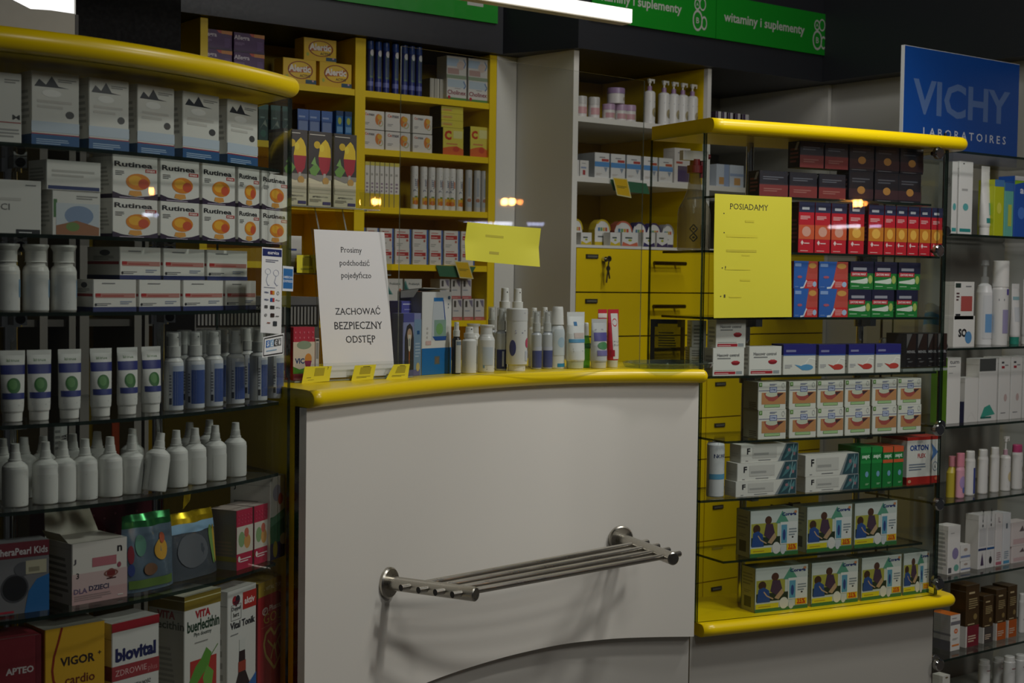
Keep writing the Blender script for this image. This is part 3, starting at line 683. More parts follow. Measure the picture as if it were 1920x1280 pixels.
# third row: three big white jars, ointment cartons in two tiers
jar = lambda w_, h: [('bottle_body', vessel_mesh('bottle_body', [(0, w_*.48, w_*.48), (h*.015, w_*.5, w_*.5), (h*.60, w_*.5, w_*.5), (h*.66, w_*.45, w_*.45), (h*.69, w_*.36, w_*.36), (h*.74, w_*.36, w_*.36)], '#dcdbd5', els=[('r', .05, .03, .78, .93, '#cfd0cd'), ('r', .78, .35, .92, .80, '#6f93b0'), ('l', .1, .2, .6, .3, 1, '#8b8d90'), ('l', .08, .4, .7, .7, 3, '#bdbfbf')], v1=.80)),
    ('flared_cap', vessel_mesh('flared_cap', [(h*.735, w_*.43, w_*.43), (h*.75, w_*.40, w_*.40), (h*.90, w_*.40, w_*.40), (h*.97, w_*.50, w_*.50), (h, w_*.49, w_*.49)], '#dddcd6'))]
jp = None
for i, px in enumerate((12, 67, 119)):
    p, h, a, m = place(px, 586, 457, g_left, .115, ZL[2]); jp = jp or jar(49*m, h)
    put('plastic_jar', jp, p, ZL[2]+.0003, a, ORD[i]+' big white plastic jar with flared cap, counting towards the counter', 'jar', 'three big white jars')
s = sp('#dedcd6', [('r', 0, 0, 1, .13, '#343d6c'), ('l', .08, .17, .42, .27, 2, '#6c6c70'), ('e', .06, .2, .025, .05, '#333338'), ('r', .06, .42, .97, .56, '#b98078'), ('r', .05, .46, .17, .56, '#b03434'), ('l', .2, .46, .9, .53, 1, '#a84a44'), ('l', .2, .86, .62, .92, 1, '#77777a'), ('l', .62, .22, .9, .34, 2, '#8b93a8')], [('r', 0, 0, 1, .13, '#2b335c'), ('r', .02, .46, .98, .55, '#a04444'), ('e', .55, .82, .16, .09, '#55565c'), ('l', .2, .6, .85, .74, 3, '#999893')])
o1, hh = cartons('ointment_carton', [(173, 257), (259, 340), (342, 420), (422, 481)], (583, 579), (522, 528), g_left, .095, ZL[2], .055, 'long white ointment carton with red line', 'in the lower tier, counting towards the counter', 'carton', s, 'lower tier of ointment cartons')
cartons('ointment_carton', [(223, 303), (305, 385), (387, 465)], (522, 524), (463, 470), g_left, .105, ZL[2]+hh+.0004, .085, 'long white ointment carton with red line', 'in the upper tier, counting towards the counter', 'carton', s, 'upper tier of ointment cartons')

# fourth row: tubes standing on their caps, spray bottles with clear caps
def tube_parts(w_, h, col, els, capcol, crimp=None, d=None, capels=(), span=2.5):
    """squeeze tube standing on its cap: round at the cap, flat at the crimped top"""
    R = w_/2; d = d or R*.8
    rings = [(h*.13, R*.80, d*.95), (h*.16, R*.86, d)]+[(h*(.16+.76*t), R*(.86+.14*t), d*(1-t)**.8+.0012) for t in (.2, .4, .6, .8, 1)]+[(h*.925, R, .0012), (h, R, .0009)]
    return [('tube_body', vessel_mesh('tube_body', rings, col, 'plastic', els, .02, .92, span, n=28)),
            ('cap', vessel_mesh('cap', [(0, R*.72, d*.86), (h*.01, R*.76, d*.9), (h*.125, R*.78, d*.92), (h*.13, R*.7, d*.85)], capcol, 'plastic', n=24))]
els = [('r', 0, 0, 1, 1, '#d8d8d4'), ('t', 'anida', .5, .925, .42, '#6d8464', .02), ('e', .46, .965, .02, .008, '#6d8464'), ('r', .0, .66, 1, .83, '#31387a'), ('e', .5, .46, .23, .14, '#3c6e3c'), ('e', .47, .48, .14, .09, '#5a8a50'), ('r', .05, .22, .95, .33, '#3b4380'), ('l', .15, .1, .85, .17, 2, '#a2a4ac')]
tp = None
for i, (x0, x1) in enumerate([(-1, 47), (49, 97), (104, 156), (163, 214), (215, 261), (266, 299)]):
    px = (x0+x1)/2; t = i/5
    p, h, a, m = place(px, 797-28*t, 657-10*t, g_left, .105, ZL[3]); tp = tp or tube_parts(47*m, h, '#dcdcd8', els, '#e2e1dc')
    put('cream_tube', tp, p, ZL[3]+.0003, a-.1, ORD[i]+' white cream tube with blue band and green disc, counting towards the counter', 'tube', 'cream tubes standing on their caps in the case')
def spray_parts(w_, h, col, els, top=.66, capmat=None, clearcap=True, v1=.98):
    R = w_/2; b = h*top
    out = [('bottle_body', vessel_mesh('bottle_body', [(0, R*.94, R*.94), (h*.01, R, R), (b*.95, R, R), (b, R*.8, R*.8), (b*1.01, R*.66, R*.66), (b*1.05, R*.62, R*.62)], col, 'plastic', els, 0, v1, 2.9))]
    mb = MB(); r0 = R*.56
    q_ = b+.45*(h-b); mb.loft([(b*1.04, R*.74, R*.74), (q_, R*.74, R*.74), (q_+.0005, R*.56, R*.56), (h*.975, R*.50, R*.50), (h*.98, R*.46, R*.46)], M('#e4e3de', 'plastic'), 18)
    mb.tube((0, -R*.49, h*.93), (0, -R*.535, h*.93), R*.09, M('#222222', 'plastic'), 10)
    out.append(('spray_head', mb.mesh('spray_head')))
    if clearcap: out.append(('overcap', vessel_mesh('overcap', [(b*1.03, R*.80, R*.80), (h*.99, R*.76, R*.76), (h, R*.72, R*.72)], '#ffffff', mat=FROST, n=20)))
    return out
BL = '#3f548e'
els = [('r', 0, .02, 1, .99, '#c9ccd0'), ('r', .12, .10, 1, .74, BL), ('r', .12, .74, 1, .84, '#aab4c8'), ('l', .16, .12, .94, .26, 4, '#8fa2cc'), ('r', 0.0, .12, .09, .24, '#44464c'), ('l', .0, .3, .09, .7, 7, '#7c7e84'), ('l', .3, .5, .9, .66, 2, '#6a7cae')]
bp = None
for i, (px, yb, dd) in enumerate([(325, 775, .10), (365, 772, .10), (400, 767, .10), (441, 763, .10), (484, 758, .10), (515, 755, .10), (345, 768, .155), (382, 764, .155), (419, 760, .155), (461, 755, .155)]):
    p, h, a, m = place(px, yb, 622 if dd < .12 else 621, g_left, dd, ZL[3]); bp = bp or spray_parts(36*m, h, '#d5d6d4', els)
    row = 'front' if dd < .12 else 'back'; k = i if dd < .12 else i-6
    put('spray_bottle', bp, p, ZL[3]+.0003, a+(.25, -.1, .3, .1, .4, .2, .5, -.2, .1, .3)[i], f'{ORD[k]} blue-labelled spray bottle with clear cap, {row} row, counting towards the counter', 'bottle', f'{row} row of blue-labelled spray bottles')

# fifth row: soft white dropper bottles
els0 = [('r', .05, .02, .97, .80, '#d6d6d1'), ('l', .50, .06, .95, .22, 4, '#75756f'), ('l', .42, .70, .9, .76, 1, '#6a6a66')]
els1 = [('r', .05, .02, .97, .95, '#d8d8d3'), ('l', .2, .72, .9, .86, 3, '#66665f'), ('l', .15, .10, .9, .34, 4, '#74746c')]
def dropper(w_, h, els):
    R = w_/2
    return [('bottle_body', vessel_mesh('bottle_body', [(0, R*.93, R*.93), (h*.02, R, R), (h*.60, R, R), (h*.64, R*.96, R*.96), (h*.69, R*.72, R*.72), (h*.72, R*.5, R*.5), (h*.735, R*.48, R*.48)], '#dededa', 'plastic', els, .0, .82, 2.6)),
            ('dropper_cap', vessel_mesh('dropper_cap', [(h*.73, R*.52, R*.52), (h*.75, R*.52, R*.52), (h*.755, R*.46, R*.46), (h*.86, R*.40, R*.40), (h*.865, R*.37, R*.37), (h*.995, R*.33, R*.33), (h, R*.31, R*.31)], '#d6d6d2', 'plastic', n=20))]
dp = None
for i, (px, yb, yt) in enumerate([(28, 958, 830), (85, 952, 826), (118, 944, 818), (159, 935, 813), (206, 929, 810), (247, 924, 799), (330, 913, 800), (365, 908, 794), (403, 904, 791), (441, 899, 788)]):
    p, h, a, m = place(px, yb, yt, g_left, .105, ZL[4])
    if dp is None: dp = [dropper(48*m, h*.985, els0), dropper(48*m, h*.985, els1)]
    put('dropper_bottle', dp[i in (0, 2, 9)], p, ZL[4]+.0003, a+(.1 if i % 3 else -.2), f'{ORD[i]} upright white dropper bottle in the front row, counting towards the counter', 'bottle', 'front row of white dropper bottles')
for i, (px, yb, yt) in enumerate([(5, 945, 825), (45, 938, 819), (81, 931, 814), (136, 925, 809), (182, 918, 804), (248, 912, 799), (355, 899, 789), (392, 896, 786)]):
    p, h, a, m = place(px, yb, yt, g_left, .185, ZL[4])
    put('dropper_bottle', dp[0], p, ZL[4]+.0003, a, f'{ORD[i]} white dropper bottle in the back row, counting towards the counter', 'bottle', 'back row of white dropper bottles')
p, h, a, m = place(288, 925, 811, g_left, .075, ZL[4])
put('dropper_bottle', dp[1], p, ZL[4]+.004, a, 'tilted white dropper bottle leaning out of the front row', 'bottle', None, (0.0, .16))

# sixth row: kids box, open carton, two pouches, pink cartons, tall carton
one('compress_box', -40, 93, 1158, 1017, g_left, .085, ZL[5], .04, 'dark red and grey kids compress box with a round window', sp('#77767a', [('r', 0, .78, 1, 1, '#6c2a34'), ('T', 'TheraPearl Kids', .60, .87, .76, .10, '#c8c4c8', .02), ('e', .50, .36, .20, .20, '#26262a'), ('o', .50, .36, .20, .20, .12, '#4a4a50'), ('p', [(.64, .0), (1, .0), (1, .52), (.82, .46), (.70, .30)], '#2f6aa6'), ('e', .62, .62, .13, .10, '#5a5a60'), ('r', .66, .54, .96, .73, '#b5ae96'), ('l', .70, .57, .92, .70, 1, '#8a8470'), ('l', .2, .02, .6, .08, 1, '#a83040')], [('r', 0, 0, 1, 1, '#5a2a32')], topart=[]))
p = at_curve(187, 1130, g_left, .085)
s = sp('#d9d3cd', [('r', .0, .0, 1, .50, '#cdb3b2'), ('r', .0, .0, 1, .22, '#c8a4a4'), ('T', 'n', .86, .83, .09, .10, '#2e2a2e', .03), ('r', .36, .58, .80, .73, '#b8707a'), ('T', 'J', .05, .70, .05, .09, '#44404a', .03), ('T', 'DLA', .15, .215, .24, .085, '#6a5a7a', .03), ('T', 'DZIECI', .48, .235, .36, .085, '#3c3c5a', .03), ('t', '3', .10, .47, .05, '#333333', .02), ('e', .70, .44, .08, .075, '#7a3030'), ('o', .70, .44, .13, .06, .25, '#8a5a50'), ('r', .62, .345, .79, .365, '#4a2a2a'), ('e', .85, .56, .035, .045, '#a05060'), ('l', .04, .06, .72, .16, 3, '#a08a8a'), ('l', .82, .05, .96, .09, 1, '#e0dcd8')], [('l', .1, .1, .9, .8, 7, '#8f8a84')], top='#c9c3ba')
bx = one('childrens_carton', 134, 239, 1130, 1013, g_left, .085, ZL[5], .085, 'open white and pink carton of childrens medicine with raised lid', s)
wbx = [v.co.x for v in bx.data.vertices]; hb = max(v.co.z for v in bx.data.vertices); x0, x1 = min(wbx), max(wbx)
mb = MB(); LC = M('#b3ab98', 'card'); mb.add([(x0+.002, .083, hb), (x1-.002, .083, hb), (x1-.012, .103, hb+.05), (x0+.012, .103, hb+.05), (x0+.002, .0845, hb), (x1-.002, .0845, hb), (x1-.012, .1045, hb+.05), (x0+.012, .1045, hb+.05)], [(0, 1, 2, 3), (7, 6, 5, 4), (3, 2, 6, 7), (0, 3, 7, 4), (1, 5, 6, 2)], LC)
mb.add([(x0, .01, hb), (x0, .075, hb), (x0-.012, .07, hb+.016), (x0-.012, .015, hb+.016)], [(0, 1, 2, 3)], LC)
obj('lid_flap', mb.mesh('lid_flap'), bx)
def pouch(px0, px1, pyb, pyt, off, label, col, topcol, els, lean=0.12):
    a, b = spot(px0, pyb, g_left, off), spot(px1, pyb, g_left, off); mid = (a+b)/2; wd = (b-a).length; ang = atan2(b.y-a.y, b.x-a.x); h = z_over((px0+px1)/2, pyt, mid)-ZL[5]
    mb = MB(); N, K = 12, 12
    def fm(u, v, L, sgn=1):
        bulge = .024*(sin(pi*min(1, max(0, u)))**.7)*(1-v)**.5*(v+.12)**.3*(1+.12*sin(9*u+4*v)); wv = .003*sin(14*u+5*v)*v
        return ((u-.5)*wd*(1-.05*v*v), -sgn*(bulge+L)+lean*h*v+wv+.026, v*h)
    for sgn in (1, -1):
        vs = [fm(i/N, j/K, 0, sgn) for j in range(K+1) for i in range(N+1)]
        for j in range(K):
            mt = M(topcol, 'foil') if j >= K-2 else M(col, 'foil')
            mb.add(vs, [(j*(N+1)+i, j*(N+1)+i+1, (j+1)*(N+1)+i+1, (j+1)*(N+1)+i) for i in range(N)], mt, True)
    art(mb, els, fm, wd, h, 'card', True, .0008, .0002)
    return tag(obj('foil_pouch', mb.mesh('foil_pouch'), None, (mid.x, mid.y, ZL[5]+.0004), ang), label, 'pouch')
pouch(248, 344, 1106, 965, .075, 'pale blue foil pouch with green top standing between carton and yellow pouch', '#8ea6bc', '#2f7a44', [('e', .30, .60, .10, .14, '#5a8a78'), ('e', .68, .52, .16, .14, '#c99a3a'), ('e', .72, .66, .08, .07, '#b0583a'), ('e', .12, .5, .05, .12, '#8a3440'), ('e', .12, .30, .05, .08, '#3c4a86'), ('r', .08, .05, .92, .16, '#5f7a3c'), ('e', .45, .28, .12, .08, '#7a5a44')], .05)
pouch(336, 428, 1085, 962, .085, 'grey foil pouch with yellow torn top beside the pink cartons', '#7d8690', '#d8b818', [('r', .04, .70, .96, .84, '#8fb4d2'), ('e', .42, .42, .28, .26, '#666a70'), ('e', .86, .45, .06, .30, '#7a9c54'), ('e', .92, .45, .03, .30, '#c0a040')], .10)
mb = MB()
pz = at_curve(402, 962, g_left, .13); vs = [(0, 0, 0), (.02, .002, .012), (.032, .006, .04), (.05, .01, .05), (.028, .012, .052), (.012, .008, .03)]
mb.add(vs, [(0, 1, 5), (1, 2, 4, 5), (2, 3, 4)], M('#c8a818', 'foil')); mb.add([(x, y+.0015, z) for x, y, z in vs], [(5, 1, 0), (5, 4, 2, 1), (4, 3, 2)], M('#c8a818', 'foil'))
pk = [o for o in COL.objects if o.name.startswith('foil_pouch')][-1]
tf = obj('torn_strip', mb.mesh('torn_strip'), pk); tf.location = (-.005, .045, .118)
s = sp('#b8304c', [('r', .0, .27, 1, .72, '#d8d0c4'), ('e', .3, .50, .2, .13, '#8aa878'), ('e', .65, .45, .2, .12, '#d09a5a'), ('e', .6, .60, .14, .08, '#c86a5a'), ('l', .2, .12, .9, .2, 2, '#e8d0d0'), ('e', .15, .18, .07, .05, '#f0e8e0')]+[('e', .12+.19*(i % 5), .78+.06*(i//5), .02, .012, '#d8607a') for i in range(15)], [('l', .1, .2, .9, .5, 5, '#a08a7a'), ('r', 0, .0, 1, .12, '#8f8a80'), ('r', 0, .14, 1, .22, '#a89a3a')], top='#c8b8b0', sidecol='#8c8276')
cartons('tea_carton', [(443, 474), (476, 504)], (1077, 1066), (953, 946), g_left, .075, ZL[5], .06, 'crimson dotted carton with fruit picture', 'on the sixth shelf, counting towards the counter', 'carton', s, 'crimson dotted cartons in the till case')
one('formula_carton', 506, 537, 1058, 892, g_left, .068, ZL[5], .085, 'tall white and green carton in the case corner by the counter', sp('#dedcd4', [('r', .0, .0, 1, .52, '#2f7a58'), ('p', [(0, .5), (1, .6), (1, .5), (0, .4)], '#5a9a7a'), ('e', .4, .8, .26, .10, '#a8a6b8'), ('e', .6, .72, .14, .07, '#c05a4a'), ('r', 0, 0, 1, .2, '#27305e'), ('e', .78, .22, .2, .07, '#d8d4c0'), ('e', .3, .12, .14, .1, '#a89a30')], [('l', .1, .3, .8, .75, 6, '#9a988e'), ('T', 'J', .12, .88, .05, .09, '#333333')], top='#e6e4dc'), turn=0)

# bottom row: tonic cartons
def tonic(px0, px1, pyb, pyt, d, label, spec, off=.08, turn=0): return one('tonic_carton', px0, px1, pyb, pyt, g_left, off, ZL[6], d, label, spec, turn=turn)
tonic(-25, 78, 1400, 1196, .075, 'dark red tonic carton at the frame edge of the bottom row', sp('#7a2832', [('t', 'APTEO', .60, .81, .52, '#c8c0c0', .03), ('t', 'Tonic', .56, .70, .66, '#b0a4a4', .0), ('r', .9, 0, 1, 1, '#6a222c')]))
tonic(84, 196, 1400, 1172, .075, 'golden yellow tonic carton with brown swirls', sp('#d6a62c', [('t', 'VIGOR', .54, .80, .58, '#2b2226', .03), ('t', '+', .91, .82, .06, '#2b2226'), ('t', 'cardio', .58, .69, .50, '#6a2a1e', .015), ('s', [(.28, 1.0), (.22, .92), (.15, .84), (.12, .76), (.14, .70), (.22, .65), (.34, .63), (.46, .66), (.55, .63), (.56, .56), (.50, .46)], .035, '#8a2a1c'), ('e', .80, .545, .13, .05, '#7a3420'), ('e', .78, .55, .07, .025, '#a85a3a'), ('p', [(.2, .44), (.36, .47), (.46, .42), (.5, .30), (.3, .34)], '#7a3020'), ('e', .72, .40, .14, .04, '#8a3a24'), ('r', .0, .0, 1, .22, '#b88a20')], top='#8a8880'), turn=-.03)
tonic(208, 299, 1400, 1160, .065, 'white tonic carton with red band and navy lettering', sp('#dad8d4', [('r', 0, .945, 1, 1, '#a02430'), ('t', 'biovital', .5, .80, .86, '#22285a', .05), ('r', 0, .645, 1, .735, '#9c3a40'), ('t', 'ZDROWIE', .40, .69, .66, '#d8b0b0', .0), ('t', 'plus', .86, .675, .2, '#c08080', .0), ('T', '• ENERGIA I WITALNOŚĆ', .46, .60, .72, .028, '#33333a'), ('T', '• SERCE I UKŁAD KRĄŻENIA', .48, .565, .76, .028, '#33333a'), ('p', [(.5, .0), (.9, .0), (.86, .4), (.72, .5)], '#b8b4b0')], [('r', 0, .645, 1, .735, '#6a2a30'), ('l', .1, .1, .9, .6, 8, '#a8a6a2')], top='#c4c2be'), turn=.02)
s = sp('#dcdad4', [('r', 0, .915, 1, 1, '#8f7a2c'), ('r', 0, .968, 1, .974, '#d8d0a0'), ('t', 'VITA', .5, .875, .42, '#b02a34', .05), ('T', 'buerlecithin', .52, .81, .88, .07, '#23402e', .03), ('T', 'Płyn doustny', .5, .752, .48, .03, '#3f4a44'), ('l', .28, .70, .78, .715, 1, '#8f8e8a'), ('r', .16, .30, .88, .60, '#b83a34'), ('p', [(.14, .48), (.3, .56), (.46, .60), (.60, .66), (.74, .62), (.66, .54), (.5, .50), (.36, .46), (.2, .42)], '#5f9a3c'), ('p', [(.5, .48), (.62, .55), (.8, .5), (.74, .40), (.6, .36)], '#74aa4a'), ('s', [(.72, .60), (.92, .66)], .02, '#5f8a3c'), ('s', [(.4, .3), (.46, .44)], .012, '#7aaa50'), ('s', [(.56, .3), (.6, .46)], .012, '#7aaa50')],
    [('r', 0, .915, 1, 1, '#6e5e24'), ('r', 0, .968, 1, .974, '#b8b088'), ('t', 'VITA', .5, .88, .5, '#8a3a40', .04), ('T', 'lecithin', .6, .82, .8, .05, '#4a5048', .02), ('l', .1, .38, .8, .70, 10, '#8b8a84')], top='#cfcbb8', sidecol='#a6a49c')
tonic(344, 413, 1400, 1110, .082, 'white lecithin carton with gold top band and green leaf picture', s, .075)
tonic(425, 479, 1400, 1101, .05, 'slim white tonic carton with red corner flag and bottle picture', sp('#dedcd8', [('r', .0, .0, 1, .36, '#c9a8a4'), ('r', .52, .85, 1, .965, '#b8302c'), ('t', 'aktiv', .76, .905, .36, '#f0e0dc', .03), ('e', .24, .93, .08, .03, '#a82a34'), ('e', .34, .93, .08, .03, '#2a2a34'), ('p', [(.17, .925), (.42, .925), (.29, .885)], '#5a2030'), ('s', [(.12, .80), (.46, .80), (.46, .90), (.12, .90), (.12, .80)], .008, '#555555'), ('T', 'Doppel', .29, .872, .30, .035, '#333338'), ('T', 'herz', .29, .835, .2, .03, '#333338'), ('t', 'Vital Tonik', .52, .765, .86, '#2e2e36', .03), ('l', .1, .70, .46, .715, 1, '#8a8a8a'), ('r', .40, .58, .60, .66, '#d8d8d4'), ('p', [(.40, .58), (.60, .58), (.62, .44), (.78, .34), (.80, .12), (.22, .12), (.24, .34), (.38, .44)], '#2e1f22'), ('r', .37, .44, .63, .51, '#a04030'), ('p', [(.56, .30), (1, .40), (1, .28), (.56, .19)], '#2f68b0'), ('l', .62, .26, .95, .32, 2, '#c0d0e8'), ('r', .0, .0, 1, .10, '#b86a50')], [('l', .1, .1, .9, .8, 9, '#aaa8a4')], top='#d8d6d0'))
tonic(482, 540, 1400, 1083, .06, 'red tonic carton with gold top band and golden heart', sp('#a82a32', [('r', 0, .90, 1, 1, '#a88c34'), ('T', '- VITAL TONIK -', .55, .945, .74, .028, '#e0d8b0', .01), ('p', [(.62, .90), (1, .93), (1, .78), (.9, .84)], '#e0902c'), ('o', .22, .79, .09, .028, .25, '#e8d8d0'), ('t', 'P', .22, .79, .07, '#e8d8d0'), ('T', 'Plusssz', .56, .80, .42, .04, '#e8d8d0', .025), ('T', 'GOLD', .55, .735, .76, .07, '#c8a84a', .0), ('s', [(.10, .68), (.92, .69), (.92, .82)], .008, '#b87a60'),
    ('s', [(.52, .60), (.40, .655), (.24, .63), (.18, .56), (.24, .48), (.52, .36), (.82, .48), (.88, .58), (.80, .66), (.64, .65), (.52, .60)], .05, '#c8b060'), ('s', [(.3, .58), (.52, .50), (.74, .60)], .035, '#b8a850'), ('s', [(.4, .44), (.52, .54), (.6, .42)], .03, '#c8b060'), ('s', [(.62, .56), (.72, .46)], .03, '#a8a040'), ('l', .3, .20, .9, .24, 1, '#c8a870')], [('r', 0, .90, 1, 1, '#7a6424')], top='#b8a050', sidecol='#7c2028'))
# dotted dark red carton and grey till machine behind
p = at_y(180, 965, 2.66)
me = carton_mesh('gift_carton', .20, .15, .10, '#5e1e2a', [('e', .06+.11*(i % 9), .12+.2*(i//9)+.05*(i % 2), .012, .016, '#8a4a54') for i in range(36)])
tag(obj('gift_carton', me, None, (1.00, 2.58, ZL[5]+.0003), .1), 'dark red dotted carton at the back of the sixth glass shelf', 'carton')
r = thing('till_printer', 'grey till machine with a slotted back, behind the glass case', 'machine', (1.46, 2.9, ZC))
pa, pb = at_y(366, 570, 2.86), at_y(600, 570, 2.86); zt_ = at_y(480, 556, 2.86).z
GM = M('#6e6e70', 'plastic')
wpart('body', panel(pa.x, pb.x, 2.862, 3.02, ZC+.0005, zt_, GM), r)
q = MB(); n = 34
for i in range(n):
    x = pa.x+.006+(pb.x-pa.x-.012)*i/n; q.box(x, x+.0048, 2.8595, 2.8625, zt_-.062, zt_-.022, M('#8e8e90', 'plastic'))
wpart('vent_grille', q, r)
q = MB(); q.box(pa.x+.004, pb.x-.004, 2.861, 2.8625, zt_-.066, zt_-.018, M('#222224', 'plastic')); wpart('vent_backing', q, r)

one('plaster_carton', 101, 126, 905, 795, g_left, .25, ZL[4]+.0004, .02, 'pale carton with black upright letters behind the dropper bottles', sp('#c4c4c2', [('r', .55, 0, 1, 1, '#dededc'), ('T', 'AKTIVA', .80, .72, .22, .5, '#1c1c1e', .03, 1), ('l', .08, .6, .5, .95, 4, '#8a8a8a')]))
q = MB(); p_ = at_curve(217, 900, g_left, .26); zt9 = z_over(217, 792, p_); q.prism([(-.008, 0), (.008, 0), (.006, .006), (-.006, .006)], 0, zt9-ZL[4], M('#c04a20', 'plastic')); tag(obj('red_stick', q.mesh('red_stick'), None, (p_.x, p_.y, ZL[4]+.0004), .3), 'orange red stick standing behind the dropper bottles', 'stick')

# ================================================================== goods in the display case beyond the counter
RO = .062
# dark cartons, two tiers
s1 = sp('#22202a', [('l', .12, .66, .86, .82, 2, '#5c5c66'), ('r', 0, .0, 1, .46, '#7a3030'), ('l', .15, .2, .8, .36, 2, '#96605a'), ('r', 0, .46, 1, .50, '#3a2a32')], [('l', .2, .2, .9, .8, 4, '#8a5050'), ('p', [(.55, .66), (.75, .66), (.95, .95), (.75, .95)], '#bdbdc0')])
s2 = sp('#1d1c24', [('l', .12, .62, .86, .80, 2, '#4c4c54'), ('r', 0, .08, 1, .40, '#3c262c'), ('e', .5, .36, .16, .13, '#a8763c'), ('l', .1, .02, .9, .06, 1, '#66666c')], [('l', .2, .2, .9, .8, 4, '#6a4a4a')])
ta, hh = cartons('dark_carton', [(1423, 1477), (1478, 1533), (1534, 1586)], (374, 374), (323, 324), g_right, RO, ZR[0], .05, 'dark carton with dull red foot', 'in the lower tier, from the yellow list', 'carton', s1, 'lower tier of dark cartons, red ones')
tb, hh = cartons('dark_carton', [(1588, 1640), (1641, 1683), (1684, 1727)], (374, 375), (323, 324), g_right, RO, ZR[0], .05, 'black carton with small amber spot', 'in the lower tier, beyond the red-footed ones', 'carton', s2, 'lower tier of dark cartons, black ones')
cartons('dark_carton', [(1498, 1545), (1546, 1590)], (323, 323), (266, 266), g_right, RO, ZR[0]+hh+.0004, .05, 'dark carton with dull red foot', 'in the upper tier, from the yellow list', 'carton', s1, 'upper tier of dark cartons, red ones')
cartons('dark_carton', [(1591, 1640), (1641, 1686), (1687, 1732)], (323, 323), (266, 272), g_right, RO, ZR[0]+hh+.0004, .05, 'black carton with small amber spot', 'in the upper tier, beyond the red-footed ones', 'carton', s2, 'upper tier of dark cartons, black ones')
# red cartons
def red(band, name): return sp('#c02030', [('r', 0, .80, 1, 1, '#2c3050'), ('l', .2, .85, .85, .95, 1, '#c4c4cc'), ('l', .1, .66, .75, .74, 3, '#e8b8b8'), ('r', 0, .27, 1, .55, band), ('e', .5, .42, .28, .10, '#d8a090' if band[1:3] == 'd0' else '#e8b050'), ('p', [(.14, .20), (.24, .25), (.34, .20), (.24, .15)], '#e8d0d0'), ('l', .36, .18, .84, .22, 1, '#e8c8c8'), ('l', .12, .035, .8, .06, 1, '#e8b8b8')], [('l', .2, .2, .9, .7, 6, '#7a4048')], sidecol='#3a2228')
cartons('painkiller_carton', [(1496, 1526), (1527, 1556), (1557, 1587)], (475, 475), (379, 381), g_right, RO, ZR[1], .045, 'red carton with orange band and navy top', 'from the yellow list', 'carton', red('#d05a38', ''), 'red cartons with orange bands')
cartons('painkiller_carton', [(1590, 1620), (1627, 1656), (1657, 1678), (1679, 1700), (1701, 1722), (1723, 1744), (1745, 1766)], (476, 478), (383, 390), g_right, RO, ZR[1], .045, 'red carton with amber band and navy top', 'counting away from the yellow list', 'carton', red('#c87a28', ''), 'red cartons with amber bands')
# big spray bottle standing inside, at the counter end
p, h, a, m = place(1300, 470, 299, g_right, .125, ZR[1]); R = 33*m
r = put('spray_bottle', [('bottle_body', vessel_mesh('bottle_body', [(0, R*.95, R*.7), (.004, R, R*.74), (h*.40, R, R*.74), (h*.47, R*.93, R*.68), (h*.56, R*.66, R*.5), (h*.66, R*.42, R*.36), (h*.80, R*.34, R*.32), (h*.86, R*.33, R*.32)], '#8a8474', mat=BROWNCLEAR, els=[('s', [(.24, .30), (.33, .36), (.42, .30), (.33, .24), (.24, .30)], .003, '#24221e'), ('s', [(.24, .18), (.33, .24), (.42, .18), (.33, .12), (.24, .18)], .003, '#24221e'), ('e', .33, .30, .03, .015, '#24221e'), ('e', .33, .18, .03, .015, '#24221e')]+[('r', .50+.06*i, .05, .512+.06*i, .36, '#35332c') for i in range(5)], v1=.9))], p, ZR[1]+.0004, a, 'big brownish see-through spray bottle at the counter end of the case', 'bottle')
mb = MB(); mb.loft([(h*.85, R*.46, R*.40), (h*.93, R*.46, R*.40), (h*.935, R*.3, R*.3), (h*1.0, R*.28, R*.3)], M('#8a2028', 'plastic'), 18); mb.box(-R*.9, R*.75, -R*.2, R*.2, h*.985, h*1.09, M('#d8d4cc', 'plastic')); mb.tube((R*.75, 0, h*1.04), (R*.95, 0, h*1.035), R*.14, M('#8a2028', 'plastic'), 12)
obj('trigger_head', mb.mesh('trigger_head'), r)
mb = MB(); mb.prism([(R*.35, -R*.10), (R*.55, -R*.10), (R*.55, R*.10), (R*.35, R*.10)], h*.80, h*.985, M('#8a2028', 'plastic')); obj('trigger', mb.mesh('trigger'), r)
# blue and red cartons, two by two; green cartons, two tiers
s = sp('#2f62b4', [('p', [(.50, .30), (1, .30), (1, 1), (.62, 1)], '#c05048'), ('r', .62, .55, 1, 1, '#b84a40'), ('e', .78, .84, .16, .10, '#d09a50'), ('p', [(.44, .0), (1, .0), (1, .34), (.56, .34)], '#c83434'), ('s', [(.28, .02), (.42, .04), (.54, .30)], .05, '#d8dce8'), ('l', .56, .06, .84, .28, 5, '#e0a0a0'), ('e', .88, .16, .08, .10, '#a8c0e0'), ('e', .25, .42, .10, .05, '#b05a70'), ('r', .04, .80, .30, .92, '#88a4d8'), ('l', .05, .05, .26, .09, 1, '#88a4d8')], [('r', 0, 0, 1, 1, '#8a2a30')])
pr = [(1487, 1533), (1534, 1590)]
o1, hh = cartons('cough_carton', pr, (593, 593), (541, 541), g_right, RO, ZR[2], .05, 'blue and red carton of the lower pair,', 'counting from the yellow list', 'carton', s, 'lower pair of blue and red cartons')
cartons('cough_carton', pr, (541, 541), (490, 490), g_right, RO, ZR[2]+hh+.0004, .05, 'blue and red carton of the upper pair,', 'counting from the yellow list', 'carton', s, 'upper pair of blue and red cartons')
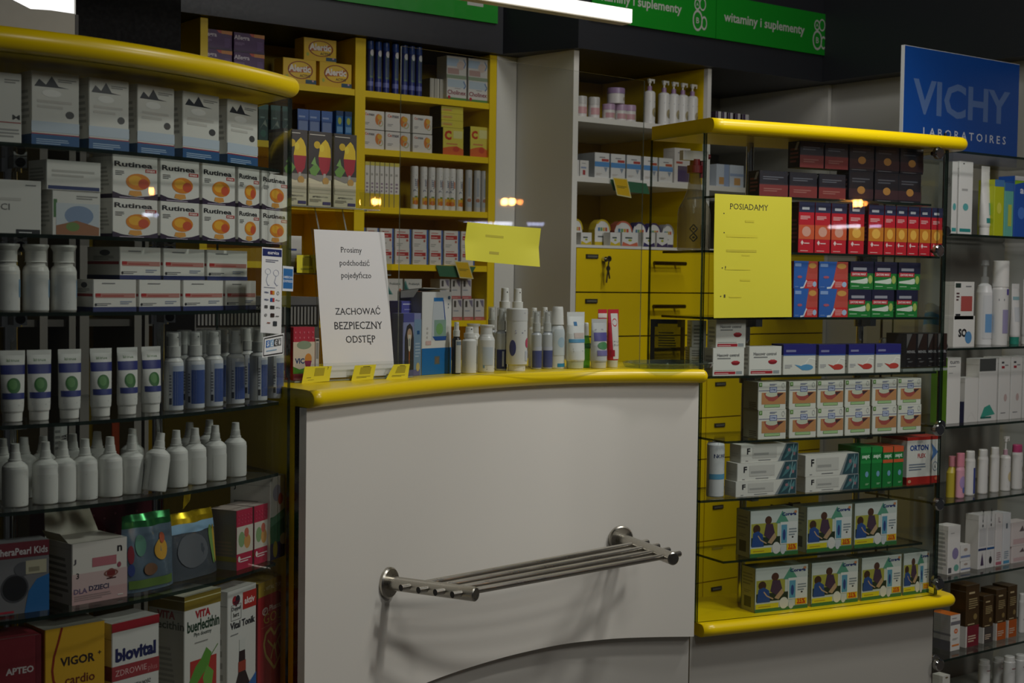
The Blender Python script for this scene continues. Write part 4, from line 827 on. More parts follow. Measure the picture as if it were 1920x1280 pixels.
s = sp('#1f7a38', [('r', 0, .58, 1, 1, '#20223e'), ('l', .12, .68, .92, .88, 1, '#9a9aa6'), ('r', .02, .46, .72, .62, '#b82a38'), ('t', 'ZATOKI MAX', .37, .54, .60, '#f0e0e0', .03), ('p', [(.02, .30), (.5, .36), (.72, .42), (.76, .34), (.74, .22), (.6, .20), (.02, .24)], '#d4dcd2'), ('e', .86, .36, .09, .15, '#a8b860'), ('l', .05, .10, .5, .15, 1, '#b8d8b8'), ('l', .56, .06, .92, .10, 1, '#a8c8a8')], [('r', 0, .58, 1, 1, '#1a1c34'), ('l', .2, .1, .9, .5, 4, '#8ab890')])
o1, hh = cartons('sinus_carton', [(1591, 1632), (1633, 1676), (1678, 1722)], (594, 594), (543, 543), g_right, RO, ZR[2], .05, 'green carton with navy top in the lower tier,', 'counting from the red-blue ones', 'carton', s, 'lower tier of green cartons')
cartons('sinus_carton', [(1594, 1637), (1639, 1681), (1682, 1727)], (543, 543), (491, 491), g_right, RO, ZR[2]+hh+.0004, .05, 'green carton with navy top in the upper tier,', 'counting from the red-blue ones', 'carton', s, 'upper tier of green cartons')
# fourth shelf
s = sp('#e2e0da', [('r', .05, .04, .72, .14, '#b02a38'), ('l', .08, .065, .66, .11, 1, '#e8c0c0'), ('r', .74, .04, .93, .15, '#9aa0a4'), ('e', .72, .46, .14, .07, '#b02a38'), ('e', .72, .43, .12, .06, '#8a1f2a'), ('p', [(.58, .48), (.68, .54), (.72, .50), (.76, .54), (.86, .48), (.72, .46)], '#c03a44'), ('l', .14, .60, .72, .68, 1, '#8a8a8a'), ('T', 'Hascovir control', .48, .74, .70, .11, '#55555a'), ('l', .06, .18, .94, .20, 1, '#8a8a8a')], [('l', .2, .2, .9, .8, 4, '#b0aea8')])
o1, hh = cartons('lip_carton', [(1335, 1396)], (704, 704), (652, 652), g_right, RO, ZR[3], .04, '', '', 'carton', s, None, label='white lip-cream carton under another, at the counter end of the case')
cartons('lip_carton', [(1341, 1399)], (652, 652), (598, 598), g_right, RO, ZR[3]+hh+.0004, .04, '', '', 'carton', s, None, label='white lip-cream carton on top of another, at the counter end')
cartons('lip_carton', [(1403, 1466)], (703, 703), (649, 649), g_right, RO, ZR[3], .04, '', '', 'carton', s, None, label='single white lip-cream carton beside the blue-topped cartons')
def vein(c): return sp('#dedcd4', [('r', 0, .64, 1, 1, '#2a2a78'), ('r', 0, .62, 1, .66, c if c[1] == '9' else '#3a5aa0'), ('l', .08, .74, .5, .88, 1, '#8484ac'), ('s', [(.98, .48), (.80, .52), (.68, .34), (.52, .24)], .035, '#f0eee8'), ('e', .72, .22, .20, .10, c), ('p', [(.34, .32), (.52, .28), (.74, .16), (.6, .12)], c), ('l', .05, .2, .28, .34, 3, '#aaaab0')], [('r', 0, .64, 1, 1, '#20205c'), ('l', .2, .1, .9, .5, 4, '#a8a6a0')], top='#24245c')
cartons('leg_care_carton', [(1467, 1530)], (702, 702), (645, 645), g_right, RO, ZR[3], .05, '', '', 'carton', vein('#5a9ac8'), 'indigo-topped cartons', label='indigo-topped white carton with a pale blue splash, beside the lip cream')
cartons('leg_care_carton', [(1532, 1587), (1590, 1639), (1642, 1688)], (701, 698), (645, 645), g_right, RO, ZR[3], .05, 'indigo-topped white carton with red splash,', 'counting from the pale blue one', 'carton', vein('#c0453c'), 'indigo-topped cartons')
# black cartons on a small clear step
mb = MB(); a_, b_ = spot(1692, 697, g_right, RO), spot(1776, 692, g_right, RO); ang = atan2(b_.y-a_.y, b_.x-a_.x); L_ = (b_-a_).length
zst = z_over(1730, 688, (a_+b_)/2)
mb.box(0, L_, 0, .09, zst-ZR[3]-.003, zst-ZR[3], ACRYL); mb.box(0, L_, -.001, .002, 0, zst-ZR[3]-.003, ACRYL, front=ACEDGE)
for i in range(5): mb.box(L_*i/4-.001, L_*i/4+.001, .002, .09, 0, zst-ZR[3]-.003, ACEDGE)
tag(obj('acrylic_step', mb.mesh('acrylic_step'), None, (a_.x, a_.y, ZR[3]+.0003), ang), 'low clear acrylic step under four black cartons', 'stand')
s = sp('#1c1a1c', [('p', [(.08, .52), (.62, .99), (.97, .99), (.97, .52)], '#2a1c18'), ('p', [(.03, .56), (.03, .99), (.56, .99)], '#5c5a5a'), ('t', 'MENSIL', .5, .46, .84, '#8f8f92', .03), ('l', .1, .24, .5, .28, 1, '#77777a'), ('l', .2, .14, .7, .19, 2, '#6a6a6c'), ('l', .1, .03, .4, .05, 1, '#66666a')], [('r', 0, 0, 1, 1, '#4a484c'), ('l', .1, .3, .9, .7, 5, '#3a383c')])
cartons('mens_carton', [(1697, 1718), (1719, 1738), (1739, 1756), (1757, 1775)], (689, 685), (626, 624), g_right, RO+.003, zst+.0006, .075, 'black carton with grey corner', 'on the clear step, counting from the indigo-topped cartons', 'carton', s, 'black cartons on the clear step')
# fifth shelf: dental cartons in two tiers
s = sp('#dcdbd2', [('r', .02, .68, .98, .70, '#5a5a8a'), ('r', .12, .20, .98, .62, '#c08a5c'), ('p', [(.20, .60), (.84, .60), (.72, .42), (.55, .30), (.38, .32), (.26, .44)], '#a8524c'), ('e', .48, .56, .22, .10, '#c8cdb8'), ('p', [(.66, .58), (.92, .60), (.72, .44)], '#4a3438'), ('r', .40, .62, .66, .82, '#4a5696'), ('r', .42, .64, .64, .80, '#c4cce0'), ('T', 'CYNK', .53, .72, .18, .08, '#3a4686', .03), ('r', .22, .09, .78, .19, '#4f8a3c'), ('r', .235, .10, .765, .18, '#a8c890'), ('r', .02, .84, .13, .98, '#5c8a3a'), ('T', '8', .075, .91, .05, .08, '#d8e8c8'), ('l', .40, .88, .66, .95, 2, '#8088a8'), ('o', .88, .86, .05, .09, .15, '#8a8a90')], [('l', .4, .04, .9, .30, 4, '#6a6658'), ('r', 0, 0, 1, .02, '#6a6658')], sidecol='#a8a692')
pr = [(1418, 1476), (1478, 1531), (1533, 1580), (1582, 1633), (1635, 1681), (1683, 1727)]
o1, hh = cartons('dental_carton', pr, (832, 801), (777, 750), g_right, RO, ZR[4], .065, 'white dental carton with teeth picture, lower tier,', 'from the counter end', 'carton', s, 'lower tier of dental cartons')
cartons('dental_carton', pr, (777, 750), (723, 702), g_right, RO, ZR[4]+hh+.0004, .065, 'white dental carton with teeth picture, upper tier,', 'from the counter end', 'carton', s, 'upper tier of dental cartons')
# sixth shelf: shaving can, flower cartons, green cartons, joint carton
p, h, a, m = place(1340, 938, 826, g_right, .095, ZR[5]); R = 16.5*m
put('shaving_can', [('can_body', vessel_mesh('can_body', [(0, R*.95, R*.95), (.003, R, R), (h*.93, R, R), (h*.96, R*.9, R*.9), (h*.985, R*.82, R*.82)], '#cfd2d6', 'plastic', [('r', 0, .02, 1, .93, '#d4d6d8'), ('t', 'NOVE', .52, .78, .62, '#24305c', .04), ('l', .3, .71, .8, .74, 1, '#8a5a5a'), ('l', .3, .52, .85, .56, 1, '#7a8290'), ('r', .0, .34, 1, .44, '#5f9cc0'), ('l', .15, .08, .9, .28, 7, '#8a8c94')], v1=.96)), ('can_top', vessel_mesh('can_top', [(h*.985, R*.86, R*.86), (h*.992, R*.86, R*.86), (h, R*.5, R*.5)], '#b5b5b5', 'chrome'))], p, ZR[5]+.0004, a, 'white and blue shaving can in the corner by the counter panel', 'can')
s = sp('#dedcd6', [('p', [(.64, 0), (1, 0), (1, 1), (.78, 1)], '#8c9296'), ('p', [(.69, .02), (.99, .02), (.99, .97), (.80, .97)], '#33505a'), ('p', [(.74, .1), (.80, .5), (.88, .86), (.9, .6), (.82, .3)], '#507e84'), ('p', [(.86, .1), (.9, .5), (.97, .9), (.97, .5)], '#5c8a90'), ('e', .84, .62, .025, .1, '#a07880'), ('e', .93, .40, .02, .1, '#a07880'), ('s', [(.88, .05), (.92, .95)], .002, '#8ab0b4'), ('T', 'F', .13, .64, .055, .34, '#2a2a2e', .03), ('r', .20, .25, .62, .85, '#cbc9c4'), ('l', .22, .40, .58, .66, 1, '#a8a7a4'), ('l', .08, .08, .14, .16, 1, '#99989a'), ('l', .3, .1, .6, .16, 1, '#77777c')], [('l', .2, .3, .8, .6, 2, '#b8b6b0')], sidecol='#c4c2ba')
pr = [[(1377, 1494)], [(1380, 1496)], [(1387, 1498)]]; z = ZR[5]
for k, (e, yb, yt) in enumerate(zip(pr, (938, 901, 866), (900, 866, 832))):
    o1, hh = cartons('flower_carton', e, (yb, yb), (yt, yt), g_right, RO+.004*k, z+.0003, .05, '', '', 'carton', s, 'flower cartons stacked in threes', label=('bottom', 'middle', 'top')[k]+' long white flower carton of the stack of three by the shaving can'); z += hh+.0004
z = ZR[5]
for k, (yb, yt) in enumerate(zip((931, 891), (891, 851))):
    o1, hh = cartons('flower_carton', [(1508, 1611)], (yb, yb), (yt, yt), g_right, RO, z+.0003, .05, '', '', 'carton', s, 'flower cartons stacked in pairs', label=('lower', 'upper')[k]+' long white flower carton of the pair beside the green cartons'); z += hh+.0004
def sept(c): return sp('#1f7d3c', [('r', 0, .86, 1, 1, c), ('t', 'sept', .5, .76, .72, '#d8ecd8', .04), ('r', 0, .60, 1, .68, c), ('e', .62, .34, .16, .07, '#7aa8c8'), ('l', .5, .08, .85, .13, 2, '#a8d0a8')], [('l', .2, .2, .9, .8, 5, '#5a9a68')], top=c)
cartons('throat_carton', [(1612, 1632), (1633, 1653)], (918, 916), (838, 837), g_right, RO, ZR[5], .09, 'narrow all green throat carton', 'counting from the flower cartons', 'carton', sept('#2a9448'), 'green throat cartons')
cartons('throat_carton', [(1654, 1673), (1674, 1693)], (914, 913), (837, 836), g_right, RO, ZR[5], .09, 'narrow green throat carton with orange top', 'counting from the all green ones', 'carton', sept('#d8603a'), 'orange-topped throat cartons')
one('joint_carton', 1699, 1761, 913, 818, g_right, RO, ZR[5], .10, 'large white and red joint supplement carton with blue arrow', sp('#dcdad6', [('r', .0, .0, 1, .16, '#b02a22'), ('r', .0, .93, 1, 1, '#b02a22'), ('T', 'ORTON', .36, .77, .56, .12, '#2a4a94', .04), ('T', 'FLEX', .44, .60, .24, .09, '#b02a30', .03), ('p', [(.72, .86), (.94, .66), (.72, .46), (.78, .66)], '#4a78b8'), ('l', .06, .30, .58, .46, 3, '#7a8494'), ('o', .86, .36, .08, .10, .15, '#7a8aa0'), ('T', '6', .86, .36, .04, .08, '#55606c'), ('e', .08, .07, .05, .035, '#d8a080'), ('e', .9, .10, .06, .035, '#d86a4a')], [('r', 0, .93, 1, 1, '#8a1f1a'), ('r', 0, 0, 1, .16, '#8a1f1a')], top='#b4342c'))
# seventh shelf and case bottom: denture tablet packs
def dent(): return sp('#c9d2cc', [('r', .02, .24, .56, .98, '#a8a648'), ('r', .02, .72, .96, .98, '#c8d0cc'), ('p', [(.52, .7), (.66, .97), (.8, .7)], '#5c9a80'), ('r', .02, .24, .62, .42, '#2e3a2a'), ('e', .13, .60, .075, .10, '#4a3426'), ('p', [(.03, .22), (.28, .22), (.26, .48), (.16, .56), (.06, .52)], '#31508e'), ('s', [(.16, .46), (.22, .36), (.34, .28)], .02, '#c0a080'), ('e', .37, .78, .07, .09, '#55382c'), ('p', [(.28, .46), (.32, .70), (.46, .70), (.52, .44), (.40, .36)], '#4e3a4c'), ('p', [(.36, .30), (.50, .50), (.54, .40), (.44, .26)], '#b89a78'), ('r', .62, .24, .98, .72, '#dcdedc'), ('T', 'Corega', .80, .88, .30, .10, '#2c3a78', .04), ('r', .64, .26, .76, .66, '#5f9cb8'), ('e', .70, .44, .03, .12, '#384a86'), ('l', .80, .42, .97, .60, 3, '#8a949a'), ('e', .88, .38, .02, .02, '#333333'), ('r', .0, .0, 1, .08, '#3c7440'), ('r', .01, .08, .44, .19, '#d8cc28'), ('l', .06, .115, .38, .15, 1, '#b08a20'), ('e', .54, .17, .085, .13, '#d8d8d4'), ('e', .68, .12, .05, .10, '#c8ccd0'), ('r', .76, .10, .98, .24, '#e8c020'), ('t', '35%', .87, .18, .16, '#c03a1c', .04), ('r', .79, .115, .95, .135, '#c03a1c'), ('e', .93, .93, .03, .03, '#c88a60')], [('l', .1, .6, .85, .9, 4, '#8a8c80'), ('r', .22, .10, .72, .34, '#5a5c54'), ('l', .2, .42, .7, .5, 2, '#8a8c80'), ('r', 0, 0, .03, 1, '#3a5c50'), ('r', .97, 0, 1, 1, '#2f4a42')], sidecol='#b0b092', top='#3a4a44')
cartons('denture_carton', [(1403, 1498), (1509, 1599), (1602, 1680)], (1049, 1025), (957, 938), g_right, RO, ZR[6], .06, 'denture tablet carton on the upper shelf,', 'counting from the counter end', 'carton', dent(), 'denture tablet cartons on the upper shelf')
cartons('denture_carton', [(1413, 1515), (1519, 1609), (1613, 1690), (1692, 1742)], (1159, 1115), (1066, 1029), g_right, RO+.002, ZR[7], .06, 'denture tablet carton on the yellow base,', 'counting from the counter end', 'carton', dent(), 'denture tablet cartons on the yellow base')

# ================================================================== goods on the glass shelving under the blue sign
U = g_U; UO = .05
def ucart(n, px0, px1, yb, yt, k, d, label, spec, group=None, off=UO, zadd=0.0): return one(n, px0, px1, yb, yt, U, off, ZU[k]+.0004+zadd, d, label, spec, 'carton', group)
ucart('cream_carton', 1783, 1793, 437, 303, 0, .05, 'slim white cream carton at the glass edge of the upper shelf', sp('#d8d8d4', [('r', .1, .04, .9, .09, '#3a9a98'), ('e', .5, .38, .3, .05, '#5aa8a8')], [('T', 'CERA+', .75, .72, .12, .3, '#55585a', .01, 1)], sidecol='#8c8c8a'))
def utube(px, wpx, yb, yt, k, label, col, els, cap='#e6e5e0', off=.075, name='cream_tube', **kw):
    p, h, a, m = place(px, yb, yt, U, off, ZU[k]); put(name, tube_parts(wpx*m, h, col, els, cap, **kw), p, ZU[k]+.0004, a, label, 'tube')
ucart('cream_carton', 1796, 1822, 437, 303, 0, .06, 'white cream carton with teal foot on the upper shelf', sp('#dcdcd8', [('r', .1, .04, .9, .085, '#2f8a88'), ('e', .5, .38, .2, .05, '#5aa8a8'), ('l', .2, .6, .8, .66, 1, '#aaaaa8'), ('e', .3, .97, .05, .01, '#444444')]))
utube(1845, 26, 437, 312, 0, 'plain white tube with teal patch beside the yellow-green pack', '#dddcd8', [('r', .3, .05, .8, .14, '#2f8a88'), ('r', .55, .2, .9, .42, '#78b8b4')])
ucart('sunscreen_carton', 1863, 1881, 437, 337, 0, .06, 'yellow-green carton between white tube and blue packs', sp('#b8c020', [('r', 0, .88, 1, 1, '#4a7ab0'), ('e', .5, .5, .25, .1, '#d0d050')]))
ucart('sunscreen_carton', 1882, 1899, 437, 343, 0, .06, 'teal carton next to the yellow-green one', sp('#68b0a0', [('r', 0, .85, 1, 1, '#3a6ab0'), ('r', .4, .2, .8, .6, '#b8c050')]))
ucart('sunscreen_carton', 1900, 1934, 437, 331, 0, .06, 'blue carton with green curve at the frame edge, upper shelf', sp('#2556b0', [('p', [(0, .86), (1, .95), (1, .99), (0, .92)], '#8ab828'), ('T', 'ag', .5, .74, .4, .12, '#d8e0f0', .03), ('e', .4, .4, .2, .1, '#4a7ad0'), ('r', 0, .93, 1, 1, '#d8d8d8')]))
# second shelf
ucart('baby_carton', 1787, 1827, 651, 592, 1, .05, 'white carton with large black letters below a data carton', sp('#e0dfda', [('t', 'SO', .42, .45, .4, '#222226', .05), ('e', .7, .3, .16, .2, '#5a90c0')]), off=.04)
ucart('baby_carton', 1789, 1826, 592, 528, 1, .05, 'white carton with red block and rows of small marks', sp('#dedcd6', [('r', .03, .84, .30, .96, '#2c3a34'), ('l', .08, .5, .24, .75, 3, '#55363a'), ('r', .32, .22, .9, .62, '#b0544e'), ('r', .06, .10, .3, .15, '#2c2c30'), ('l', .55, .86, .95, .92, 1, '#77777a')]), off=.04, zadd=.083)
p, h, a, m = place(1843, 650, 488, U, .12, ZU[1]); R = 15*m
put('pump_bottle', [('bottle_body', vessel_mesh('bottle_body', [(0, R, R), (h*.62, R, R), (h*.70, R*.8, R*.8), (h*.73, R*.4, R*.4)], '#dddddd', 'plastic', [('r', .1, .1, .9, .8, '#d0d2d4'), ('r', .2, .2, .6, .5, '#6a9ac8')])), ('pump_head', vessel_mesh('pump_head', [(h*.73, R*.5, R*.5), (h*.80, R*.5, R*.5), (h*.81, R*.25, R*.25), (h*.93, R*.25, R*.25), (h*.94, R*.5, R*.5), (h, R*.42, R*.42)], '#ffffff', mat=FROST))], p, ZU[1]+.0004, a, 'pump bottle with clear head behind the white cartons', 'bottle')
p, h, a, m = place(1873, 650, 489, U, .085, ZU[1]); R = 17*m
put('lotion_bottle', [('bottle_body', vessel_mesh('bottle_body', [(0, R*.96, R*.8), (h*.66, R, R*.8), (h*.70, R*.9, R*.75)], '#dcdbd8', 'plastic', [('r', .5, .85, .95, .95, '#5a4a9a'), ('r', .3, .2, .8, .6, '#9a94b8'), ('l', .1, .75, .5, .82, 1, '#8a8a8e')])), ('cap', vessel_mesh('cap', [(h*.69, R*.98, R*.82), (h*.995, R*.98, R*.82), (h, R*.9, R*.75)], '#e4e3df'))], p, ZU[1]+.0004, a, 'white lotion bottle with tall white cap and violet patch', 'bottle')
utube(1901, 24, 650, 532, 1, 'white tube with teal cap beside the tall-capped bottle', '#dddcda', [('r', .1, .75, .9, .82, '#8ab0b8'), ('r', .2, .3, .8, .6, '#c8ccd0')], cap='#2f8a78')
utube(1922, 22, 648, 524, 1, 'pale tube at the frame edge of the second shelf', '#d8d8d6', [('l', .2, .4, .8, .6, 2, '#aaaaac')])
# third shelf
ucart('serum_carton', 1774, 1799, 802, 670, 2, .06, 'tall white carton with green spine behind the glass corner', sp('#dcdbd6', [('T', 'tum', .5, .93, .7, .05, '#44464a'), ('l', .1, .86, .8, .88, 1, '#77777a'), ('l', .1, .76, .5, .78, 1, '#99999a')], sidecol='#6fa030'))
ucart('serum_carton', 1800, 1807, 796, 753, 2, .04, 'tiny navy carton between white cartons, third shelf', sp('#24263e', []))
ucart('serum_carton', 1808, 1833, 794, 708, 2, .05, 'plain white carton with thin triangle beside the navy one', sp('#d8d7d2', [('s', [(.2, .06), (.5, .22), (.8, .06)], .008, '#b0b0ae')]))
ucart('serum_carton', 1834, 1868, 792, 672, 2, .05, 'broad white carton with teal foot and dark top patch', sp('#d9d8d4', [('r', .0, .80, .9, 1, '#4a4c4a'), ('p', [(.1, .06), (.9, .10), (.6, .26), (.3, .22)], '#3f9a88'), ('r', .1, .04, .7, .07, '#2c6a60')]))
cartons('serum_carton', [(1871, 1892), (1894, 1914), (1916, 1938)], (790, 785), (670, 667), U, UO, ZU[2]+.0004, .06, 'tall white serum carton with two dark squares,', 'counting towards the frame edge', 'carton', sp('#dad9d5', [('r', .2, .90, .42, .93, '#44444a'), ('r', .2, .82, .46, .86, '#a02a34'), ('l', .5, .86, .9, .9, 1, '#88888a'), ('l', .2, .10, .8, .13, 1, '#88888a'), ('e', .6, .35, .14, .06, '#c0a8a4')], [('l', .1, .1, .9, .9, 9, '#aaaaa8')]), 'tall white serum cartons')
# fourth shelf
p, h, a, m = place(1784, 940, 855, U, .075, ZU[3]); R = 13*m
put('oil_bottle', [('bottle_body', vessel_mesh('bottle_body', [(0, R, R*.7), (h*.6, R, R*.7), (h*.72, R*.6, R*.5), (h*.76, R*.5, R*.4)], '#b8a83c', 'plastic')), ('cap', vessel_mesh('cap', [(h*.755, R*.6, R*.5), (h, R*.6, R*.5)], '#d08a94'))], p, ZU[3]+.0004, a, 'yellow oil bottle with pink cap at the glass corner', 'bottle')
p, h, a, m = place(1799, 937, 849, U, .05, ZU[3]); R = 10.5*m
put('lotion_bottle', [('bottle_body', vessel_mesh('bottle_body', [(0, R*.9, R*.6), (.003, R, R*.65), (h*.62, R, R*.65), (h*.70, R*.8, R*.55)], '#d8a0b0', 'plastic', [('e', .5, .5, .3, .2, '#a890c0'), ('e', .6, .25, .15, .1, '#5a6ab0')])), ('cap', vessel_mesh('cap', [(h*.70, R*.9, R*.6), (h*.99, R*.9, R*.6), (h, R*.8, R*.5)], '#d88a9a'))], p, ZU[3]+.0004, a, 'pink lotion bottle with pink cap before the yellow oil', 'bottle')
def talc(px, wpx, yb, yt, label, els, k=3, capc='#e2e1dd', off=.07):
    p, h, a, m = place(px, yb, yt, U, off, ZU[k]); R = wpx*m/2
    put('powder_bottle', [('bottle_body', vessel_mesh('bottle_body', [(0, R*.94, R*.7), (.003, R, R*.75), (h*.78, R, R*.75), (h*.83, R*.9, R*.68)], '#dfdeda', 'plastic', els)), ('cap', vessel_mesh('cap', [(h*.83, R*.86, R*.66), (h*.985, R*.84, R*.64), (h, R*.76, R*.58)], capc))], p, ZU[3]+.0004 if k == 3 else ZU[k]+.0004, a, label, 'bottle')
talc(1817, 23, 935, 845, 'white powder bottle with upright royal blue stripe', [('r', .48, .05, .82, .75, '#2c3f94')])
talc(1841, 23, 932, 842, 'white powder bottle with faint brown mark, after the blue-striped one', [('r', .7, .4, .9, .8, '#b8a0a0'), ('p', [(.6, .3), (.9, .22), (.8, .18)], '#55383a')])
talc(1863, 21, 929, 838, 'plain white powder bottle before the pump lotion', [('l', .7, .7, .9, .76, 1, '#99999a')])
def pump_parts(w_, h, col, els, capcol, headcol='#e6e5e0', top=.66, flat=1.0):
    R = w_/2
    mb = MB(); mb.loft([(h*top+.0, R*.42, R*.42), (h*(top+.10), R*.40, R*.40), (h*(top+.105), R*.16, R*.16), (h*.90, R*.16, R*.16), (h*.905, R*.30, R*.30), (h*.96, R*.34, R*.34)], M(headcol, 'plastic'), 16, mats=[M(capcol, 'plastic')]+[M(headcol, 'plastic')]*4)
    mb.prism([(-R*.34, -R*.22), (R*1.05, -R*.12), (R*1.05, R*.12), (-R*.34, R*.22)], h*.955, h, M(headcol, 'plastic')); mb.prism([(R*.86, -R*.10), (R*1.05, -R*.10), (R*1.05, R*.10), (R*.86, R*.10)], h*.91, h*.96, M(headcol, 'plastic'))
    return [('bottle_body', vessel_mesh('bottle_body', [(0, R*.94, R*.94*flat), (h*.01, R, R*flat), (h*top*.92, R, R*flat), (h*top*.97, R*.85, R*.85*flat), (h*top, R*.48, R*.48)], col, 'plastic', els, 0, .9)), ('pump_head', mb.mesh('pump_head'))]
p, h, a, m = place(1883, 928, 818, U, .07, ZU[3])
put('pump_bottle', pump_parts(20*m, h, '#dfdeda', [('l', .15, .75, .85, .81, 1, '#8a8a90'), ('e', .6, .45, .25, .16, '#d0c090'), ('l', .3, .12, .8, .2, 2, '#99999c')], '#c8a0b0'), p, ZU[3]+.0004, a, 'white pump lotion with pink neck, before the pink-lidded bottle', 'bottle')
talc(1905, 25, 926, 833, 'white bottle with wide raspberry pink lid', [('l', .5, .75, .9, .82, 1, '#88888c'), ('e', .7, .55, .12, .08, '#8a8a78'), ('l', .5, .2, .9, .26, 1, '#99999c')], capc='#c04a78')
talc(1926, 20, 922, 834, 'white bottle with raspberry lid at the frame edge', [('l', .2, .3, .8, .4, 1, '#aaaaac')], capc='#c04a78')
# fifth shelf
ucart('face_carton', 1776, 1799, 1088, 985, 4, .05, 'tall white carton with violet print at the glass corner', sp('#dcdad6', [('e', .6, .42, .26, .12, '#8a80a8'), ('e', .7, .12, .2, .07, '#6aa898'), ('l', .2, .84, .6, .87, 1, '#99999b'), ('r', .05, .03, .3, .14, '#55555a')], [('l', .1, .1, .9, .9, 9, '#aaaaa8')]))
o1 = ucart('face_carton', 1801, 1819, 1083, 1051, 4, .05, 'small white and blue carton under its twin, fifth shelf', sp('#dcdbd7', [('r', 0, .2, 1, .34, '#7a8ab0'), ('e', .5, .7, .2, .1, '#a89a90')]))
ucart('face_carton', 1801, 1819, 1051, 1021, 4, .05, 'small white and blue carton on top of its twin', sp('#dcdbd7', [('r', 0, .2, 1, .34, '#7a8ab0'), ('e', .5, .7, .2, .1, '#a89a90')]), zadd=max(v.co.z for v in o1.data.vertices)+.0004)
utube(1826, 15, 1080, 985, 4, 'royal blue tube between the small cartons and the drop cartons', '#2a3f98', [('r', .2, .2, .8, .6, '#4a60b8')], cap='#24358a')
ucart('face_carton', 1833, 1848, 1077, 965, 4, .05, 'white carton with purple drop picture', sp('#d9d8d6', [('r', 0, .34, 1, .38, '#2c3c68'), ('p', [(.3, .06), (.7, .06), (.6, .2), (.5, .3), (.4, .2)], '#4a3a58'), ('T', 'LIQ', .5, .86, .5, .16, '#2a2a30', .02, 1), ('r', .1, .42, .9, .75, '#c4c4c4')]))
ucart('face_carton', 1849, 1863, 1075, 963, 4, .05, 'white carton with black drop picture', sp('#d9d8d6', [('r', 0, .34, 1, .38, '#2a5a90'), ('e', .5, .14, .2, .07, '#222226'), ('s', [(.5, .2), (.5, .3)], .02, '#555555'), ('T', 'LIQ', .5, .86, .5, .16, '#2a2a30', .02, 1), ('r', .1, .42, .9, .75, '#c4c4c4')]))
ucart('face_carton', 1865, 1878, 1071, 962, 4, .05, 'slim white carton with pink foot', sp('#dad6d4', [('r', .1, .02, .9, .08, '#b86a7a'), ('l', .2, .12, .8, .28, 4, '#a88a90'), ('T', 'L', .5, .88, .3, .1, '#8a7478', .01)]))
ucart('face_carton', 1879, 1893, 1069, 961, 4, .05, 'slim white carton with light blue foot', sp('#d6d8da', [('r', .1, .02, .9, .08, '#5a9ac0'), ('l', .2, .12, .8, .28, 4, '#8a9aa8'), ('l', .35, .7, .65, .9, 1, '#66707a')]))
o1 = ucart('face_carton', 1896, 1930, 1064, 1022, 4, .05, 'lower of two pinkish white cartons at the frame edge', sp('#dcd2cf', [('p', [(.42, .6), (.7, .6), (.6, .85)], '#6a5a5c'), ('r', .1, .08, .9, .3, '#d0b4b4')]))
ucart('face_carton', 1896, 1930, 1022, 978, 4, .05, 'upper of two pinkish white cartons at the frame edge', sp('#dcd2cf', [('p', [(.42, .6), (.7, .6), (.6, .85)], '#6a5a5c'), ('r', .1, .08, .9, .3, '#d0b4b4')]), zadd=max(v.co.z for v in o1.data.vertices)+.0004)
# sixth shelf
ucart('sunscreen_carton', 1781, 1799, 1234, 1152, 5, .075, 'white sunscreen carton with orange sun and orange top', sp('#dad8d2', [('r', 0, .72, 1, .82, '#77747a'), ('e', .55, .54, .2, .07, '#d8703a'), ('T', '50', .55, .54, .24, .05, '#e8e0d8'), ('r', .15, .12, .9, .17, '#d8803a'), ('l', .2, .3, .8, .36, 2, '#99958f'), ('l', .1, .9, .8, .94, 1, '#88848a')], [('r', 0, .0, 1, .28, '#55555a'), ('r', 0, .42, 1, .48, '#66666a'), ('l', .1, .55, .9, .9, 6, '#99958f')], top='#d8742c', sidecol='#8f8e8c'))
def brown(c, x0, x1, yb, yt, label):
    ucart('tanning_carton', x0, x1, yb, yt, 5, .06, label, sp('#4a361c', [('r', .0, .0, 1, .34, '#d0cdc6'), ('r', .12, .0, 1, .34, c), ('l', .15, .36, .85, .39, 1, '#c8b890'), ('l', .2, .62, .9, .80, 5, '#a89468'), ('l', .2, .86, .8, .92, 1, '#c8b48a'), ('e', .7, .48, .14, .05, '#8a7444'), ('l', .2, .08, .8, .2, 3, '#d0b8a0')], [('r', 0, 0, 1, .34, '#c8c6c0')], sidecol='#3a2a16'))
brown('#7a2430', 1809, 1834, 1222, 1096, 'tallest brown tanning carton with wine red foot')
brown('#4a4440', 1842, 1861, 1214, 1116, 'shorter brown tanning carton with dark grey foot')
brown('#b85a20', 1866, 1885, 1209, 1104, 'brown tanning carton with orange foot, beside the grey-footed one')
brown('#b85a20', 1888, 1905, 1206, 1097, 'brown tanning carton with orange foot, beside the white bottle')
talc(1915, 17, 1203, 1112, 'plain white bottle after the brown tanning cartons', [('l', .3, .4, .8, .5, 1, '#88888a')], k=5)
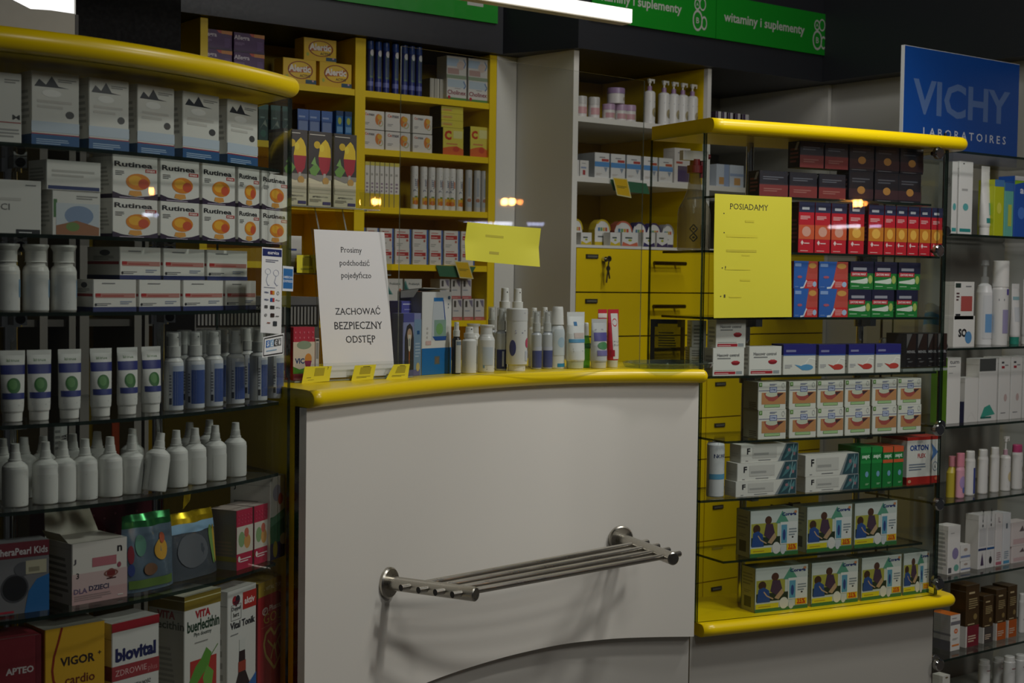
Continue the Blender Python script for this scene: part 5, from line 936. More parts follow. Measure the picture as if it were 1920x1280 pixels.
# just above the picture foot: items on the lowest board
for i, (px, yt) in enumerate([(1846, 1236), (1873, 1232), (1893, 1229), (1914, 1226)]):
    q = at_curve(px, yt, U, .12 if i < 2 else .06); R = 11*depth(q.xy)/F; h = q.z+.0745
    els = [('l', .3, .70, .9, .78, 2, '#55555a'), ('r', .3, .79, .9, .81, '#8a3a44')]
    put('foam_can', [('can_body', vessel_mesh('can_body', [(0, R, R), (h*.86, R, R), (h*.89, R*.86, R*.86)], '#d6d6d4', 'plastic', els)), ('cap', vessel_mesh('cap', [(h*.885, R*.9, R*.9), (h*.985, R*.86, R*.86), (h, R*.7, R*.7)], '#dcdcd9'))], q.xy, -.0746, 0, ORD[i]+' tall white can on the lowest board, counting towards the frame edge', 'can', 'white cans on the low board')
q = at_curve(1775, 1266, U, .05); me = carton_mesh('herb_carton', .036, q.z+.0744, .04, '#d4d2ca', [('e', .5, .95, .2, .02, '#6a5a3a')]); tag(obj('herb_carton', me, None, (q.x, q.y, -.0746)), 'white carton with brown emblem at the foot of the glass shelving', 'carton')
# soft bag behind the glass
mb = MB(); N = 14
def fb(u, v, L=0): return ((u-.5)*.085*(1+.1*sin(5*v)), -.022*sin(pi*u)*(1-.6*v)-L, v*.125+.006*sin(7*u)*v)
for sg in (1, -1):
    vs = [(x, y*sg, z) for x, y, z in (fb(i/N, j/N) for j in range(N+1) for i in range(N+1))]
    for j in range(N): mb.add(vs, [(j*(N+1)+i, j*(N+1)+i+1, (j+1)*(N+1)+i+1, (j+1)*(N+1)+i) for i in range(N)], M('#4a9ac8' if 7 <= j <= 10 else '#c8c8c4', 'foil'), True)
tag(obj('cotton_bag', mb.mesh('cotton_bag'), None, (at_y(1752, 600, 2.79).x, 2.79, ZU[1]+.0005), -.2), 'crinkled white and blue bag behind the black cartons', 'bag')

# ================================================================== goods on the yellow shelving
A_, AO = g_A, .012
ZA = dict(a=1.840, b=1.656, c=1.470, d=1.286, e=1.100)
def acart(n, px0, px1, yb, yt, z, d, label, spec, off=AO, surf=g_A): return one(n, px0, px1, yb, yt, surf, off, z+.0004, d, label, spec)
hof = lambda o: max(v.co.z for v in o.data.vertices)
# allergy cartons, left bay
s = sp('#4a2460', [('p', [(.50, 1), (1, 1), (1, .80), (.58, .86)], '#c8503c'), ('r', .66, .83, 1, 1, '#d08a40'), ('t', 'Allegra', .26, .72, .50, '#d0c8d4', .03), ('l', .04, .36, .36, .52, 3, '#8a70a0'), ('l', .76, .18, .96, .64, 6, '#6a4a88'), ('r', 0, 0, 1, .10, '#382048')])
z = ZA['a']
pr = [(375, 436), (437, 497)]
for k in range(3):
    e, hh = cartons('allergy_carton', pr, (167-36*k-(6 if k else 0), 171-36*k-(6 if k else 0)), (131-37*k if k else 131, 136-37*k if k else 137), A_, AO, z+.0004, .05, 'purple allergy carton with orange corner, '+('bottom', 'middle', 'top')[k]+' tier,', 'from the thin yellow upright', 'carton', s, ('bottom', 'middle', 'top')[k]+' tier of purple allergy cartons'); z += hh+.0005
s = sp('#e0b81c', [('o', .52, .56, .38, .36, .10, '#8a3018'), ('e', .52, .56, .34, .32, '#e6c030'), ('p', [(.2, .6), (.8, .75), (.8, .5), (.2, .42)], '#b86a30'), ('t', 'Alertic', .5, .62, .66, '#e8e4dc', .04), ('t', 'ACTIVE', .66, .34, .32, '#4a3a18', .03), ('r', .68, .04, 1, .20, '#24506a'), ('e', .90, .16, .03, .04, '#c8a0b8'), ('e', .12, .26, .04, .08, '#a8b848')])
e, hh = cartons('allergy_tablet_carton', [(529, 594), (598, 660)], (158, 163), (111, 118), A_, AO, ZA['a']+.0004, .06, 'yellow carton with brown swoosh of the lower pair,', 'from the purple cartons', 'carton', s, 'lower pair of yellow swoosh cartons')
acart('allergy_tablet_carton', 569, 631, 117, 73, ZA['a']+hh+.0004, .06, 'yellow carton with brown swoosh on top of two others', s)
# lower bay: teal, blurred blue and bright blue cartons
s = sp('#1f4a48', [('r', 0, .86, 1, 1, '#2f6a68'), ('p', [(.1, .3), (.5, .46), (.9, .38), (.7, .58)], '#8a9a90'), ('l', .2, .62, .8, .7, 1, '#7a9a94'), ('e', .5, .2, .3, .1, '#2f6a5c')])
cartons('cough_syrup_carton', [(485, 502), (507, 526), (528, 548)], (266, 270), (196, 199), A_, AO, ZA['b']+.0004, .06, 'dark teal syrup carton seen past the case glass,', 'counting towards the blue ones', 'carton', s, 'dark teal syrup cartons')
s = sp('#3a5a9c', [('r', 0, .7, 1, 1, '#4a70b4'), ('r', .1, .3, .9, .66, '#7a90bc'), ('l', .1, .76, .9, .86, 1, '#9ab0d8'), ('r', 0, 0, 1, .16, '#2a3a70')], [('r', 0, 0, 1, 1, '#16203c')])
cartons('cold_remedy_carton', [(558, 578), (579, 600), (601, 624)], (271, 276), (204, 209), A_, AO, ZA['b']+.0004, .06, 'mid blue cold remedy carton,', 'from the teal ones', 'carton', s, 'mid blue cold remedy cartons')
s = sp('#1f6aa8', [('e', .5, .72, .26, .10, '#a8b84a'), ('r', .1, .4, .9, .56, '#6aa0d0'), ('l', .1, .1, .9, .3, 3, '#4a8ac0'), ('r', 0, .86, 1, 1, '#123e6a')])
cartons('nasal_carton', [(630, 643), (646, 660)], (277, 279), (207, 210), A_, AO, ZA['b']+.0004, .06, 'narrow bright blue carton by the broad yellow upright,', 'from the mid blue ones', 'carton', s, 'narrow bright blue cartons')
# second bay, top shelf: blue tubes
def tubepk(w_, h, capc, col, els):
    R = w_/2
    return [('tube_body', vessel_mesh('tube_body', [(0, R, R), (h*.90, R, R)], col, 'plastic', els, span=2.8)), ('stopper', vessel_mesh('stopper', [(h*.90, R*1.04, R*1.04), (h*.985, R*1.04, R*1.04), (h, R*.94, R*.94)], capc))]
els = [('r', 0, 0, 1, 1, '#26347e'), ('r', .30, .30, .74, .80, '#5c7868'), ('e', .58, .84, .24, .07, '#d8dade'), ('r', 0, .12, 1, .22, '#6a74b8'), ('r', 0, .92, 1, 1, '#2f54a8'), ('r', .36, .34, .66, .76, '#3c4a70')]
tp = None
for i, px in enumerate((693, 708, 722.5, 740, 757, 770.5, 784)):
    t = i/6; p, h, a, m = place(px, 170+12*t, 76+12*t, A_, .024, ZA['a']); tp = tp or tubepk(13*m, h, '#2c4fa0', '#26347e', els)
    put('tablet_tube', tp, p, ZA['a']+.0004, a, ORD[i]+' dark blue tablet tube on the top shelf, from the broad yellow upright', 'tube', 'dark blue tablet tubes')
s = sp('#aaa8a0', [('r', .8, 0, 1, 1, '#d8d6cc')], [], sidecol='#6c6a62')
cartons('lozenge_carton', [(806, 813), (814, 823), (824, 833)], (186, 188), (147, 148), A_, .03, ZA['a']+.0004, .05, 'slim pale carton standing on end,', 'from the blue tubes', 'carton', s, 'slim pale cartons on end')
s = sp('#d4d2ce', [('r', 0, 0, 1, .12, '#5a8a4a'), ('t', 'Cholinex', .5, .36, .92, '#8a2c3c', .02), ('e', .12, .12, .07, .08, '#b03040'), ('r', .04, .60, .9, .96, '#b4c4d0'), ('s', [(.84, .9), (.95, .7), (.86, .56)], .05, '#5a78a8'), ('l', .4, .54, .8, .58, 1, '#66687a')])
pr = [(837, 875), (877, 915)]
e, hh = cartons('lozenge_carton', pr, (189, 193), (149, 151), A_, AO, ZA['a']+.0004, .06, 'white throat lozenge carton with green foot, lower pair,', 'from the slim pale ones', 'carton', s, 'lower pair of throat lozenge cartons')
s2_ = sp('#d0ceca', [('r', 0, .0, 1, .16, '#8fa088'), ('r', .05, .2, .62, .46, '#b89a94'), ('r', .0, .55, .6, .9, '#a8bcd0'), ('e', .7, .6, .2, .2, '#c8b8b0'), ('s', [(.84, .9), (.95, .7), (.86, .5)], .05, '#6a88b4')])
cartons('lozenge_carton', pr, (149, 151), (105, 112), A_, AO, ZA['a']+hh+.0006, .06, 'pale pastel lozenge carton of the upper pair,', 'from the blue tubes side', 'carton', s2_, 'upper pair of throat lozenge cartons')
# second shelf: white vitamin cartons and yellow ones
s = sp('#dddbd4', [('t', 'Ce', .16, .80, .16, '#c8502c', .03), ('t', 'max', .40, .78, .28, '#5a5a62', .03), ('e', .72, .55, .15, .30, '#d8803a'), ('e', .78, .68, .11, .14, '#e0b040'), ('o', .82, .36, .12, .18, .3, '#b8b88a'), ('l', .08, .25, .3, .4, 2, '#99999a')])
pr = [(680, 721), (722, 770), (773, 811)]
e, hh = cartons('vitamin_carton', pr, (277, 283), (244, 252), A_, AO, ZA['b']+.0004, .07, 'white vitamin carton with orange fruit, lower tier,', 'from the broad yellow upright', 'carton', s, 'lower tier of orange-fruit cartons', )
cartons('vitamin_carton', pr, (243, 251), (206, 218), A_, AO, ZA['b']+hh+.003, .07, 'white vitamin carton with orange fruit, upper tier,', 'from the broad yellow upright', 'carton', s, 'upper tier of orange-fruit cartons')
s = sp('#d8cc50', [('t', 'C', .24, .72, .34, '#c03c24', .06), ('l', .16, .38, .92, .48, 1, '#d08a50'), ('r', 0, .0, 1, .24, '#d86a34'), ('p', [(0, .24), (.3, .30), (.66, .34), (1, .22), (1, .2), (0, .2)], '#d86a34'), ('e', .64, .22, .16, .10, '#c84a30'), ('r', .5, .62, .95, .9, '#dcd890')], [('r', 0, 0, 1, 1, '#3a362c')], top='#d8d080')
o1 = acart('vitamin_c_carton', 830, 869, 289, 240, ZA['b'], .07, 'yellow and orange carton with red initial under flat yellow cartons', s)
z = ZA['b']+hof(o1)+.0005
s3_ = sp('#d8cc48', [('r', 0, .3, .5, .7, '#c8b860'), ('l', .1, .35, .6, .65, 1, '#d89048')], [('r', 0, 0, 1, 1, '#4a4630')])
for k, (yb, yt) in enumerate(((240, 226), (226, 213), (213, 200))):
    o2 = acart('vitamin_c_carton', 827, 869, yb, yt, z, .07, ('bottom', 'middle', 'top')[k]+' flat yellow carton lying on the red-initial carton', s3_); z += hof(o2)+.0004
acart('vitamin_c_carton', 881, 915, 294, 238, ZA['b'], .07, 'yellow and orange carton with red initial standing alone by the shelf end', s)
# third shelf: slim cartons, effervescent tubes
s = sp('#dcdad2', [('r', 0, .0, 1, .30, '#d8c02a'), ('r', 0, .92, 1, 1, '#d0c458'), ('l', .2, .34, .7, .58, 3, '#9a8898'), ('l', .15, .7, .8, .8, 1, '#aaa8a0')])
cartons('supplement_carton', [(684, 693), (694, 702), (703, 711), (712, 720), (721, 729), (730, 738), (739, 749)], (387, 390), (301, 308), A_, AO, ZA['c']+.0004, .07, 'slim white carton with yellow foot,', 'counting from the broad yellow upright', 'carton', s, 'slim yellow-footed cartons')
elsY = [('r', 0, 0, 1, 1, '#dad9d4'), ('r', .16, .12, .86, .30, '#d8a822'), ('e', .5, .17, .26, .06, '#c86a28'), ('r', .36, .30, .66, .34, '#6a8a30'), ('T', 'Plusssz', .45, .62, .34, .40, '#55607a', .02, 1), ('r', .66, .58, .84, .76, '#c88a70'), ('s', [(.2, .84), (.5, .88), (.8, .83)], .002, '#33333a')]
elsG = [('r', 0, 0, 1, 1, '#bcbcba'), ('r', .2, .12, .8, .26, '#a8b4bc'), ('e', .4, .3, .2, .05, '#a06a4a'), ('r', .3, .4, .5, .9, '#98a0a8')]
tY = tG = None
for i, px in enumerate((776, 793, 808, 822.5, 834.5, 846.5, 860, 877.5, 893.5, 906.5)):
    t = i/9; p, h, a, m = place(px, 390+6*t, 312+9*t, A_, .03, ZA['c'])
    if tY is None: tY, tG = tubepk(14.5*m, h, '#dedcd6', '#dad9d4', elsY), tubepk(14*m, h, '#c0c0bd', '#bcbcba', elsG)
    if i < 7: put('effervescent_tube', tY, p, ZA['c']+.0004, a+(0, .2, -.1, .1, .3, -.5, .2)[i], ORD[i]+' white effervescent tube with yellow fruit, counting towards the shelf end', 'tube', 'white effervescent tubes')
    else: put('effervescent_tube', tG, p, ZA['c']+.0004, a, ORD[i-7]+' greyish effervescent tube after the yellow-fruit ones', 'tube', 'greyish effervescent tubes')
# fourth shelf: red-labelled cartons with blue sides
s = sp('#d4d0c8', [('l', .12, .82, .86, .90, 1, '#b86058'), ('r', .1, .52, .84, .74, '#b03a38'), ('l', .14, .58, .78, .68, 1, '#d8b0a8'), ('e', .76, .40, .07, .07, '#b06050'), ('r', .9, 0, 1, 1, '#3a62a8'), ('l', .1, .1, .5, .3, 2, '#a8a8a0')])
pr = [(660, 685), (687, 710), (712, 738), (740, 771), (773, 803), (805, 830), (832, 862), (864, 890)]
e, hh = cartons('stomach_carton', pr, (495, 499), (463, 467), A_, AO, ZA['d']+.0004, .06, 'white carton with red name block, lower tier,', 'from the broad yellow upright', 'carton', s, 'lower tier of red name block cartons')
cartons('stomach_carton', pr, (462, 466), (427, 433), A_, AO, ZA['d']+hh+.0005, .06, 'white carton with red name block, upper tier,', 'from the broad yellow upright', 'carton', s, 'upper tier of red name block cartons')
# fifth shelf
s = sp('#d2d2cc', [('p', [(0, 0), (.36, 0), (.16, .4), (0, .8)], '#2f6a64'), ('p', [(.0, .8), (.16, .4), (.36, 0), (.44, 0), (.2, .46), (.06, .9)], '#6a9a94'), ('t', 'Probiotyk', .56, .66, .62, '#55605c', .02), ('e', .84, .26, .08, .12, '#c86a48')])
e, hh = cartons('probiotic_carton', [(722, 755), (757, 792)], (604, 604), (552, 552), A_, .03, ZA['e']+.0004, .06, 'white and teal probiotic carton of the lower pair,', 'from the notice', 'carton', s, 'lower pair of probiotic cartons')
cartons('probiotic_carton', [(722, 755), (757, 792)], (552, 552), (522, 523), A_, .03, ZA['e']+hh+.0005, .06, 'white and teal probiotic carton of the upper pair,', 'from the notice', 'carton', s, 'upper pair of probiotic cartons')
s = sp('#d0ccc8', [('r', .14, .62, .36, .92, '#4a4640'), ('p', [(.5, .95), (.9, .95), (.9, .6), (.7, .7)], '#7a7488'), ('l', .1, .42, .8, .52, 1, '#99a0aa'), ('r', 0, 0, 1, .16, '#b86a68'), ('l', .1, .05, .9, .1, 1, '#d8b0a8')])
e, hh = cartons('sachet_carton', [(826, 846), (848, 867), (869, 888), (890, 908)], (598, 598), (560, 561), A_, AO, ZA['e']+.0004, .06, 'white sachet carton with pink foot, lower tier,', 'counting towards the grey infill', 'carton', s, 'lower tier of pink-footed cartons')
cartons('sachet_carton', [(824, 844), (846, 864), (866, 884)], (558, 558), (522, 524), A_, AO, ZA['e']+hh+.0005, .06, 'white sachet carton with pink foot, upper tier,', 'counting towards the grey infill', 'carton', s, 'upper tier of pink-footed cartons')
# hanging shelf tags
def shelf_tag(y, pts_g, pts_y, label, surf_y):
    mb = MB(); P3 = lambda q, dy=0: at_y(q[0], q[1], surf_y-dy)
    g0 = [P3(q) for q in pts_g]; mb.add(g0+[v+Vector((0, -.001, 0)) for v in g0], [(3, 2, 1, 0), (4, 5, 6, 7), (0, 1, 5, 4), (1, 2, 6, 5), (2, 3, 7, 6), (3, 0, 4, 7)], M('#3a6a4c', 'card'))
    r = tag(obj('shelf_tag', mb.mesh('shelf_tag')), label, 'price tag')
    mb = MB(); y0 = [P3(q, .012) for q in pts_y]
    mb.add(y0+[v+Vector((0, .001, 0)) for v in y0], [(0, 1, 2, 3), (7, 6, 5, 4), (0, 4, 5, 1), (1, 5, 6, 2), (2, 6, 7, 3), (3, 7, 4, 0)], M('#d8d4a0', 'card'))
    tl, tr, br_, bl_ = y0
    fm = lambda u, v, L: (bl_+(br_-bl_)*u)*(1-v)+(tl+(tr-tl)*u)*v+Vector((0, -L, 0))
    art(mb, [('r', .05, .06, .95, .95, '#d8b020'), ('l', .15, .45, .85, .60, 2, '#6a6a28')], fm, .06, .06)
    obj('card', mb.mesh('card'), r)
shelf_tag(0, [(817, 497), (892, 500), (880, 521), (824, 518)], [(852, 489), (878, 491), (888, 523), (862, 521)], 'yellow price card on a green strip under the yellow shelving shelf', YA-.003)
shelf_tag(0, [(1144, 336), (1212, 344), (1218, 364), (1150, 357)], [(1149, 332), (1176, 335), (1184, 371), (1157, 366)], 'yellow price card on a green strip under the white shelving shelf', YB-.003)

# ================================================================== goods on the white shelving
B_ = g_B; ZB = (1.790, 1.590, 1.362)
def jar2(w_, h, lid, els=()):
    R = w_/2
    return [('jar_body', vessel_mesh('jar_body', [(0, R*.94, R*.94), (h*.03, R, R), (h*.62, R, R), (h*.66, R*.94, R*.94)], '#dcd8d6', 'plastic', els, 0, .95)), ('lid', vessel_mesh('lid', [(h*.64, R*1.02, R*1.02), (h*.97, R*1.02, R*1.02), (h, R*.97, R*.97)], lid))]
def bput(name, parts, px, yb, yt, z, label, cat, group=None, off=.05, dz=0): 
    p, h, a, m = place(px, yb, yt, B_, off, z); put(name, parts(m, h), p, z+.0004+dz, a, label, cat, group); return h
pe = [('r', .05, .2, .95, .7, '#c89aa0'), ('e', .7, .4, .14, .2, '#b8a890')]
bput('cream_jar', lambda m, h: jar2(22*m, h, '#c8c6c4', [('r', .05, .3, .95, .8, '#d0a0a4')]), 1089, 220, 181, ZB[0], 'white jar with pink band beside the white shelf side', 'jar')
bput('cream_jar', lambda m, h: jar2(22*m, h, '#c8c6c4', [('r', .05, .3, .95, .8, '#d0a0a4')]), 1113, 221, 183, ZB[0], 'white jar with pink band, second from the shelf side', 'jar')
h1 = 0
for i, px in enumerate((1141, 1163, 1180)):
    h1 = bput('cream_jar', lambda m, h: jar2(24*m, h, '#b89ab8', pe), px, 223+i, 196+i, ZB[0], ORD[i]+' low lilac-lidded jar in front, counting towards the pump bottles', 'jar', 'low lilac-lidded jars', .035)
bput('cream_jar', lambda m, h: jar2(33*m, h*.5, '#9a80a8', [('e', .7, .5, .1, .2, '#a89a80')]), 1154, 224, 168, ZB[0], 'larger lilac-lidded jar raised on the low jars', 'jar', None, .045, h1+.0005)
els = [('e', .62, .40, .2, .15, '#a89c78'), ('e', .68, .34, .1, .09, '#6a6a58'), ('l', .25, .73, .8, .79, 1, '#8088a0'), ('l', .3, .1, .8, .16, 1, '#99999c')]
pp = None
for i, (px, yb, yt) in enumerate(((1217, 229, 148), (1244, 232, 151), (1262, 233, 154), (1279, 235, 156), (1297, 237, 158))):
    p, h, a, m = place(px, yb, yt, B_, .05, ZB[0]); pp = pp or pump_parts(22*m, h, '#dcdbd8', els, '#a080a8', top=.74)
    put('pump_bottle', pp, p, ZB[0]+.0004, a, ORD[i]+' white pump bottle with lilac neck, from the lilac-lidded jars', 'bottle', 'white pump bottles with lilac necks')
s = sp('#d8d8d6', [('r', 0, .44, 1, .64, '#5a90c8'), ('l', .3, .80, .85, .88, 1, '#88888c'), ('r', .46, .66, .94, .76, '#b04a44'), ('p', [(.62, .42), (.88, .42), (.75, .22)], '#8a98a8'), ('l', .1, .1, .5, .2, 2, '#c0b8b0')], sidecol='#b0b4b8')
cartons('test_carton', [(1114, 1143), (1145, 1172), (1173, 1203), (1206, 1233), (1236, 1260)], (341, 350), (287, 296), B_, .01, ZB[1]+.0004, .10, 'white carton with sky blue band, middle shelf,', 'counting from the grey infill', 'carton', s, 'white cartons with sky blue bands')
s = sp('#d6d4d0', [('r', .1, .5, .7, .6, '#8a9ab8'), ('r', .3, .1, .6, .4, '#a84a4a'), ('l', .2, .8, .8, .88, 1, '#99999c')])
cartons('test_carton', [(1074, 1086), (1087, 1104)], (338, 340), (299, 301), B_, .01, ZB[1]+.0004, .05, 'small white carton with red mark, middle shelf,', 'from the grey infill', 'carton', s, 'small white cartons with red marks')
acart('test_carton', 1264, 1294, 352, 278, ZB[1], .06, 'tall pale carton with violet block behind the big spray bottle', sp('#d4d0ce', [('r', .2, .05, .98, .5, '#4a4068'), ('l', .2, .85, .7, .92, 1, '#8a8a98'), ('r', .1, .56, .5, .62, '#a84848')]), .02, B_)
acart('vitamin_carton', 1343, 1366, 364, 308, ZB[1], .06, 'pale blue carton with orange square beyond the case edge', sp('#c8d0dc', [('r', .2, .1, .7, .42, '#c89a60'), ('r', .6, 0, 1, 1, '#98a8c8')]), .02, B_)
acart('vitamin_carton', 1368, 1394, 366, 310, ZB[1], .06, 'pale blue carton with orange square beside the steel pole', sp('#c8d0dc', [('r', .3, .1, .75, .42, '#c89a60'), ('r', .0, .5, 1, .62, '#98a8c8')]), .02, B_)
s = sp('#d0cccc', [('r', 0, .5, .4, 1, '#4a3a58')], sidecol='#3a2a38')
cartons('nail_care_carton', [(1342, 1352), (1354, 1362), (1365, 1374), (1379, 1388), (1392, 1404)], (247, 252), (207, 216), B_, .03, ZB[0]+.0004, .05, 'small pale carton showing over the bright yellow case top,', 'from the white partition', 'carton', s, 'small cartons over the yellow case top')
# arched vitamin packs
def arched(px0, px1, yb, yt, c, foot, label, group, off=.03, small=False):
    a, b = spot(px0, yb, B_, off), spot(px1, yb, B_, off); mid = (a+b)/2; wd = (b-a).length; h = z_over((px0+px1)/2, yt, mid)-ZB[2]
    mb = MB(); n = 12; hw = wd/2
    pts = [(-hw, 0), (hw, 0), (hw, h*.62)]+[(hw*cos(pi*k/n*.5)*1.0, h*.62+h*.38*sin(pi*k/n*.5)) for k in range(1, n)]+[(-hw*.25, h), (-hw*.75, h*.86), (-hw, h*.62)]
    if small: pts = [(-hw, 0), (hw, 0), (hw, h), (-hw, h)]
    m = M(c, 'card'); N = len(pts); d = .035
    for y, f in ((0, True), (d, False)): mb.add([(x, y, z) for x, z in pts], [tuple(range(N)) if f else tuple(range(N-1, -1, -1))], M('#dcdbd8', 'card') if f else m)
    for i in range(N): j = (i+1) % N; mb.add([(*((pts[i][0], 0)), pts[i][1]), (pts[i][0], d, pts[i][1]), (pts[j][0], d, pts[j][1]), (pts[j][0], 0, pts[j][1])], [(0, 1, 2, 3)], m)
    fm = lambda u, v, L: (-hw+u*wd, -L, v*h)
    if small: els = [('p', [(.05, .3), (.5, .1), (.95, .3), (1, 0), (0, 0)], foot), ('l', .2, .55, .8, .75, 1, '#3a4a40'), ('e', .5, .42, .12, .08, '#a8b030')]
    else: els = [('r', 0, 0, 1, .14, foot)]+[('r', .2+.16*k, .56, .33+.16*k, .70, cc) for k, cc in enumerate(('#4a7a9c', '#6a9a6a', '#c8a040', '#c05a3a'))]+[('s', [(x/wd+.5, z/h-.02) for x, z in pts[2:-1]], .006, c), ('l', .2, .32, .7, .42, 1, '#55605c')]
    art(mb, els, fm, wd, h)
    tag(obj('vitamin_pack', mb.mesh('vitamin_pack'), None, (mid.x, mid.y, ZB[2]+.0004), atan2(b.y-a.y, b.x-a.x)), label, 'carton', group)
Yl, Rd, Nv = '#c8b028', '#c86a50', '#3a3460'
for i, (x0, x1, yt, c, f, wd_) in enumerate(((1070, 1091, 411, Yl, Yl, 'yellow-edged'), (1115, 1143, 412, Yl, Yl, 'yellow-edged'), (1152, 1184, 415, Rd, Rd, 'red-edged'), (1186, 1211, 417, Nv, Nv, 'navy-edged'), (1213, 1238, 419, Nv, Nv, 'navy-edged'), (1241, 1262, 421, '#8a8a90', Nv, 'grey-edged'))):
    arched(x0, x1, 463, yt, c, f, ORD[i]+' arched vitamin pack, '+wd_+', counting away from the grey infill', 'arched vitamin packs', .06)
for i, (x0, x1, c) in enumerate(((1089, 1109, Yl), (1144, 1163, Yl), (1166, 1196, Rd), (1206, 1228, Nv), (1231, 1252, Nv))):
    arched(x0, x1, 464, 436, '#d0cfca', c, ORD[i]+' small square pack in front of the arched vitamin packs', 'small packs before the arched ones', .015, True)
# keys in the top drawer
r = thing('key_bunch', 'bunch of keys hanging in the top yellow drawer lock', 'keys', tuple(at_y(1132, 486, YB-.004)))
KM = M('#8a8478', 'metal'); q = MB(); p = at_y(1132, 486, YB-.002); q.tube(p, p+Vector((0, -.012, 0)), .009, M('#c8c6c0', 'chrome'), 16); q.tube(p+Vector((0, -.012, 0)), p+Vector((0, -.03, 0)), .0035, KM, 8); wpart('lock_barrel', q, r)
for (x, y, rr, tx, ty) in ((1142, 485, .010, 1137, 530), (1140, 503, .009, 1143, 522)):
    q = MB(); p = at_y(x, y, YB-.03); e_ = at_y(tx, ty, YB-.028); q.tube(p+Vector((0, -.002, 0)), p, rr, KM, 16); q.tube(p, e_, .0028, KM, 8); wpart('key', q, r)

# ================================================================== on the counter
# acrylic rack with three steps
O = Vector((1.369, 2.513)); ex = Vector((.283, .033)).normalized(); ey = Vector((-ex.y, ex.x)); ang = atan2(ex.y, ex.x)
r = thing('acrylic_rack', 'clear acrylic stepped rack holding notice and small packs on the counter', 'rack', (O.x, O.y, ZC), ang)
q0 = spot  # keep
def rk(name, q): return obj(name, q.mesh(name), r)
WR = .292
def tier(x0, x1, y0, y1, z, lip, nm='tray'):
    q = MB(); q.box(x0, x1, y0, y1, z, z+.003, ACRYL, front=ACEDGE); q.box(x0, x1, y0-.003, y0, z, z+lip, ACRYL, top=ACEDGE); q.box(x1-.003, x1, y0, y1, z+.003, z+lip, ACRYL, top=ACEDGE); return rk(nm, q)
zt3 = 1.386-ZC; pl, pr_ = at_y(540, 389, 2.665), at_y(728, 392, 2.665)
loc = lambda p: (Vector((p.x, p.y))-O).dot(ex)
yT = (Vector((pl.x, pl.y))-O).dot(ey)
tier(-.01, WR, 0, .055, .001, .036); tier(loc(pl)-.01, loc(pr_), yT, yT+.07, zt3, .043)
p5 = at_y(742, 517, 2.60); tier(loc(at_y(535, 517, 2.60)), loc(p5), .07, .13, p5.z-ZC, .042)
for px_ in ((612, 390), (668, 390)):
    p = at_y(*px_, 2.67); x = loc(p); q = MB()
    vs = [(x-.002, .10, .002), (x-.002, yT+.06, zt3), (x-.002, yT+.035, zt3), (x-.002, .06, .002)]
    q.add(vs+[(a_+.004, b_, c_) for a_, b_, c_ in vs], [(0, 1, 2, 3), (7, 6, 5, 4), (0, 4, 5, 1), (3, 2, 6, 7)], ACRYL); q.add([vs[2], vs[3], (vs[3][0]+.004, *vs[3][1:]), (vs[2][0]+.004, *vs[2][1:])], [(0, 1, 2, 3)], ACEDGE)
    rk('support', q)
W3 = lambda x, y, z: (O.x+ex.x*x+ey.x*y, O.y+ex.y*x+ey.y*y, ZC+z)
def rackline(off): 
    o2 = O+ey*off; return lambda x: o2.y+(x-o2.x)*ex.y/ex.x
# herbal tea on the upper step
s = sp('#cfc8a8', [('r', 0, .42, 1, 1, '#3a3634'), ('l', .04, .95, .96, .97, 1, '#c8c4b8'), ('p', [(.0, .42), (1, .42), (1, .36), (.5, .33), (0, .38)], '#8a867c'), ('p', [(.42, .66), (.96, .66), (.90, .50), (.74, .42), (.60, .42), (.46, .52)], '#a02834'), ('r', .64, .34, .74, .44, '#a8a49c'), ('p', [(.42, .66), (.5, .82), (.60, .86), (.72, .90), (.84, .86), (.94, .78), (.96, .66)], '#d8b828'), ('e', .36, .82, .14, .05, '#c8a822'), ('e', .56, .78, .10, .05, '#e0c838'), ('p', [(.02, .48), (.3, .58), (.5, .50), (.3, .40), (.1, .42)], '#6a9448'), ('p', [(.1, .56), (.26, .66), (.34, .54)], '#7aa458'), ('e', .74, .34, .14, .05, '#b8904a'), ('r', .04, .17, .96, .30, '#c4bca0'), ('T', 'APTEO', .34, .125, .34, .022, '#55524a', .03), ('T', 'NATURA', .68, .125, .34, .022, '#88847a', 0), ('l', .06, .055, .58, .10, 3, '#99947f'), ('r', .62, .02, .96, .06, '#4a4470')], [('l', .05, .1, .95, .95, 14, '#6a6454'), ('r', 0, .96, 1, 1, '#3a3634')], sidecol='#757060')
ztea = 1.386+.0035
cartons('herbal_tea_carton', [(531, 575), (577, 622), (624, 669)], (384, 386), (242, 252), rackline(yT+.004), 0, ztea, .055, 'herbal tea carton with glass and yellow flowers,', 'counting towards the clear screen', 'carton', s, 'herbal tea cartons on the rack')
# notice leaning in the lowest step
Ln = rackline(.012); P0, P1 = at_curve(606, 697, Ln), at_curve(738, 690, Ln)
zb_ = ZC+.0062; Bl, Br = Vector((P0.x, P0.y, zb_)), Vector((P1.x, P1.y, zb_))
un = (Br-Bl).normalized(); bk = Vector((-un.y, un.x, 0))
def lean_pt(px, py, base):
    d = ray(px, py); nrm = un; t = (base-CO).dot(nrm)/d.dot(nrm); return CO+d*t
Tl, Tr = lean_pt(587, 432, Bl), lean_pt(718, 434, Br)
Tm = ((Tl-Bl)+(Tr-Br))/2; Tl, Tr = Bl+Tm, Br+Tm
els = []
def line(t, u, v, w_): els.append(('t', t, u, v, w_, '#2c2c30', 'serif'))
line('Prosimy', .50, .862, .30); line('podchodzić', .535, .775, .43); line('pojedyńczo', .545, .69, .43)
line('ZACHOWAĆ', .535, .455, .64); line('BEZPIECZNY', .53, .35, .68); line('ODSTĘP', .545, .25, .42)
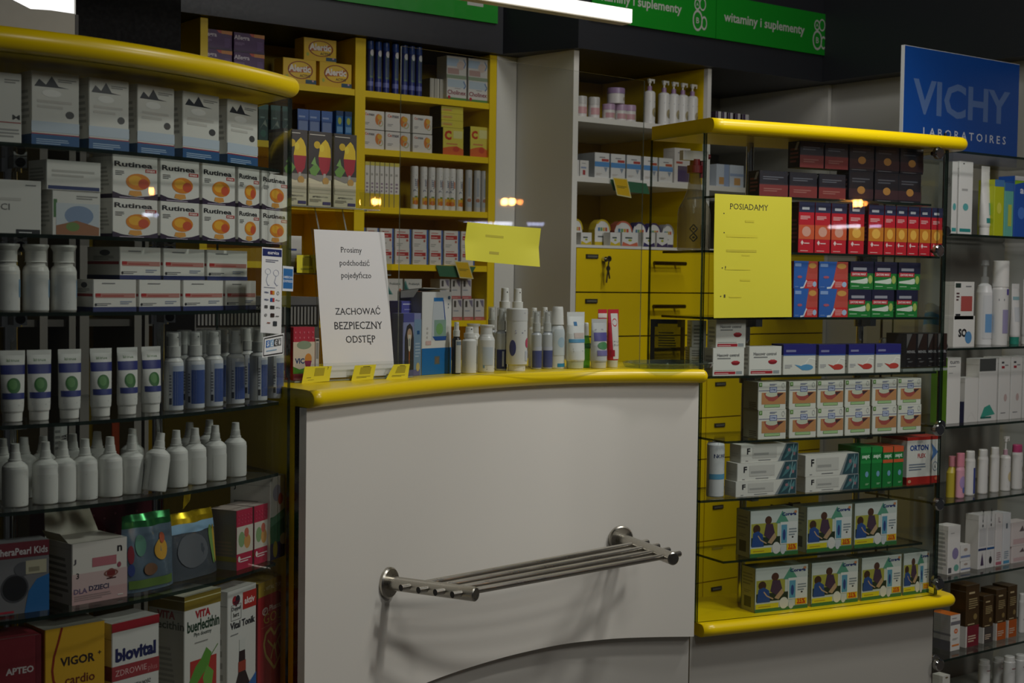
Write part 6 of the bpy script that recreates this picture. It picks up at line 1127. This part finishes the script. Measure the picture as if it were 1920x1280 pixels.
nt = sheet('notice', [Tl, Tr, Br, Bl], '#eceae8', 'white printed notice asking to keep a safe distance, leaning in the rack', 'notice', els, 0.0, .0006, 'paper', .003)
mb = MB(); up = (Tl-Bl).normalized(); fn = un.cross(up)
for (a_, b_, t0, t1) in ((Bl, Br, 0, 1),):
    w_ = (Br-Bl).length+.004; hN = (Tl-Bl).length+.003
    def lv(x, y, z): return Bl+un*(x-.002)+up*y-fn*z
    vs = [lv(x, y, z) for z in (-.0005, .0018) for x, y in ((0, 0), (w_, 0), (w_, hN), (0, hN))]
    mb.add(vs, [(3, 2, 1, 0), (4, 5, 6, 7)], ACRYL); mb.add(vs, [(0, 1, 5, 4), (1, 2, 6, 5), (2, 3, 7, 6), (3, 0, 4, 7)], ACEDGE)
obj('acrylic_sleeve', mb.mesh('acrylic_sleeve'), nt)
# yellow price cards on the front lip, and on the middle step
def price(pts, off, label, els):
    Lq = rackline(off); c = [at_curve(x, y, Lq) for x, y in pts]; sheet('price_card', c, '#e6da30', label, 'price card', els, 0.0, .0003, 'paper', .0006)
pe = [('l', .14, .30, .36, .38, 1, '#8a842a'), ('l', .2, .16, .5, .22, 1, '#a8a030'), ('r', .40, .4, .75, .9, '#b0a428'), ('s', [(.84, .95), (.88, .95), (.85, .78)], .012, '#4a4820')]
pm = [('l', .2, .16, .85, .30, 2, '#8a842a'), ('r', .3, .4, .8, .86, '#b0a428'), ('l', .4, .88, .85, .95, 1, '#4a4820')]
price([(571, 687), (622, 686), (617, 714), (565, 719)], -.0046, 'yellow price card on the rack lip nearest the till case', pe)
price([(665, 685), (705, 683), (699, 711), (658, 714)], -.0046, 'yellow price card on the rack lip below the notice', pm)
price([(738, 683), (768, 682), (764, 709), (723, 711)], -.0046, 'yellow price card at the screen end of the rack lip', pm)
price([(556, 478), (592, 478), (592, 512), (556, 511)], .0652, 'yellow price card on the middle rack step beside the notice', pm)
# things in the rack
Lr = rackline(.016); zr = ZC+.0045
one('sweets_box', 549, 590, 706, 613, Lr, 0, zr, .03, 'crimson and green kids sweets box in the rack by the till case', sp('#b03044', [('r', 0, .20, 1, .72, '#d2c6b4'), ('e', .5, .66, .34, .08, '#8a9a84'), ('t', 'VIC', .30, .36, .44, '#27406e', .04), ('e', .70, .40, .16, .10, '#d08a3c'), ('p', [(.52, .36), (.86, .36), (.78, .22), (.60, .22)], '#8a2c4a'), ('p', [(0, .26), (.3, .20), (.7, .24), (1, .18), (1, .10), (0, .10)], '#4f8a30'), ('r', 0, 0, 1, .12, '#8a3444')]+[('e', .1+.2*(i % 5), .8+.1*(i//5), .03, .02, '#d06a7a') for i in range(10)]))
one('lip_balm_box', 591, 598, 704, 634, Lr, 0, zr, .03, 'slim pale box between the sweets box and the notice', sp('#c8c4bc', [('r', .2, .5, .8, .9, '#8a8a88'), ('r', .1, .93, .9, .98, '#3a3a3a')]))
one('bandage_box', 552, 571, 517, 503, rackline(.08), 0, p5.z+.0035, .03, 'dark blue little box with yellow oval on the middle rack step', sp('#2a2c6a', [('e', .4, .4, .25, .3, '#c8a03a'), ('e', .7, .7, .12, .2, '#d8d8d8')]))
mb_ = at_curve(556, 470, rackline(.085))
o1 = one('plaster_pack', 540, 566, 515, 442, rackline(.09), 0, p5.z+.0035, .025, 'white and yellow pack seen just past the case glass', sp('#d4d2cc', [('r', .5, .0, 1, .4, '#d8b82a'), ('l', .1, .6, .8, .7, 1, '#4a5a9a'), ('e', .7, .2, .2, .12, '#c87a2a')]))
# thermometer packs, bottles and tubes behind the screen
gC = g_counter
def on_counter(px, pyb):
    p = at_z(px, pyb, ZC); m_ = gC(p.x)+.035
    if p.y < m_: p = at_curve(px, pyb, gC, .035)
    return p
def cspot(px, pyb, dy): return at_curve(px, pyb, gC, dy)
def ccart(n, px0, px1, yb, yt, dy, d, label, spec, z=ZC, turn=0): return one(n, px0, px1, yb, yt, gC, dy, z+.0005, d, label, spec, turn=turn)
s = sp('#8a90b8', [('r', 0, .86, .6, 1, '#55589a'), ('r', .6, .0, 1, .9, '#7a98b4'), ('p', [(.08, .10), (.08, .62), (.20, .80), (.36, .84), (.50, .78), (.58, .60), (.58, .10)], '#3a3634'), ('e', .34, .66, .13, .10, '#b89a80'), ('p', [(.26, .66), (.42, .66), (.40, .44), (.34, .36), (.28, .44)], '#d4ccc0'), ('r', .30, .48, .38, .60, '#8a9088'), ('r', .315, .20, .355, .40, '#c07038'), ('r', .76, .66, .90, .72, '#2a5a90'), ('l', .66, .30, .95, .55, 5, '#a8bcd0'), ('r', .06, .0, .94, .10, '#6a6a9a'), ('e', .82, .14, .10, .07, '#c8b878')])
ccart('thermometer_box', 755, 789, 707, 587, .085, .03, 'violet blister box showing a thermometer with orange tip', s)
ccart('oximeter_box', 751, 778, 706, 564, .118, .035, 'lilac topped box behind the thermometer box', sp('#7a78b0', [('r', 0, .84, 1, 1, '#5a5aa0'), ('l', .1, .95, .9, .98, 1, '#c8c8e0'), ('l', .2, .88, .8, .9, 1, '#a8a8d0')]))
s = sp('#e2e1de', [('r', 0, 0, 1, .32, '#2272b8'), ('r', .42, .12, .60, .22, '#5a6a70'), ('r', .455, .135, .565, .205, '#7a6a58'), ('p', [(.38, .93), (.70, .93), (.74, .70), (.82, .45), (.80, .42), (.32, .42), (.34, .70)], '#c8ced4'), ('p', [(.38, .93), (.70, .93), (.70, .885), (.38, .885)], '#2f7cc0'), ('s', [(.70, .90), (.76, .70), (.78, .62)], .03, '#3a5aa0'), ('r', .40, .46, .80, .66, '#8aa89a'), ('e', .58, .55, .12, .07, '#78a868'), ('p', [(.34, .46), (.82, .46), (.80, .41), (.44, .41)], '#2f5aa0'), ('e', .90, .93, .045, .022, '#55687a'), ('l', .86, .80, .90, .88, 2, '#99a0a8'), ('r', .12, .36, .3, .41, '#d8b8b4'), ('l', .15, .44, .2, .6, 3, '#c8c4c0')], [('l', .2, .2, .6, .8, 5, '#99999a')], sidecol='#8f8d88')
bx = ccart('inhaler_box', 790, 846, 706, 547, .085, .07, 'tall white and blue device box with its lid slightly open', s)
hb = hof(bx); wx = max(v.co.x for v in bx.data.vertices)
mb = MB(); LC = M('#dcdad4', 'card'); mb.add([(-wx, .069, hb+.0005), (wx, .069, hb+.0005), (wx*.9, .0, hb+.006), (-wx*.95, .0, hb+.008), (-wx, .069, hb+.0015), (wx, .069, hb+.0015), (wx*.9, 0, hb+.007), (-wx*.95, 0, hb+.009)], [(3, 2, 1, 0), (4, 5, 6, 7), (3, 2, 6, 7), (0, 3, 7, 4), (1, 5, 6, 2)], LC)
mb.add([(-wx*1.0, .01, hb+.006), (-wx*1.0, .06, hb+.001), (-wx*1.12, .055, hb-.014), (-wx*1.12, .02, hb-.012)], [(0, 1, 2, 3)], LC)
obj('lid_flap', mb.mesh('lid_flap'), bx)
def cput(name, fn, px, yb, yt, wpx, dy, label, cat='bottle', group=None, rot=0.0):
    p = cspot(px, yb, dy).xy; m = depth(p)/F; h = z_over(px, yt, p)-ZC
    return put(name, fn(wpx*m, h), p, ZC+.0005, rot, label, cat, group)
W_ = '#e4e3df'
cput('spray_bottle', lambda w_, h: spray_parts(w_, h, '#2c2a28', [('r', .25, .03, .97, .92, '#c8c8c4'), ('l', .3, .1, .9, .8, 9, '#66666a'), ('r', .3, .78, .9, .88, '#7a8a9a')], .68, clearcap=False), 855, 704, 602, 17, .062, 'small dark bottle with white sprayer beside the device box')
cput('spray_bottle', lambda w_, h: spray_parts(w_, h, W_, [('l', .1, .06, .9, .26, 4, '#8a9a98'), ('l', .1, .30, .9, .33, 1, '#7aa0b8')], .72, clearcap=False), 879, 703, 611, 28, .060, 'plain white sprayer bottle in front, after the small dark one')
def pumpjar(w_, h):
    R = w_/2; mb = MB(); mb.loft([(h*.76, R*.82, R*.82), (h*.80, R*.72, R*.72), (h*.93, R*.70, R*.70), (h*.99, R*.80, R*.80), (h, R*.76, R*.76)], M(W_, 'plastic'), 22)
    mb.prism([(-R*.3, -R*.3), (R*1.02, -R*.2), (R*1.02, R*.2), (-R*.3, R*.3)], h*.945, h*.995, M(W_, 'plastic'))
    return [('bottle_body', vessel_mesh('bottle_body', [(0, R*.95, R*.95), (.003, R, R), (h*.68, R, R), (h*.73, R*.90, R*.90), (h*.76, R*.80, R*.80)], W_, 'plastic', [('r', .1, .2, .6, .7, '#c8d0d8'), ('r', .12, .12, .2, .2, '#7aa0c8'), ('l', .3, .08, .9, .2, 2, '#99a0a4'), ('e', .85, .6, .02, .03, '#b04040'), ('l', .74, .4, .9, .5, 2, '#a8a8a4')])), ('pump_head', mb.mesh('pump_head'))]
cput('pump_jar', pumpjar, 911, 701, 609, 32, .060, 'white foam pump jar with spout beside the plain sprayer')
cput('pump_jar', pumpjar, 886, 700, 607, 30, .115, 'white pump jar behind the plain sprayer bottle')
nv = [('r', .0, .04, 1, .52, '#232c62'), ('r', .34, .10, .46, .48, '#a8b0cc'), ('s', [(.7, .1), (.85, .3), (.7, .5)], .004, '#5a68a8')]
def clearspray(els): return lambda w_, h: spray_parts(w_, h, '#b8bcc0', els, .62, clearcap=True)
cput('spray_bottle', clearspray(nv), 921, 696, 575, 19, .135, 'clear bottle with navy label and clear cap, behind the foam pump jar')
cput('spray_bottle', clearspray(nv), 939, 697, 577, 22, .085, 'clear bottle with navy label, between foam jar and pink-spot bottle')
tall = lambda w_, h: spray_parts(w_, h, W_, [('l', .1, .2, .9, .5, 3, '#aaaaac')], .66, clearcap=False)
cput('spray_bottle', tall, 945, 696, 537, 28, .15, 'tall white sprayer bottle rearmost, nearer the foam jar')
cput('spray_bottle', tall, 969, 695, 538, 27, .15, 'tall white sprayer bottle rearmost, nearer the clear-capped ones')
def canister(w_, h):
    R = w_/2
    return [('bottle_body', vessel_mesh('bottle_body', [(0, R*.84, R*.84), (h*.10, R*.84, R*.84), (h*.105, R, R), (h*.80, R, R)], W_, 'plastic', [('e', .74, .56, .13, .10, '#c84a68'), ('e', .10, .46, .13, .16, '#4a4e88'), ('r', .6, .2, .9, .4, '#c8ccd8'), ('l', .2, .75, .6, .84, 2, '#9a9aac'), ('s', [(.6, .03), (.6, .07)], .01, '#55555a')])), ('cap', vessel_mesh('cap', [(h*.80, R*1.02, R*1.02), (h*.985, R*1.02, R*1.02), (h, R*.94, R*.94)], '#dcdbd8', 'plastic', [('l', .55, .6, .95, .75, 1, '#8a90b0')]))]
cput('spray_can', canister, 968, 698, 578, 40, .055, 'broad white can with red spot and violet patch, at the front')
lb = [('r', .0, .04, 1, .50, '#4a5288'), ('r', .0, .5, 1, .6, '#b8bccc'), ('l', .2, .1, .8, .3, 2, '#7a82b0')]
for i, (px, yb, yt, dy) in enumerate(((1005, 694, 583, .075), (1025, 693, 583, .075), (1000, 692, 575, .14), (1020, 691, 574, .14))):
    cput('spray_bottle', clearspray(lb) if i < 2 else tall, px, yb, yt, 20, dy, ('clear-capped bottle with violet label nearer the broad can', 'clear-capped bottle with violet label nearer the blue-footed bottle', 'white-capped bottle rearmost behind the first violet label', 'white-capped bottle rearmost behind the second violet label')[i])
def flip(w_, h):
    R = w_/2
    return [('bottle_body', vessel_mesh('bottle_body', [(0, R*.95, R*.8), (.003, R, R*.85), (h*.60, R, R*.85), (h*.68, R*.8, R*.7), (h*.71, R*.6, R*.6)], '#d4d8da', 'plastic', [('r', .1, .3, .9, .9, '#c8d0d4'), ('r', .3, .04, .98, .12, '#2f88b8'), ('e', .5, .6, .2, .12, '#a8c0d0')])), ('cap', vessel_mesh('cap', [(h*.71, R*.86, R*.76), (h*.97, R*.72, R*.64), (h, R*.66, R*.6)], '#e6e5e1'))]
cput('lotion_bottle', flip, 1044, 692, 575, 30, .07, 'white-capped bottle with small blue foot, before the crimped tubes')
cput('cream_tube', lambda w_, h: tube_parts(w_, h, '#e0e2e0', [('r', .34, .78, .48, .87, '#2f74a8'), ('r', .0, .40, 1, .48, '#5a9ac0'), ('r', .3, .5, .8, .62, '#c8b8b0'), ('l', .2, .2, .8, .3, 2, '#b0b8b8')], '#c8ccb0'), 1078, 692, 585, 43, .055, 'white tube with blue square and crimped top, before the green bottle', 'tube')
def greenb(w_, h):
    R = w_/2
    return [('bottle_body', vessel_mesh('bottle_body', [(0, R, R*.8), (h*.55, R, R*.8), (h*.70, R*.6, R*.6), (h*.72, R*.5, R*.5)], '#6fc084', mat=GREENCLEAR)), ('cap', vessel_mesh('cap', [(h*.715, R*.62, R*.62), (h*.985, R*.5, R*.5), (h, R*.4, R*.4)], '#dcdcd8'))]
cput('gel_bottle', greenb, 1098, 692, 605, 17, .085, 'slim see-through green bottle with white cap')
cput('cream_tube', lambda w_, h: tube_parts(w_, h, '#c4c6c6', [('r', .1, .52, .95, .74, '#5a5498'), ('e', .55, .40, .3, .10, '#4f8a5a'), ('r', .2, .14, .9, .28, '#7a74a8'), ('l', .2, .8, .8, .86, 1, '#a0a0a8')], '#d0ccb4'), 1122, 691, 598, 38, .05, 'grey tube with violet band and green spot, crimped top', 'tube')
rd = lambda w_, h: tube_parts(w_, h, '#c83040', [('r', .02, .62, .98, .84, '#d86a70'), ('r', 0, .9, 1, 1, '#e0d8d4')], '#d4cdb4')
cput('cream_tube', rd, 1128, 690, 580, 22, .115, 'red tube with pale top edge, behind the grey tube', 'tube')
cput('cream_tube', lambda w_, h: tube_parts(w_, h, '#c83040', [('r', .28, 0, .82, 1, '#dcd8d4'), ('e', .52, .80, .18, .09, '#c83a48'), ('T', 'VIBROVARON', .60, .34, .16, .55, '#55555c', .02, 1), ('r', .1, .06, .4, .2, '#a82030')], '#d0cdb8'), 1148, 690, 580, 27, .075, 'red and white tube with red disc, last before the glass tray', 'tube')
# glass change tray
c0_ = Vector((0, 0)); mb = MB(); pts = [at_curve(1166, 686, gC, .12), at_curve(1235, 690, gC, .03), at_curve(1318, 686, gC, .05), at_curve(1290, 675, gC, .22)]
pp_ = [(p.x, p.y) for p in pts]; cen = sum((Vector(p) for p in pp_), Vector((0, 0)))/4
r_ = .085
TR_ = lambda k, z: [(cen.x+cos(2*pi*i/24)*r_*1.25*k*(1+.10*abs(sin(4*pi*i/24))), cen.y+sin(2*pi*i/24)*r_*k*(1+.10*abs(sin(4*pi*i/24))), z) for i in range(24)]
GL2 = clear('tray_glass', (.80, .86, .80), 1.6, .03, .05, '#b8c4b8')
lv_ = [TR_(1.0, ZC+.0008), TR_(1.06, ZC+.012), TR_(1.0, ZC+.014), TR_(.80, ZC+.006)]
for a_, b_ in zip(lv_, lv_[1:]): mb.add(a_+b_, [(i, (i+1) % 24, (i+1) % 24+24, i+24) for i in range(24)], GL2, True)
mb.add(lv_[0], [tuple(range(23, -1, -1))], GL2); mb.add(lv_[-1], [tuple(range(24))], GL2)
tag(obj('change_tray', mb.mesh('change_tray')), 'clear glass change tray at the far end of the counter', 'tray')
# black framed card and upright cartons at the counter end
pa_, pb_ = at_curve(1218, 690, gC, .26), at_curve(1283, 690, gC, .235)
wd = (pb_-pa_).xy.length; hF = z_over(1250, 599, ((pa_+pb_)/2))-ZC; aF = atan2(pb_.y-pa_.y, pb_.x-pa_.x)
r = thing('card_frame', 'black frame with see-through card panel standing near the glass tray', 'frame', (pa_.x, pa_.y, ZC+.0005), aF)
BKm = M('#1b1d20', 'plastic'); q = MB(); t_ = .011
for x0, x1, z0, z1 in ((0, t_, 0, hF), (wd-t_, wd, 0, hF), (t_, wd-t_, hF-t_, hF), (t_, wd-t_, 0, t_)): q.box(x0, x1, 0, .010, z0, z1, BKm)
for x, sx in ((t_, 1), (wd-t_, -1)): q.prism([(x, .001), (x+sx*.008, .001), (x, .009)], hF-t_-.008, hF-t_, BKm)
obj('frame', q.mesh('frame'), r); q = MB(); q.box(t_, wd-t_, .004, .006, t_, hF-t_, clear('smoky_card', (.55, .55, .45), 1.45, .05, .12, '#6a6a40'))
art(q, [('l', .15, .3, .85, .8, 7, '#3a3a20')], lambda u, v, L: (t_+(wd-2*t_)*u, .004-L, t_+(hF-2*t_)*v), wd-2*t_, hF-2*t_); obj('card_panel', q.mesh('card_panel'), r)
s = sp('#b8b6ae', [('l', .15, .1, .85, .9, 6, '#7a786f'), ('r', .6, .1, .7, .9, '#55534c')], [('l', .1, .1, .9, .9, 6, '#77756c')])
o1 = ccart('plaster_carton', 1292, 1322, 684, 651, .20, .05, 'lower grey carton with dark lines at the counter end', s)
ccart('plaster_carton', 1296, 1324, 651, 601, .20, .05, 'upper grey carton with dark lines at the counter end', s, ZC+hof(o1)+.0005)

# ------------------------------------------------------------------ street lamps outside, mirrored as warm dots in the glass
def lamp_dots(px_list, py, rad, strength, name, col, label, dist, grp, cat='lamp'):
    n = Vector((-(B-A).y, (B-A).x, 0)).normalized()
    for i, px in enumerate(px_list):
        hit = on_plane(px, py); d = (hit-CO).normalized(); dr = d-n*(2*d.dot(n)); p = hit+dr*dist
        mb = MB(); K = 8; R = rad
        mb.loft([(R*sin(-pi/2+pi*k/K)+0, R*cos(-pi/2+pi*k/K)+1e-4, R*cos(-pi/2+pi*k/K)+1e-4) for k in range(K+1)], glow(col[0]+'_glow', col[1], strength), 14)
        tag(obj(name, mb.mesh(name), None, tuple(p)), label, cat, grp)
lamp_dots((947, 961), 378, .018, 160.0, 'street_lamp', ('street', '#ffa850'), 'warm street lamp bulb out in front of the counter', 4.3, 'warm street lamps')
lamp_dots((976,), 379, .013, 40.0, 'street_lamp', ('street_dim', '#ff9040'), 'dimmer warm street lamp bulb out in front of the counter', 4.3, None)
lamp_dots([874, 884, 893, 899, 905, 912, 921, 930, 938, 945, 952, 958], 419, .010, 16.0, 'string_light', ('cool', '#e8ecff'), 'cool white string light bulb out in front of the counter', 4.3, 'string lights')
lamp_dots([993, 1001, 1009, 1017], 420, .009, 14.0, 'string_light', ('cool2', '#c8d0ff'), 'cool bluish string light bulb out in front of the counter', 4.3, 'bluish string lights')
